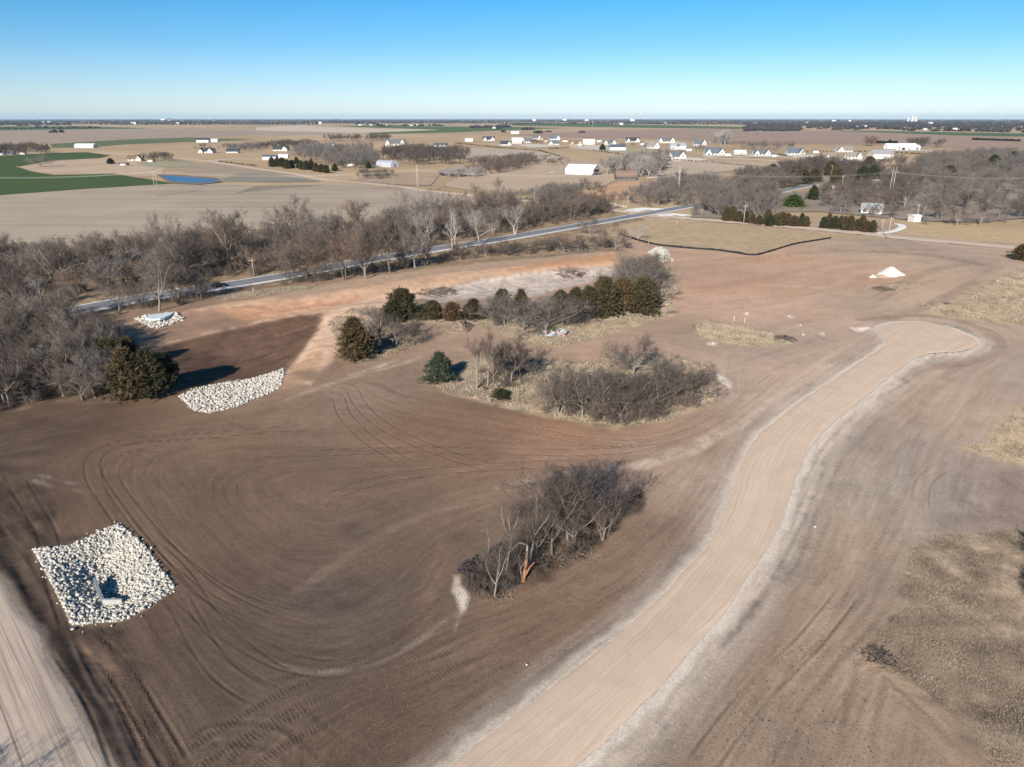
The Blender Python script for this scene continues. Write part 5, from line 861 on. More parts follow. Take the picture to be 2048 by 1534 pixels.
for d, lo, hi, dens in ((4300, -.64, -.50, .5), (5200, .08, .5, .4), (6300, -.7, .7, .46), (7200, -.7, .7, .60), (8200, -.7, .7, .68), (9500, -.7, .7, .8), (11000, -.7, .7, .8), (13000, -.7, .7, .85), (16000, -.75, .75, .95), (20000, -.75, .75, 1.0), (25000, -.75, .75, 1.0)):
    ths = np.arange(lo, hi, (26.0 + d * .0012) / d); keep = (fbm(ths * 4000, ths * 0 + d, 900, 2, 3) + 1) / 2 < dens; ths = ths[keep]
    dd = d + 500 * fbm(ths * 3000, ths * 0 + d, 1500, 4, 3) + r.normal(0, 60, len(ths)); pts.append(np.stack([dd * np.sin(ths), dd * np.cos(ths), np.full(len(ths), d)], 1))
P = in_poly(W0([(1490, 246), (1536, 248), (1700, 246), (2250, 248), (2250, 268), (2030, 266), (1900, 263), (1750, 261), (1600, 259), (1500, 262)]), 1500, 0, 5); pts.append(np.c_[P, np.hypot(P[:, 0], P[:, 1])])
P = in_poly(W0([(-300, 244), (140, 244), (142, 252), (0, 252), (-300, 255)]), 260, 0, 6); pts.append(np.c_[P, np.hypot(P[:, 0], P[:, 1])])
P = in_poly(W0([(1488, 257), (1600, 259), (1600, 262), (1490, 263)]), 120, 0, 6); pts.append(np.c_[P, np.hypot(P[:, 0], P[:, 1])])
P = in_poly(W0([(940, 255), (1020, 253), (1020, 255), (945, 257)]), 60, 0, 6); pts.append(np.c_[P, np.hypot(P[:, 0], P[:, 1])])
for px_, py_, n_ in ((790, 252, 10), (860, 252, 8), (1310, 248, 14), (1070, 260, 6), (163, 265, 3), (740, 249, 8), (1070, 266, 5)):
    X_, Y_ = w0(px_, py_); pts.append(np.c_[X_ + r.normal(0, 70, n_), Y_ + r.normal(0, 70, n_), np.full(n_, float(np.hypot(X_, Y_)))])
P = np.vstack(pts); V0, F0 = blob(9, 60); hgt = r.uniform(7, 15, len(P)); zg = 0 * hgt
wdt = r.uniform(22, 46, len(P)) * (.55 + .45 * np.clip(P[:, 2] / 9000, 0, 1.6))
far_m = flat_mat('far_woods', (.085, .075, .07), .95, .2, .3, .05, 0.0, .8); tag(scatter('distant_woods', [(V0, F0), blob(10, 60), blob(11, 60), blob(12, 60)], np.c_[P[:, :2], zg - .5], wdt, hgt * (1.4 + .5 * np.clip(P[:, 2] / 16000, 0, 1.5)), far_m, 3), 'dark bands of far-off woods below the horizon', 'woods', kind='stuff')
print('vegetation', round(time.time() - T0, 1))

# --- dry grass tufts
def tufts(poly_px, n, h0, h1, cols, label, seed, wd=.03, lean=.35, blades=3, ragged=1.5):
    Pw = AT(poly_px); P = in_poly_fast(Pw, n, seed); r = np.random.default_rng(seed); d = sdist(Pw, P[:, 0], P[:, 1], 8); keep = (fbm(P[:, 0], P[:, 1], 5, 3, 3) > (-.9 if seed == 61 else -.4)) & (d < -ragged * r.random(len(P)) * .6); P = P[keep]
    n = len(P); z = hm(P[:, 0], P[:, 1]); B = np.repeat(np.c_[P, z - .03], blades, 0); m_ = n * blades; B[:, :2] += r.normal(0, .07, (m_, 2)); h = r.uniform(h0, h1, m_) * np.repeat(.7 + .5 * vnoise(P[:, 0], P[:, 1], 3, 2), blades)
    a = r.random(m_) * 6.283; ln = r.normal(0, lean, (m_, 2)) * h[:, None]; w_ = wd * r.uniform(.7, 1.6, m_); s = np.stack([np.cos(a) * w_, np.sin(a) * w_, 0 * w_], 1)
    V = np.stack([B - s, B + s, B + np.c_[ln, h]], 1).reshape(-1, 3); F = np.arange(m_ * 3).reshape(-1, 3)
    cc = np.asarray(cols); pick = (vnoise(P[:, 0], P[:, 1], 2.0, 6) * .45 + .55 * r.random(n)) * (len(cc) - 1.01); i = pick.astype(int); f = (pick - i)[:, None]; pc = cc[i] * (1 - f) + cc[i + 1] * f
    col_ = np.repeat(pc, blades * 3, 0) * r.uniform(.55, 1.4, (m_, 1)).repeat(3, 0)
    me = mesh_np('dry_grass', V, F, GRASSM); vcol(me, 'tint', col_); return tag(obj('dry_grass', me), label, 'dry grass', kind='stuff')
def in_poly_fast(P, n, seed):
    r = np.random.default_rng(seed); lo, hi = P.min(0), P.max(0); out = []
    c = 0
    while c < n:
        q = lo + r.random((n, 2)) * (hi - lo); q = q[sdist(P, q[:, 0], q[:, 1], 1.0) < 0]; out.append(q); c += len(q)
        if len(q) == 0: break
    return np.vstack(out)[:n]
GRASSM, nt, b = new_mat('dry_grass'); nt.links.new(mnode(nt, 'ShaderNodeAttribute', attribute_name='tint').outputs['Color'], b.inputs['Base Color']); b.inputs['Roughness'].default_value = .9; b.inputs['Specular IOR Level'].default_value = .1
GC1 = [(.12, .098, .075), (.26, .215, .162), (.37, .31, .235), (.47, .40, .305)]; GC2 = [(.095, .075, .058), (.225, .18, .137), (.34, .277, .208), (.48, .395, .295)]
tufts([(2130, 1055), (1985, 1060), (1870, 1070), (1815, 1092), (1812, 1209), (1752, 1257), (1738, 1282), (1752, 1330), (1848, 1383), (1930, 1448), (1990, 1560), (2130, 1560)], 60000, .06, .24, GC2, 'rank dry grass in the lower right corner', 61, .017)
tufts([(2130, 515), (2000, 554), (1955, 582), (1915, 608), (1840, 606), (1870, 634), (1953, 638), (2130, 653)], 16000, .15, .5, GC1, 'dry yellow grass at the right edge beyond the turning head', 62, .05)
tufts([(850, 754), (895, 788), (1000, 810), (1100, 834), (1230, 855), (1330, 845), (1430, 803), (1443, 770), (1412, 732), (1320, 707), (1250, 714), (1100, 724), (1000, 702), (930, 724)], 24000, .15, .55, GC1, 'dry tan grass on the middle island', 63, .045)
tufts([(838, 645), (960, 655), (1040, 682), (1120, 694), (1230, 667), (1353, 630), (1345, 600), (1360, 560), (1330, 526), (1290, 600), (1180, 630), (1000, 636), (860, 630)], 18000, .15, .5, GC1, 'dry tan grass below the centre cedars', 64, .05)
tufts([(1387, 650), (1420, 641), (1560, 669), (1590, 689), (1480, 692), (1402, 676)], 7000, .12, .4, GC1, 'strip of dry grass left of the turning head', 65, .045)
tufts([(652, 645), (682, 720), (720, 730), (780, 713), (850, 686), (856, 656), (800, 614), (700, 617)], 9000, .15, .5, GC2, 'dry grass round the brown cedar', 66, .05)
tufts([(2130, 772), (2020, 820), (1970, 880), (1915, 893), (1990, 917), (2130, 950)], 6000, .1, .35, GC1, 'sandy dry grass at the right edge', 67, .03)
tufts([(925, 1185), (990, 1202), (1090, 1158), (1200, 1088), (1285, 1010), (1180, 1005), (1060, 1065), (960, 1115)], 7000, .08, .32, [(.08, .06, .045), (.13, .1, .07), (.2, .15, .1), (.3, .23, .14)], 'dark litter and stalks under the near thicket', 68, .02)
tufts([(1062, 652), (1110, 652), (1125, 664), (1085, 672), (1064, 664)], 1500, .2, .5, [(.04, .065, .015), (.06, .09, .02), (.10, .12, .035), (.2, .18, .08)], 'green weeds beside the rubble heap', 69, .05)
tufts([(420, 594), (560, 576), (685, 566), (560, 588), (440, 600)], 4000, .15, .4, GC1, 'dry grass in the gap of the near verge', 70, .06)
tufts([(1745, 574), (1790, 568), (1860, 562), (1815, 582), (1710, 581)], 4000, .1, .35, GC2, 'thin dry grass below the white gravel pile', 71, .05)
print('grass', round(time.time() - T0, 1))
# ================================================================ RIPRAP, CONCRETE, SPOIL
def rock_proto(seed):
    r = np.random.default_rng(seed); g = (1 + 5 ** .5) / 2
    V = np.array([(-1, g, 0), (1, g, 0), (-1, -g, 0), (1, -g, 0), (0, -1, g), (0, 1, g), (0, -1, -g), (0, 1, -g), (g, 0, -1), (g, 0, 1), (-g, 0, -1), (-g, 0, 1)], float); V /= np.linalg.norm(V[0])
    F = np.array([(0, 11, 5), (0, 5, 1), (0, 1, 7), (0, 7, 10), (0, 10, 11), (1, 5, 9), (5, 11, 4), (11, 10, 2), (10, 7, 6), (7, 1, 8), (3, 9, 4), (3, 4, 2), (3, 2, 6), (3, 6, 8), (3, 8, 9), (4, 9, 5), (2, 4, 11), (6, 2, 10), (8, 6, 7), (9, 8, 1)])
    V = V * r.uniform(.72, 1.2, (12, 1)) + r.normal(0, .10, V.shape); V *= r.uniform([.8, .6, .5], [1.25, 1.0, .8]); return V * .5, F
HWX, HWY, _ = (float(v) for v in at(208, 1211))
ROCKS = [rock_proto(i) for i in range(7)]
def rock_mat(name, cols):
    m, nt, b = new_mat(name); oi = nt.nodes.new('ShaderNodeObjectInfo'); n = noise(nt, 2.0, 3, .6); ri = oi.outputs['Random']; c = mixc(nt, cols[0], cols[1], ramp(nt, ri, 0, .6)); c = mixc(nt, c, cols[2], ramp(nt, ri, .7, 1, 0, .9)); c = mixc(nt, c, (.34, .28, .22), ramp(nt, n, .52, .75, 0, .55)); nt.links.new(c, b.inputs['Base Color']); b.inputs['Roughness'].default_value = .95; b.inputs['Specular IOR Level'].default_value = .15; return m
RM = rock_mat('white_limestone', ((.40, .375, .325), (.52, .49, .43), (.28, .255, .22)))
RPm = [mesh_np('rock_%d' % i, v, f, RM) for i, (v, f) in enumerate(ROCKS)]
def apron(poly_px, n, size, label, nparts, seed, layers=1.25, world=None, pile=0.0):
    P = AT(poly_px) if world is None else world; r = np.random.default_rng(seed); c = P.mean(0); cz = float(hm(c[0], c[1])); root = thing('riprap_apron', label, 'riprap', (float(c[0]), float(c[1]), cz))
    Q = in_poly_fast(P, n, seed); st_ = in_poly_fast(P, n // 25, seed + 9); c_ = P.mean(0); st_ = c_ + (st_ - c_) * 1.04 + np.random.default_rng(seed).normal(0, .35, st_.shape); Q = np.vstack([Q, st_]); Q = Q[~((Q[:, 0] > HWX - .55) & (Q[:, 0] < HWX + 2.0) & (Q[:, 1] > HWY - .1) & (Q[:, 1] < HWY + 2.1))]; d = -sdist(P, Q[:, 0], Q[:, 1], 8); s = size * r.lognormal(0, .36, len(Q)).clip(.4, 2.3); z = hm(Q[:, 0], Q[:, 1]) + s * r.uniform(-.05, .42, len(Q)) + pile * sstep(0, 3.0, d)
    dist = np.hypot(Q[:, 0], Q[:, 1]); order = np.argsort(-(s / dist)); big_ = order[:nparts]; rest = order[nparts:]
    for i in big_:
        o = obj('rock', RPm[int(i) % 7], root, (Q[i, 0] - c[0], Q[i, 1] - c[1], z[i] - cz + .04), tuple(r.uniform(-.5, .5, 2)) + (r.random() * 6.28,), float(s[i]))
    o = scatter('small_rocks', ROCKS[:4], np.c_[Q[rest, 0] - c[0], Q[rest, 1] - c[1], z[rest] - cz], s[rest], s[rest] * 1.1, RM, seed, root); o['kind'] = 'stuff'
    F2 = in_poly_fast(P, int(n * .9), seed + 3); F2 = F2[~((F2[:, 0] > HWX - .55) & (F2[:, 0] < HWX + 2.0) & (F2[:, 1] > HWY - .1) & (F2[:, 1] < HWY + 2.1))]; s2_ = size * r.uniform(.35, .75, len(F2)); z2 = hm(F2[:, 0], F2[:, 1]) + pile * sstep(0, 3.0, -sdist(P, F2[:, 0], F2[:, 1], 8)) + .03
    o = scatter('stone_fines', ROCKS[3:7], np.c_[F2[:, 0] - c[0], F2[:, 1] - c[1], z2 - cz], s2_, s2_, RM, seed + 5, root); o['kind'] = 'stuff'; return root
apron(None, 8500, .27, 'near square apron of white riprap rock with a concrete culvert end in it', 300, 81, world=APRON1)
ap2 = apron([(356, 792), (400, 776), (440, 768), (500, 758), (566, 738), (570, 748), (560, 775), (520, 795), (470, 815), (420, 826), (390, 822)], 6000, .31, 'long band of white riprap rock below the dark basin', 260, 82)
apron([(268, 638), (300, 631), (352, 625), (366, 640), (340, 650), (312, 658), (290, 650)], 1700, .45, 'small white riprap apron by the left wood with a pale slab in its middle', 150, 83)
apron([(1296, 503), (1335, 502), (1347, 522), (1322, 524), (1306, 516)], 1500, .42, 'far white rock pile at the end of the embankment', 120, 84, pile=1.9)
m_conc = flat_mat('concrete', (.36, .355, .345), .9, .12, 2.0); m_conc_shade = flat_mat('concrete_shaded', (.20, .215, .225), .9, .14, 2.0)  # second mix is the same concrete with its shade painted in
x, y, z = (float(v) for v in at(208, 1211)); hw_ = thing('culvert_headwall', 'open concrete culvert end sunk in the near riprap', 'culvert', (x, y, z), 0)
mb = MB(); mb.box(0, 2.05, -.12, .12, -.4, .80); mb.build('front_wall', m_conc, hw_)
_wx, _wy, _ = (float(v) for v in at(193, 1176)); vx, vy = _wx - x, _wy - y; mb = MB(); L_ = math.hypot(vx, vy)
mb.extr([(0, -.4), (L_, -.4), (L_, .70), (0, .82)], -.13, .15); mb.build('wing_wall', m_conc_shade, hw_, (-.08, .145, 0), math.atan2(vy, vx))
mb = MB(); mb.box(.05, 2.0, .15, L_ * .95, -.5, -.30); mb.build('floor_slab', m_conc_shade, hw_)
mb = MB()
for k in range(16):
    a = 6.283 * k / 16; b_ = 6.283 * (k + 1) / 16; mb.add([(1.0 + .42 * math.cos(a), .16, .30 + .42 * math.sin(a)), (1.0 + .42 * math.cos(b_), .16, .30 + .42 * math.sin(b_)), (1.0 + .5 * math.cos(b_), .30, .30 + .5 * math.sin(b_)), (1.0 + .5 * math.cos(a), .30, .30 + .5 * math.sin(a))], [(0, 1, 2, 3)])
mb.build('pipe_rim', paint((.22, .23, .24), .6), hw_)
P = catmull(np.vstack([AT([(288, 640), (312, 632), (345, 630), (338, 640), (322, 647), (300, 646)]), AT([(288, 640)])]), 1.0)[:-1]; zz = hm(P[:, 0], P[:, 1]).max() + .55; c = P.mean(0)
mb = MB(); n = len(P); mb.add([(p[0] - c[0], p[1] - c[1], 0) for p in P] + [(p[0] - c[0], p[1] - c[1], -.5) for p in P], [tuple(range(n))] + [(k, n + k, n + (k + 1) % n, (k + 1) % n) for k in range(n)]); o = mb.build('flat_slab', flat_mat('pale_slab', (.52, .56, .60), .8, .1, 1.0), None, (c[0], c[1], float(zz)))
tag(o, 'pale blue-grey flat slab framed by the small riprap apron', 'concrete slab')  # flat blue-grey sheet laid in the middle of the small apron
def heap(px, py, wpx, hgt, label, mat, name, cat, seed=1, fine=.10, aspect=1.0, rings=14, seg=40):
    """tipped pile: cone with slumped, lumpy flanks"""
    x, y, z = (float(v) for v in at(px, py)); R_ = wpx * mpp(py) / 2; r = np.random.default_rng(seed); ph = r.random(4) * 6.28; V = [(0, 0, hgt * .92)]; F = []
    for i in range(1, rings + 1):
        t = i / rings
        for k in range(seg):
            a = 6.283 * k / seg; rr2 = R_ * t * (1 + .16 * math.sin(2 * a + ph[0]) + .10 * math.sin(3 * a + ph[1]) + .05 * math.sin(7 * a + ph[2])); zz = hgt * ((1 - t) ** 1.08) * (1 + fine * r.normal()) - (.25 if i == rings else 0); zz = min(zz, hgt * (.9 + .02 * r.normal()))
            V.append((rr2 * math.cos(a), rr2 * math.sin(a) * aspect, zz))
    for k in range(seg): F.append((0, 1 + k, 1 + (k + 1) % seg))
    for i in range(rings - 1):
        for k in range(seg): a = 1 + i * seg + k; b_ = 1 + i * seg + (k + 1) % seg; F.append((a, a + seg, b_ + seg, b_))
    me = bpy.data.meshes.new(name); me.from_pydata(V, [], F); me.materials.append(mat)
    for p in me.polygons: p.use_smooth = True
    return tag(obj(name, me, None, (x, y, z)), label, cat)
m_gr = flat_mat('white_gravel', (.60, .55, .48), .95, .12, 1.5); m_so = flat_mat('spoil', (.20, .145, .11), .95, .3, 1.2)
heap(1780, 549, 56, 2.8, 'white cone-shaped gravel pile on the graded ground', m_gr, 'gravel_pile', 'gravel pile', 3, .09)
heap(1745, 554, 18, .9, 'small low white gravel heap left of the cone pile', m_gr, 'gravel_pile', 'gravel pile', 4, .08)
heap(1765, 553, 34, .5, 'flat tan gravel spread at the foot of the cone pile', flat_mat('tan_gravel', (.52, .36, .24), .95, .1, 1.5), 'gravel_pile', 'gravel pile', 6, .1)
heap(920, 657, 66, 2.3, 'brown earth mound at the foot of the centre cedars', m_so, 'earth_mound', 'earth mound', 5, .22, 1.0)
heap(1356, 287, 16, 4.0, 'orange earth mound among the new houses', flat_mat('orange_spoil', (.45, .27, .13), .95, .2, .5), 'earth_mound', 'earth mound', 7, .15)
# rubble heap: broken slabs
x, y, z = (float(v) for v in at(1096, 672)); rub = thing('rubble_heap', 'heap of broken concrete slabs and pale debris below the green weeds', 'rubble', (x, y, z)); r = random.Random(4); k_ = mpp(672)
cols = [paint((.42, .42, .42), .9), paint((.27, .29, .32), .9), paint((.50, .49, .47), .9), paint((.17, .165, .165), .9), paint((.40, .28, .23), .9)]
for i in range(46):
    fx = r.random() ** .7; px_ = -34 + 66 * fx; sz = r.uniform(.35, 1.0) * (.55 + .9 * fx); mb = MB(); a, b_, h_ = sz, sz * r.uniform(.5, .9), sz * r.uniform(.12, .35)
    mb.add([(-a, -b_ * .8, 0), (a * .8, -b_, 0), (a, b_ * .7, 0), (-a * .7, b_, 0), (-a * .95, -b_ * .7, h_), (a * .75, -b_ * .9, h_ * 1.2), (a * .9, b_ * .6, h_), (-a * .6, b_ * .95, h_ * .9)], [(0, 3, 2, 1), (4, 5, 6, 7), (0, 1, 5, 4), (1, 2, 6, 5), (2, 3, 7, 6), (3, 0, 4, 7)])
    xx = px_ * k_; yy = (14 - 20 * fx + (22 * max(0, fx - .55))) * k_ * 2.6 * .35 + r.uniform(-1.2, 1.2); o = mb.build('slab', r.choice(cols), rub, (xx, yy, float(hm(x + xx, y + yy)) - z + r.uniform(0, .8) * fx)); o.rotation_euler = (r.uniform(-.6, .6), r.uniform(-.6, .6), r.random() * 6.28)
# brush piles, root ball, loose sticks
def sticks(px, py, rad_, n, hgt, label, mat, seed, name='brush_pile', cat='brush pile', thick=.03):
    x, y, z = (float(v) for v in at(px, py)); r = random.Random(seed); tw = []
    for i in range(n):
        a = r.random() * 6.283; q = r.random() ** .6 * rad_; p = Vector((math.cos(a) * q, math.sin(a) * q, r.uniform(.0, hgt * (1 - q / rad_ * .8)))); d = Vector((r.gauss(0, 1), r.gauss(0, 1), r.gauss(.1, .35))).normalized() * r.uniform(.3, 1.0) * rad_ * .7; tw.append((p - d * .5, p + d * .5, thick * r.uniform(.5, 1.4), thick * .4))
    V, F = join([tubes(tw, 4)]); return tag(obj(name, mesh_np(name, V, F, mat), None, (x, y, z)), label, cat)
sticks(1757, 1316, 1.5, 130, .8, 'small pile of dark dead branches at the edge of the dry grass', B_DARK, 1)
sticks(1570, 679, 2.6, 120, 1.3, 'grey brush pile at the right end of the dry grass strip', B_DARK, 2, thick=.05)
sticks(1764, 579, 3.0, 110, 1.3, 'dark scrap brush pile below the white gravel cone', B_DARK, 3, thick=.07)
sticks(935, 1140, 1.05, 240, 1.7, 'dark tangled root ball left of the near thicket', paint((.075, .06, .06), .9), 4, 'root_ball', 'root ball', .05)
sticks(1118, 1118, 2.0, 30, .5, 'loose broken branches in front of the near thicket', B_BROWN, 5, 'broken_branches', 'branches', .04)
sticks(875, 585, 6.0, 160, 1.2, 'low dark brush pile on the pale pond bed', B_DARK, 6, thick=.08)
sticks(1140, 548, 5.0, 120, 1.5, 'dark driftwood on the grey pond bed', B_DARK, 7, thick=.09)
sticks(1150, 500, 7.0, 160, 1.6, 'fallen grey branches at the embankment edge', B_GREY, 8, 'fallen_branches', 'branches', .1)
sticks(1345, 626, 2.0, 60, 1.0, 'small grey branch heap at the right tip of the centre grass', B_GREY, 9, thick=.06)
sticks(1897, 608, 1.6, 40, .6, 'two dark clumps of sticks on the right-hand grass', B_DARK, 10, thick=.06)
sticks(1003, 1197, 1.4, 22, .5, 'pale fallen limbs at the front of the near thicket', B_GREY, 11, 'fallen_branches', 'branches', .05)
sticks(1180, 1115, 1.6, 26, .4, 'twisted broken limbs at the right front of the near thicket', B_GREY, 12, 'fallen_branches', 'branches', .04)
# loose clods and pebbles
r = np.random.default_rng(9)
def clods(poly_px, n, s0, s1, mat, label, seed, name='loose_clods', cat='clods'):
    Q = in_poly_fast(AT(poly_px), n, seed); s = s0 + (s1 - s0) * np.random.default_rng(seed).random(len(Q)) ** 2
    return tag(scatter(name, ROCKS[:4], np.c_[Q, hm(Q[:, 0], Q[:, 1]) + s * .12], s, s, mat, seed), label, cat, kind='stuff')
m_cl = flat_mat('dark_clod', (.085, .063, .051), 1, .3, 1.5); m_pb = flat_mat('pale_pebble', (.36, .30, .25), 1, .2, 1.5)
clods([(150, 1250), (245, 1262), (300, 1400), (372, 1550), (300, 1560), (200, 1330)], 1300, .05, .18, m_cl, 'dark soil clods in the rutted ditch', 91)
clods([(60, 950), (110, 1060), (66, 1098), (145, 1252), (110, 1260), (30, 1120), (0, 960)], 900, .05, .16, m_cl, 'dark soil clods beside the near riprap', 92)
clods([(925, 1185), (990, 1210), (1100, 1160), (1290, 1010), (1285, 975), (1180, 1005), (960, 1110)], 1000, .05, .18, m_cl, 'dark clods round the near thicket', 93)
clods([(360, 1534), (700, 1360), (1000, 1250), (1350, 1000), (1400, 1100), (1150, 1320), (880, 1534)], 1800, .03, .08, m_pb, 'scattered pale pebbles on the dirt left of the gravel road', 94, 'pebbles', 'pebbles')
clods([(1220, 1534), (1420, 1300), (1560, 1120), (1620, 980), (1760, 980), (1720, 1200), (1560, 1534)], 1600, .03, .085, m_pb, 'scattered pale pebbles on the dirt right of the gravel road', 95, 'pebbles', 'pebbles')
clods([(1380, 1534), (1560, 1300), (1700, 1180), (1740, 1290), (1760, 1534)], 700, .05, .17, m_cl, 'dark clods along the tracks at lower right', 96)
clods([(911, 1184), (920, 1176), (936, 1178), (941, 1196), (935, 1216), (922, 1226), (912, 1212)], 420, .03, .10, m_gr, 'spilled white gravel left of the near thicket', 97, 'gravel_spill', 'gravel')
clods([(120, 870), (420, 830), (760, 770), (1000, 830), (1300, 880), (1250, 1000), (960, 1120), (880, 1250), (560, 1320), (330, 1160), (200, 1000)], 5000, .03, .13, m_cl, 'small dark clods strewn over the big graded lot', 98)
clods([(300, 1290), (560, 1340), (880, 1260), (1000, 1220), (1330, 1010), (1420, 1090), (1150, 1320), (880, 1560), (380, 1560)], 5000, .03, .12, m_cl, 'small dark clods on the lower dirt', 99)
clods([(1200, 1560), (1420, 1290), (1590, 990), (1700, 830), (1840, 730), (1960, 720), (1860, 960), (1800, 1090), (1735, 1290), (1900, 1560)], 5000, .03, .12, m_cl, 'small dark clods on the dirt right of the gravel road', 100)
for px_, py_, s in ((1630, 1054, .45), (1053, 1330, .35), (1494, 628, 1.0), (1578, 633, .9), (1606, 670, .8), (1600, 651, .8), (1425, 688, .9), (1720, 659, .8)):
    x, y, z = (float(v) for v in at(px_, py_)); o = obj('rock', RPm[int(px_) % 7], None, (x, y, z + s * .2), px_ * .7, s)
    tag(o, {1630: 'single pale stone on the dirt right of the gravel road', 1053: 'single pale stone beside the lower gravel road', 1494: 'pale flat stone above the dry grass strip', 1578: 'pale stone upslope of the turning head', 1606: 'pale stone right of the dry grass strip', 1600: 'pale stone between the grass strip and the turning head', 1425: 'white limestone lump below the dry grass strip', 1720: 'white limestone lump left of the turning head'}[px_], 'stone')

# ================================================================ FENCES, STAKES, POLES, WIRES
FN = catmull(AT([(1240, 468), (1248, 472), (1285, 484), (1324, 492), (1386, 498), (1441, 502), (1504, 511), (1536, 505), (1575, 493), (1601, 487), (1662, 477)]), 1.5)
sf = thing('silt_fence', 'long black fabric silt fence zigzagging below the tan pasture', 'silt fence', (float(FN[0, 0]), float(FN[0, 1]), 0)); r = random.Random(3); V, F = [], []
for i, p in enumerate(FN):
    z = float(hm(p[0], p[1])); wv_ = r.uniform(-.08, .08); h = .85 + r.uniform(-.15, .08) - (.12 if i % 2 else 0); t = FN[min(i + 1, len(FN) - 1)] - FN[max(i - 1, 0)]; t = t / np.linalg.norm(t); nrm = np.array([-t[1], t[0]]) * .02
    for sgn in (1, -1):
        q = p - FN[0] + nrm * sgn; V += [(q[0], q[1], z - .1), (q[0] + wv_, q[1], z + h)]
for i in range(len(FN) - 1):
    a = i * 4; F += [(a, a + 4, a + 5, a + 1), (a + 2, a + 3, a + 7, a + 6), (a + 1, a + 5, a + 7, a + 3)]
me = bpy.data.meshes.new('fabric'); me.from_pydata(V, [], F); me.materials.append(paint((.018, .018, .02), .7)); obj('fabric', me, sf)
stk = MB().box(-.03, .03, -.03, .03, -.1, 1.05).mesh('stake', paint((.40, .30, .20), .9))
for i in range(0, len(FN), 2): obj('stake', stk, sf, (FN[i, 0] - FN[0, 0], FN[i, 1] - FN[0, 1] + .06, float(hm(*FN[i]))))
lath = MB().box(-.05, .05, -.03, .03, -.1, 1.25).mesh('survey_stake', paint((.62, .54, .45), .8))
for px_, py_, lb in ((1468, 641, 'left of two pale survey stakes above the dry grass strip'), (1489, 645, 'right of two pale survey stakes above the dry grass strip'), (1994, 566, 'pale survey stake at the corner of the right-hand grass'), (1354, 447, 'white marker post in the tan pasture'), (1332, 416, 'white roadside marker at the junction'), (1322, 434, 'white marker post at the gravel turnout'), (507, 584, 'white roadside marker post by the grass gap'), (1297, 488, 'pale stake behind the silt fence')):
    x, y, z = (float(v) for v in at(px_, py_)); tag(obj('survey_stake', lath, None, (x, y, z), 0, 1.0), lb, 'stake')
wood = flat_mat('pole_wood', (.30, .245, .195), .9, .2, 1.5); woodp = flat_mat('pole_wood_pale', (.36, .315, .265), .9, .15, 1.5)
def pole(px, py, hpx, label, mat=wood, arm=True):
    x, y, z = (float(v) for v in at(px, py)); h = hpx * mpp(py) * 1.03; p = thing('utility_pole', label, 'utility pole', (x, y, z)); MB().tube((0, 0, -.3), (.1, 0, h), .20, .13, 8).build('pole', mat, p, smooth=True)
    if arm: MB().box(-1.1, 1.2, -.08, .08, h - .9, h - .72).build('crossarm', mat, p)
    for k in (-1.0, 1.0) if arm else (): MB().tube((k, 0, h - .72), (k, 0, h - .5), .05, .04, 6).build('insulator', paint((.5, .5, .5), .4), p)
    return p
for a in ((508, 553, 36, 'leaning wooden pole beside the paved road at left'), (1254, 426, 34, 'wooden pole at the road junction'), (1487, 447, 36, 'pale wooden pole at the foot of the bare grove', woodp), (1068, 406, 33, 'wooden pole behind the belt by the dirt road'), (1775, 478, 42, 'tall pale pole with its shadow at the edge of the graded site', woodp), (1763, 461, 22, 'short pole left of the tall pale one', woodp), (1832, 443, 34, 'wooden pole beside the small white shed', woodp), (1845, 440, 26, 'thin pole right of the small white shed'),
          (1682, 380, 28, 'wooden pole right of the small brown shed', woodp), (1598, 367, 22, 'wooden pole in front of the wide olive cedar', woodp), (1661, 358, 26, 'wooden pole above the road bend'), (592, 343, 14, 'wooden pole along the dirt road below the pine row'), (617, 357, 14, 'second wooden pole along the dirt road'), (676, 364, 14, 'third wooden pole along the dirt road'), (713, 367, 13, 'fourth wooden pole along the dirt road'), (787, 375, 22, 'fifth wooden pole along the dirt road'), (101, 296, 10, 'thin pole left of the white barn'), (125, 296, 9, 'thin pole between the grove and the white barn'), (407, 319, 9, 'small pole at the farm lane'), (1402, 433, 16, 'short pole at the left of the bare grove'), (1395, 430, 12, 'low pole beside the grove edge')): pole(*a)
HF = [(-205, 396), (315, 392), (836, 387), (1356, 390), (1780, 393), (2200, 398)]; HP = [np.array([float(v) for v in at(*p)]) for p in HF]
for i, p in enumerate(HP):
    if i in (0, 5): continue
    lb = {1: 'twin-pole pylon standing in the stubble field', 2: 'twin-pole pylon rising behind the belt', 3: 'twin-pole pylon by the bare grove', 4: 'twin-pole pylon rising from the right-hand woods'}[i]
    t = thing('power_pylon', lb, 'pylon', tuple(p)); d = HP[i + 1] - HP[i - 1]; t.rotation_euler[2] = math.atan2(d[1], d[0]) + math.pi / 2
    for s in (-2.3, 2.3): MB().tube((s, 0, -.5), (s, 0, 18.8), .22, .14, 8).build('pole', woodp, t, smooth=True)
    MB().box(-5.6, 5.6, -.11, .11, 16.65, 16.9).build('crossarm', woodp, t); MB().tube((-2.3, 0, 9), (2.3, 0, 15.5), .06, .06, 6).build('brace', woodp, t); MB().tube((2.3, 0, 9), (-2.3, 0, 15.5), .06, .06, 6).build('brace', woodp, t)
    for s in (-5, 0, 5): MB().tube((s, 0, 15.2), (s, 0, 16.6), .11, .11, 6).build('insulator', paint((.35, .36, .36), .4), t)
wm = paint((.50, .50, .50), .5, .6)
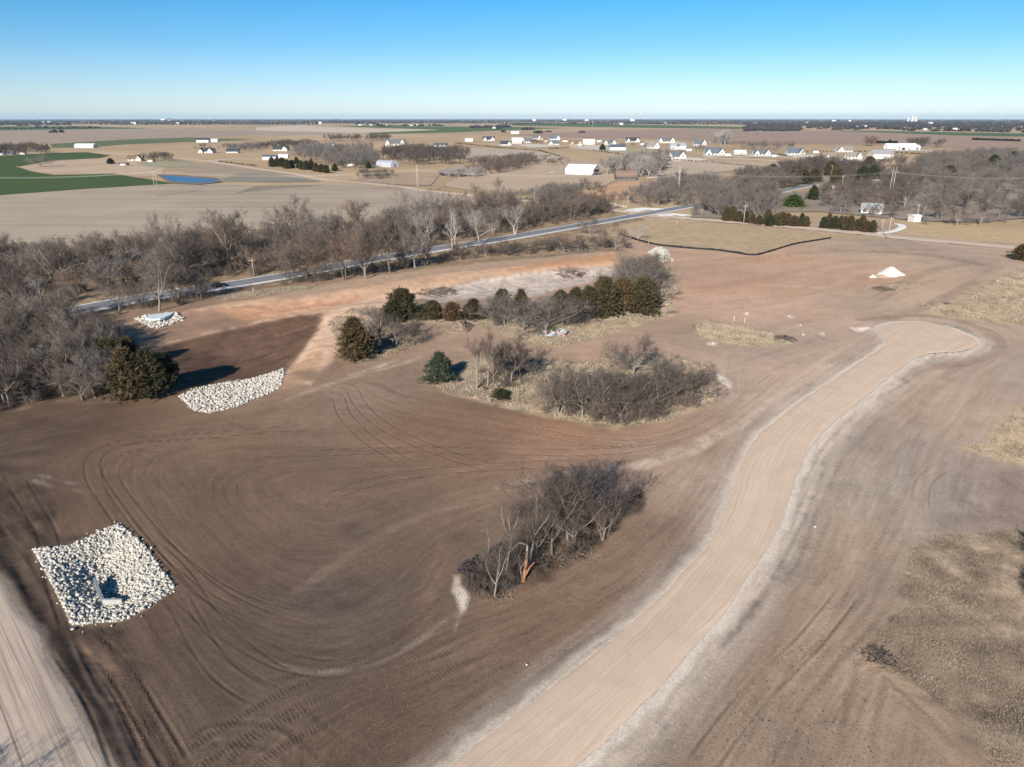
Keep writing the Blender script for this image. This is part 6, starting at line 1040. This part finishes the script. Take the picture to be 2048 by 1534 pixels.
for o_, zt, nm in ((-5, 15.2, 'nearest'), (0, 15.2, 'middle'), (5, 15.2, 'farthest')):
    seg = []
    for a, b_ in zip(HP[:-1], HP[1:]):
        d = (b_ - a)[:2]; d = d / np.linalg.norm(d); n_ = np.array([-d[1], d[0]]); A_ = np.array([a[0] + n_[0] * o_, a[1] + n_[1] * o_, a[2] + zt]); B_ = np.array([b_[0] + n_[0] * o_, b_[1] + n_[1] * o_, b_[2] + zt]); pr_ = None
        for k in range(15):
            t = k / 14; q = A_ * (1 - t) + B_ * t; q[2] -= 3.2 * 4 * t * (1 - t)
            if pr_ is not None: seg.append((pr_, q, .026, .026))
            pr_ = q
    V, F = join([tubes(seg, 4)]); tag(obj('power_line', mesh_np('power_line', V, F, wm)), nm + ' sagging wire strung between the twin-pole pylons', 'power line')
# white board fence at the junction, post fence by the wheat field
def fence(pts, label, mat, h=1.2, rails=2, step=2.6, name='board_fence'):
    L = catmull(AT(pts), step); f = thing(name, label, 'fence', (float(L[0, 0]), float(L[0, 1]), 0)); pm = MB().box(-.08, .08, -.08, .08, -.2, h).mesh('post', mat)
    for p in L: obj('post', pm, f, (p[0] - L[0, 0], p[1] - L[0, 1], float(hm(*p))))
    for k in range(rails):
        mb = MB(); zr = h * (.5 + .4 * k)
        for a, b_ in zip(L[:-1], L[1:]): mb.tube((a[0] - L[0, 0], a[1] - L[0, 1], float(hm(*a)) + zr), (b_[0] - L[0, 0], b_[1] - L[0, 1], float(hm(*b_)) + zr), .06, .06, 4)
        mb.build('rail', mat, f)
fence([(1226, 410), (1240, 414), (1252, 416)], 'short white board fence at the dirt road junction', paint((.78, .76, .72), .8))
fence([(95, 321), (150, 319), (205, 316)], 'weathered post fence along the green field', wood, 1.5, 1, 7.0, 'post_fence')
# ================================================================ BUILDINGS
WHITE = (.52, .515, .50); CREAM = (.66, .60, .50); TANW = (.52, .43, .33); GREYW = (.42, .42, .42); BLUEW = (.45, .53, .60); BRN = (.36, .26, .19); DKR = (.045, .048, .055); GRR = (.105, .11, .12); BRR = (.15, .105, .08); TNR = (.21, .185, .16); BLR = (.10, .12, .145)
GLASS = paint((.035, .05, .07), .15); DOORM = paint((.55, .55, .55), .7); INSIDE_SHADE = paint((.03, .03, .03), .9)  # the black one paints the unlit inside of open sheds
def gable(parent, x0, x1, y0, y1, wh, rh, wm_, rm_, along='x', eave=.5, names=('wall', 'roof')):
    """one body: walls with gable ends, and a roof of two pitched slabs"""
    mb = MB(); th = .28
    if along == 'x':
        ym = (y0 + y1) / 2; mb.add([(x0, y0, -.4), (x1, y0, -.4), (x1, y1, -.4), (x0, y1, -.4), (x0, y0, wh), (x1, y0, wh), (x1, y1, wh), (x0, y1, wh), (x0, ym, wh + rh), (x1, ym, wh + rh)], [(0, 1, 5, 4), (2, 3, 7, 6), (1, 2, 6, 9, 5), (3, 0, 4, 8, 7)])
        w_ = mb.build(names[0], wm_, parent); mb = MB(); s = rh / (ym - y0); d = eave * s; a, b_ = x0 - eave, x1 + eave
        for ya, yb in ((y0 - eave, ym), (y1 + eave, ym)):
            mb.add([(a, ya, wh - d + .05), (b_, ya, wh - d + .05), (b_, yb, wh + rh + .05), (a, yb, wh + rh + .05), (a, ya, wh - d + .05 + th), (b_, ya, wh - d + .05 + th), (b_, yb, wh + rh + .05 + th), (a, yb, wh + rh + .05 + th)], [(0, 3, 2, 1), (4, 5, 6, 7), (0, 1, 5, 4), (1, 2, 6, 5), (2, 3, 7, 6), (3, 0, 4, 7)])
        return w_, mb.build(names[1], rm_, parent)
    xm = (x0 + x1) / 2; mb.add([(x0, y0, -.4), (x1, y0, -.4), (x1, y1, -.4), (x0, y1, -.4), (x0, y0, wh), (x1, y0, wh), (x1, y1, wh), (x0, y1, wh), (xm, y0, wh + rh), (xm, y1, wh + rh)], [(0, 1, 5, 8, 4), (2, 3, 7, 9, 6), (1, 2, 6, 5), (3, 0, 4, 7)])
    w_ = mb.build(names[0], wm_, parent); mb = MB(); s = rh / (xm - x0); d = eave * s; a, b_ = y0 - eave, y1 + eave
    for xa, xb in ((x0 - eave, xm), (x1 + eave, xm)):
        mb.add([(xa, a, wh - d + .05), (xa, b_, wh - d + .05), (xb, b_, wh + rh + .05), (xb, a, wh + rh + .05), (xa, a, wh - d + .05 + th), (xa, b_, wh - d + .05 + th), (xb, b_, wh + rh + .05 + th), (xb, a, wh + rh + .05 + th)], [(0, 3, 2, 1), (4, 5, 6, 7), (0, 1, 5, 4), (1, 2, 6, 5), (2, 3, 7, 6), (3, 0, 4, 7)])
    return w_, mb.build(names[1], rm_, parent)
def pane(name, parent, x0, x1, y, z0, z1, mat, frame=None):
    o = MB().box(x0, x1, y - .06, y + .05, z0, z1).build(name, mat, parent)
    if frame: f = MB(); f.box(x0 - .12, x1 + .12, y - .10, y - .07, z1, z1 + .14).box(x0 - .12, x1 + .12, y - .10, y - .07, z0 - .14, z0); f.build('trim', frame, o)
    return o
def house(px, py, wpx, label, wall=WHITE, roof=GRR, rot=0.0, wing='r', hpx=None, style='house', d=.55):
    x, y, z = (float(v) for v in at(px, py)); k = mpp(py); w = max(7.0, wpx * k * .86); dp = max(6.5, min(13, w * d)); wh = 3.0 if w < 40 else 3.6; rh = dp * .30
    if hpx: s = 1.0 * hpx * k / (wh + rh); wh *= s * .82; rh *= s * 1.25
    h = thing('house', label, 'house', (x, y, z), math.radians(rot)); wm_, rm_ = paint(wall), paint(roof); x0, x1 = -w / 2, w / 2
    if wing == 'n': gable(h, x0, x1, 0, dp, wh, rh, wm_, rm_); fx0, fx1, fy = x0, x1, 0.0
    else:
        gable(h, x0, x1, 0, dp, wh, rh, wm_, rm_); gw = min(9.5, w * .36); g0 = x1 - gw - .4 if wing in 'rb' else x0 + .4
        gable(h, g0, g0 + gw, -3.6, dp * .5 + .1, wh * 1.015, rh * .92, wm_, rm_, 'y', .45, ('wing_wall', 'wing_roof'))
        pane('garage_door', h, g0 + gw * .14, g0 + gw * .86, -3.6, .05, min(2.5, wh * .8), DOORM if wall != WHITE else paint((.35, .36, .38), .7)); pane('gable_window', h, g0 + gw * .42, g0 + gw * .58, -3.6, wh * 1.02, wh * 1.02 + rh * .3, GLASS)
        if wing == 'b':
            q0 = x0 + .4; gw2 = gw * .8; gable(h, q0, q0 + gw2, -2.4, dp * .5 + .06, wh * 1.01, rh * .84, wm_, rm_, 'y', .45, ('wing_wall', 'wing_roof')); pane('window', h, q0 + gw2 * .3, q0 + gw2 * .7, -2.4, .9, wh * .82, GLASS, paint(WHITE))
            fx0, fx1, fy = q0 + gw2, g0, 0.0
        else: fx0, fx1, fy = (x0, g0, 0.0) if wing == 'r' else (g0 + gw, x1, 0.0)
    n = max(2, int((fx1 - fx0) / 3.6)); st = (fx1 - fx0) / n; dr_ = n // 2
    for i in range(n):
        c = fx0 + st * (i + .5)
        if i == dr_: pane('door', h, c - .55, c + .55, fy, .05, min(2.2, wh * .75), paint((.18, .11, .08), .6))
        else: pane('window', h, c - .75, c + .75, fy, .9, wh * .78, GLASS, paint(WHITE) if wall != WHITE else paint((.55, .55, .55)))
    if w > 18: MB().box(x0 + w * .28, x0 + w * .28 + .9, dp * .55, dp * .55 + .9, wh + rh * .4, wh + rh + 1.0).build('chimney', paint(BRN), h)
    return h
def shed(px, py, wpx, label, wall=WHITE, roof=(.74, .75, .76), rot=0.0, hpx=None, d=.6, doors=2, name='shed', cat='shed', along='x', dm=None, open_=False):
    x, y, z = (float(v) for v in at(px, py)); k = mpp(py); w = max(4.0, wpx * k); dp = dm or max(4.0, w * d); wh = 3.6; rh = (dp if along == 'x' else w) * .17
    if hpx: s = hpx * k / (wh + rh); wh *= s; rh *= s
    h = thing(name, label, cat, (x, y, z), math.radians(rot)); rm_ = paint(roof, .45, .15); gable(h, -w / 2, w / 2, 0, dp, wh, rh, paint(wall, .6), rm_, along, .35)
    for i in range(doors):
        c = -w / 2 + w * (i + .5) / doors; q = min(w / doors * .32, 2.4); pane('door', h, c - q, c + q, 0.0, .05, wh * .78, INSIDE_SHADE if open_ else paint((.55, .56, .57), .6))  # on open fronts the panel is black, painting the shade inside
    return h
for a in ((270, 322, 32, 'brown-roofed farmhouse beside the blue pond', TANW, BRR, 10, 'r', 11), (412, 306, 34, 'dark-roofed cream house left of the small white house', CREAM, DKR, 5, 'b', 9), (464, 306, 27, 'small white house with black roof beside the farm lane', WHITE, DKR, 0, 'n', 8), (561, 302, 34, 'cream house with black roof left of the leafless grove', CREAM, DKR, 4, 'r', 9), (628, 301, 36, 'wide white house with grey roof in the leafless grove', WHITE, GRR, -8, 'r', 11), (660, 299, 26, 'tall white twin-gabled house in the leafless grove', WHITE, GRR, 8, 'b', 12), (691, 300, 14, 'white gabled house right of the twin-gabled one', WHITE, GRR, 15, 'l', 9), (718, 300, 16, 'white gable showing above the dark grove', WHITE, GRR, 40, 'n', 8),
          (791, 291, 46, 'large grey-roofed house above the dark grove', CREAM, GRR, 0, 'b', 11), (978, 282, 27, 'white house with dark roof on the far left of the new lots', WHITE, DKR, 5, 'b', 8), (1012, 291, 26, 'white house with black roof at the corner of the mown lot', WHITE, DKR, 0, 'r', 8), (1034, 287, 24, 'white two-part house at the left end of the street', WHITE, (.6, .61, .62), -6, 'r', 10), (1057, 286, 18, 'small white house second on the street', WHITE, GRR, 8, 'n', 9), (1074, 279, 18, 'grey-gabled white house behind the street corner', WHITE, GRR, 4, 'r', 8), (1088, 284, 15, 'tan gabled house among the white ones', TANW, BRR, 0, 'l', 9), (1110, 280, 24, 'pale blue-grey house behind the tan gabled one', BLUEW, GRR, 0, 'r', 9), (1108, 290, 25, 'long white house in front of the blue-grey one', WHITE, GRR, 0, 'l', 8), (1152, 291, 28, 'brown brick house on the subdivision street', (.42, .32, .25), BRR, 3, 'b', 10), (1178, 290, 26, 'white barn-like house right of the brown brick one', WHITE, (.55, .57, .6), 0, 'r', 10), (1220, 290, 29, 'white twin-gabled house behind the grey-roofed barn', WHITE, GRR, 0, 'b', 10), (1266, 285, 32, 'white house with dark gables against the ploughed field', WHITE, DKR, 3, 'b', 9), (1304, 297, 34, 'light blue house with wide grey roof', BLUEW, TNR, 0, 'r', 12), (1333, 286, 38, 'long tan-and-white house against the ploughed field', CREAM, GRR, 0, 'b', 10), (1400, 292, 28, 'white two-storey house left of the tall pale trees', WHITE, GRR, 0, 'r', 12), (1352, 318, 46, 'large white house complex nearest the pale driveway', WHITE, GRR, 0, 'b', 14), (1430, 311, 46, 'white house with grey roof and dark porch in mid row', WHITE, BLR, 0, 'b', 13), (1481, 309, 27, 'small white low house in mid row', WHITE, (.5, .52, .55), 0, 'r', 8), (1524, 312, 38, 'white twin-gabled house at the right of mid row', WHITE, GRR, 0, 'b', 12),
          (1592, 310, 38, 'blue-grey-roofed white house with wide front', WHITE, BLR, 0, 'r', 12), (1690, 304, 38, 'white-gabled tan-roofed house behind the shrub row', WHITE, TNR, 0, 'l', 10), (1708, 318, 32, 'beige house with grey roof and dark porch', CREAM, TNR, 0, 'r', 12), (1660, 322, 32, 'cream house with white front gable near the woods', CREAM, TNR, 0, 'l', 13), (1742, 428, 44, 'white farmhouse with grey roof half hidden in the right-hand woods', (.60, .62, .64), (.22, .235, .24), -25, 'r', 19), (1622, 333, 26, 'white house with dark trees left of the brown cedar', WHITE, GRR, 0, 'b', 11), (1751, 376, 15, 'pale blue two-storey house in the dark evergreens', BLUEW, (.5, .55, .6), 0, 'n', 15), (1806, 362, 27, 'house with a bright blue roof in the right-hand woods', (.35, .22, .17), (.05, .28, .60), 10, 'n', 11), (1253, 360, 46, 'brown-roofed house with a dark wall in front of the pale trees', (.09, .09, .10), (.20, .125, .09), 6, 'n', 16), (20, 310, 12, 'small white house in the grove at the left edge', WHITE, GRR, 0, 'n', 7), (2, 310, 12, 'white house cut by the left edge', WHITE, GRR, 0, 'n', 8)):
    house(*a)
for a in ((168, 296, 38, 'white metal barn beside the green strip field', WHITE, (.7, .7, .7), 0, 8, .4), (405, 285, 24, 'long white farm shed with black roof on the far tan field', WHITE, DKR, 0, 8, .5), (428, 284, 14, 'small pale shed right of the long black-roofed one', CREAM, (.6, .6, .6), 0, 6, .6), (539, 320, 28, 'white metal building at the left end of the pine row', WHITE, BLR, 0, 9, .5), (566, 316, 20, 'second white metal building behind the pine row', WHITE, (.6, .62, .64), 0, 7, .5), (881, 296, 27, 'white shed with dark roof alone on the tan field', WHITE, GRR, 0, 9, .5), (938, 283, 16, 'small white hip-roofed shed on the far tan field', WHITE, (.6, .6, .6), 0, 6, .6), (1236, 301, 32, 'white barn with a slate roof on the subdivision street', WHITE, BLR, 0, 11, .6), (1357, 299, 30, 'grey metal barn beside the orange mound', (.55, .55, .56), (.35, .37, .38), 0, 12, .6),
          (1766, 318, 42, 'large tan metal shed above the right-hand woods', (.60, .54, .47), (.33, .31, .32), 0, 16, .6), (1692, 329, 26, 'low white shed on the straw lawn', WHITE, (.75, .74, .72), 0, 9, .6), (1670, 379, 19, 'small brown shed by the road bend', (.33, .25, .19), BRR, 0, 11, .6), (1834, 444, 17, 'small white garden shed at the edge of the tan field', WHITE, (.70, .72, .74), 15, 13, .7), (1803, 298, 60, 'long white farm shed behind the grain bins', WHITE, (.82, .83, .84), 0, 10, .25), (1030, 268, 16, 'far white shed beside dark trees on the brown field', WHITE, (.7, .7, .7), 0, 5, .5)):
    s = shed(*a[:4], wall=a[4], roof=a[5], rot=a[6], hpx=a[7], d=a[8], open_=('open' in a[3]), doors=3 if a[2] > 40 else 2)
shed(1820, 300, 40, 'open-fronted white machine shed right of the grain bins', WHITE, (.86, .86, .86), 0, 9, .35, 3, open_=True)
bb = shed(1158, 350, 60, 'big white metal barn with an open dark end on the hayfield', WHITE, (.74, .74, .74), -28, 19, .62, 0, 'barn', 'barn'); k = mpp(350); w_ = 60 * k / 2; dp_ = 60 * k * .62
MB().box(w_ - .05, w_ + .12, dp_ * .22, dp_ * .78, 0, 4.6).build('open_end_shade', INSIDE_SHADE, bb); MB().extr([(w_, 2.6), (w_ + 5, 2.2), (w_ + 5, 2.0), (w_, 2.4)], dp_ * .1, dp_ * .9).build('lean_to_roof', paint((.30, .18, .13), .7), bb)  # black panel on the gable paints the shade inside the open end
for q_ in (.12, .5, .88): MB().box(w_ + 4.6, w_ + 4.8, dp_ * q_ - .1, dp_ * q_ + .1, -.2, 2.1).build('lean_to_post', paint((.5, .45, .4), .8), bb)
for a in ((1047, 281, 9, 'small grey shed behind the second street house', GREYW, GRR, 0, 5, .6), (1130, 284, 10, 'little tan shed right of the blue-grey house', TANW, BRR, 0, 5, .6), (1198, 284, 9, 'small white shed between barn-like and twin-gabled houses', WHITE, GRR, 0, 5, .6), (1285, 290, 10, 'grey garage left of the light blue house', GREYW, GRR, 0, 6, .6), (1378, 302, 11, 'white garage right of the grey metal barn', WHITE, GRR, 0, 6, .6), (1456, 312, 11, 'cream garage in the gap of mid row', CREAM, TNR, 0, 6, .6), (1548, 314, 10, 'grey shed right of the twin-gabled house', GREYW, GRR, 0, 6, .6), (1632, 306, 11, 'white shed left of the tan-roofed house', WHITE, GRR, 0, 6, .6), (1735, 321, 10, 'tan shed between beige house and large tan shed', TANW, BRR, 0, 7, .6), (1645, 328, 9, 'small white shed below the cream house', WHITE, GRR, 0, 6, .6), (300, 324, 14, 'dark open shed right of the brown-roofed farmhouse', (.2, .16, .13), BRR, 0, 6, .6), (245, 331, 18, 'low dark shed in front of the brown-roofed farmhouse', (.17, .13, .11), BRR, 0, 5, .5), (700, 333, 16, 'low brown shed between pine row and arched shed', (.3, .24, .19), BRR, 0, 7, .5), (1560, 346, 14, 'white trailer shed at the edge of the dark evergreens', WHITE, (.5, .5, .5), 0, 7, .5), (45, 309, 10, 'pale shed in the grove at the left edge', CREAM, GRR, 0, 5, .5)):
    shed(*a[:4], wall=a[4], roof=a[5], rot=a[6], hpx=a[7], d=a[8], doors=1)
# arched metal shed
x, y, z = (float(v) for v in at(776, 334)); k = mpp(334); w = 26 * k; L_ = 40 * k; q = thing('arched_shed', 'silver ribbed half-round metal shed by the dark leafless grove', 'shed', (x + 14 * k, y, z), math.radians(58))
mb = MB(); N = 14
for j in range(22):
    ya, yb = L_ * j / 22, L_ * (j + 1) / 22; r_ = w / 2 * (1.0 if j % 2 else .985)
    for i in range(N):
        a, b_ = math.pi * i / N, math.pi * (i + 1) / N; mb.add([(r_ * math.cos(a), ya, r_ * math.sin(a)), (r_ * math.cos(b_), ya, r_ * math.sin(b_)), (r_ * math.cos(b_), yb, r_ * math.sin(b_)), (r_ * math.cos(a), yb, r_ * math.sin(a))], [(0, 1, 2, 3)])
mb.build('shell', paint((.62, .64, .66), .35, .5), q)
for yy in (.05, L_ - .05): mb = MB(); mb.add([(w / 2 * .97 * math.cos(math.pi * i / N), yy, w / 2 * .97 * math.sin(math.pi * i / N)) for i in range(N + 1)], [tuple(range(N + 1))]); mb.build('end_wall', paint((.66, .67, .68), .5, .2), q)
MB().box(-1.6, 1.6, -.1, 0, 0, 3.2).build('door', paint((.25, .26, .27), .6), q)
# grain bins, elevator, mast
def silo(px, py, wpx, hpx, label, mat, name='grain_bin', cat='grain bin'):
    x, y, z = (float(v) for v in at(px, py)); k = mpp(py); r_ = wpx * k / 2; h = hpx * k; t = thing(name, label, cat, (x, y, z)); mb = MB(); n = 18
    for j in range(6):
        rr3 = r_ * (1 if j % 2 else .985); mb.tube((0, 0, h * .8 * j / 6), (0, 0, h * .8 * (j + 1) / 6), rr3, rr3, n)
    mb.build('wall', mat, t); MB().tube((0, 0, h * .8), (0, 0, h), r_ * 1.04, r_ * .12, n).build('roof', mat, t); MB().box(-.5, .5, -r_ - .06, -r_ + .1, 0, 2.0).build('door', paint((.4, .42, .44), .6), t); return t
bm = paint((.62, .70, .74), .4, .4)
for a in ((1769, 298, 4.0, 8, 'small white hopper bin left of the grain bins', paint(WHITE)), (1775, 297, 5, 10, 'leftmost ribbed grain bin', bm), (1784, 297, 9, 9, 'wide low ribbed grain bin', bm), (1794, 300, 7, 12, 'tall ribbed grain bin nearest the open machine shed', bm)): silo(*a)
for a in ((1816, 243.0, 4, 8, 'slim white silo of the grain elevator on the horizon', paint(WHITE)), (1824, 243.0, 5.5, 11, 'main white silo of the grain elevator on the horizon', paint(WHITE)), (1831, 243.0, 5, 10, 'right white silo of the grain elevator on the horizon', paint(WHITE))): silo(*a, 'elevator_silo', 'silo')
x, y = (float(v) for v in w0(1185, 253.5)); mast = thing('radio_mast', 'thin lattice radio mast standing above the horizon', 'radio mast', (x, y, 0)); k = mpp(253.5); h = 47 * k; mb = MB()
for i in range(3): a = 2.094 * i; mb.tube((1.1 * math.cos(a), 1.1 * math.sin(a), 0), (.8 * math.cos(a), .8 * math.sin(a), h), .22, .16, 4)
for j in range(24):
    for i in range(3): a, b_ = 2.094 * i, 2.094 * (i + 1); mb.tube((1.1 * math.cos(a), 1.1 * math.sin(a), h * j / 24), (1.1 * math.cos(b_), 1.1 * math.sin(b_), h * (j + 1) / 24), .08, .08, 3)
mb.build('lattice', paint((.45, .42, .42), .6), mast); MB().tube((0, 0, h), (0, 0, h + 8), .25, .1, 5).build('antenna', paint((.5, .3, .3), .6), mast)
# far farm buildings, white specks among the fields and woods
r = random.Random(12)
FARB = [(85, 244, 'far white farmhouse on the left skyline'), (98, 244, 'second far white farmhouse on the left skyline'), (325, 240, 'far white building on the left horizon ridge'), (338, 240, 'far silver building on the left horizon ridge'), (425, 240, 'far pale farmstead left of the middle horizon'), (267, 248, 'lone far white house below the left woods'), (355, 248, 'far white house at the edge of the left woods'), (640, 247, 'far white house beside a dark tree clump'), (720, 250, 'far white farm shed at the left of the green field'), (742, 250, 'far white farm house by the green field'), (771, 250, 'far large white shed by the green field'), (823, 251, 'far grey-white farm building right of the large white shed'), (836, 251, 'far farm house with white gable by the green field'), (988, 256, 'far white house in the dark hedge'), (1068, 241, 'far white building in the middle woods'), (1129, 241, 'far white house left of the radio mast'), (1174, 241, 'far white house below the radio mast'), (1265, 242, 'far white house right of the radio mast'), (1322, 247, 'far white farmhouse in a dark grove'), (1331, 247, 'far shed beside the dark grove'), (1243, 249, 'far grey shed on the green strip'), (1510, 247, 'far white house in front of the right woods'), (1616, 245, 'far white house on the pale clearing'), (1718, 254, 'far long white shed in the right woods'), (1732, 254, 'second far long white shed in the right woods'), (1745, 254, 'far white barn in the right woods'), (1851, 259, 'far white roof in the right woods'), (1862, 248, 'far pale building on the right plain'), (1910, 259, 'far tan building in the right woods'), (1988, 258, 'far white house near the right edge'), (2035, 247, 'far white sheds at the right edge'), (1700, 243, 'far white building on the right horizon'), (1668, 243, 'far pale house on the right horizon')]
for px_, py_, lb in FARB:
    shed(px_, py_ + 1.0, r.uniform(5, 9), lb, WHITE if r.random() < .8 else CREAM, (.7, .7, .7) if r.random() < .5 else GRR, r.uniform(-20, 20), r.uniform(3.0, 4.2), .5, 1, 'farm_building', 'building')
# ---------------------------------------------------------------- vehicles
def car(px, py, label, rot, paintc=(.02, .02, .022), name='car', cat='car', s=1.0):
    x, y, z = (float(v) for v in at(px, py)); c = thing(name, label, cat, (x, y, z + .22), rot, None, s); body = paint(paintc, .3)
    prof = [(-2.25, .35), (2.2, .35), (2.28, .62), (2.15, .85), (1.2, .98), (-1.75, 1.02), (-2.28, .92), (-2.32, .6)]
    MB().extr(prof, -.88, .88).build('body', body, c); cab = [(-1.7, 1.0), (1.0, .98), (.35, 1.46), (-1.25, 1.5)]; MB().extr(cab, -.76, .76).build('cabin', body, c)
    win = [(-1.5, 1.06), (.72, 1.04), (.25, 1.39), (-1.15, 1.42)]
    for ya, yb in ((-.79, -.75), (.75, .79)): MB().extr(win, ya, yb).build('side_window', GLASS, c)
    MB().add([(.99, -.66, 1.02), (.99, .66, 1.02), (.42, .62, 1.44), (.42, -.62, 1.44)], [(0, 1, 2, 3)]).build('windscreen', GLASS, c)
    for wx in (-1.4, 1.4):
        for wy in (-.84, .84): w_ = MB().tube((wx, wy - .1, .33), (wx, wy + .1, .33), .33, .33, 14).build('wheel', paint((.02, .02, .02), .8), c); MB().tube((wx, wy - .115, .33), (wx, wy + .115, .33), .18, .18, 10).build('rim', paint((.4, .4, .4), .4, .5), w_)
    for wy in (-.6, .6): MB().box(2.2, 2.30, wy - .18, wy + .18, .62, .76).build('headlight', paint((.8, .8, .78), .2), c); MB().box(-2.33, -2.25, wy - .16, wy + .16, .66, .82).build('tail_light', paint((.4, .03, .03), .3), c)
    return c
d = PAVED[np.argmin(np.abs(PAVED[:, 0] - float(at(430, 573)[0])))]; i = int(np.argmin(np.abs(PAVED[:, 0] - d[0]))); t = PAVED[i + 1] - PAVED[i]
cr = car(430, 573, 'dark car driving on the paved road left of the grass gap', math.atan2(t[1], t[0])); pt = off(PAVED, -1.7)[i]; cr.location = (pt[0], pt[1], float(hm(*pt)) + .20)
car(1103, 347, 'grey pickup-sized car parked on the hayfield by the white barn', .1, (.35, .36, .38)); car(1188, 351, 'dark blue car parked beside the white barn', .3, (.05, .09, .18)); car(1644, 349, 'white car parked near the brown cedars', .2, (.75, .75, .75)); car(1320, 354, 'dark car parked beside the pale trees', .1, (.05, .05, .06))
car(1825, 300.5, 'long white vehicle under the open machine shed', 0, (.8, .8, .8), s=2.6)
# ---------------------------------------------------------------- air
hz = MB().box(-34000, 34000, -34000, 34000, -9.0, 150.0).mesh('haze'); m, nt, b = new_mat('haze'); nt.nodes.remove(b); pv_ = nt.nodes.new('ShaderNodeVolumePrincipled')
pv_.inputs['Color'].default_value = (.50, .77, 1.0, 1); pv_.inputs['Density'].default_value = 2.4e-5; pv_.inputs['Anisotropy'].default_value = 0.0
nt.links.new(pv_.outputs[0], nt.nodes['Material Output'].inputs['Volume']); hz.materials.append(m); tag(obj('haze', hz), 'thin blue haze over the far plain', kind='stuff')
print('done', round(time.time() - T0, 1))
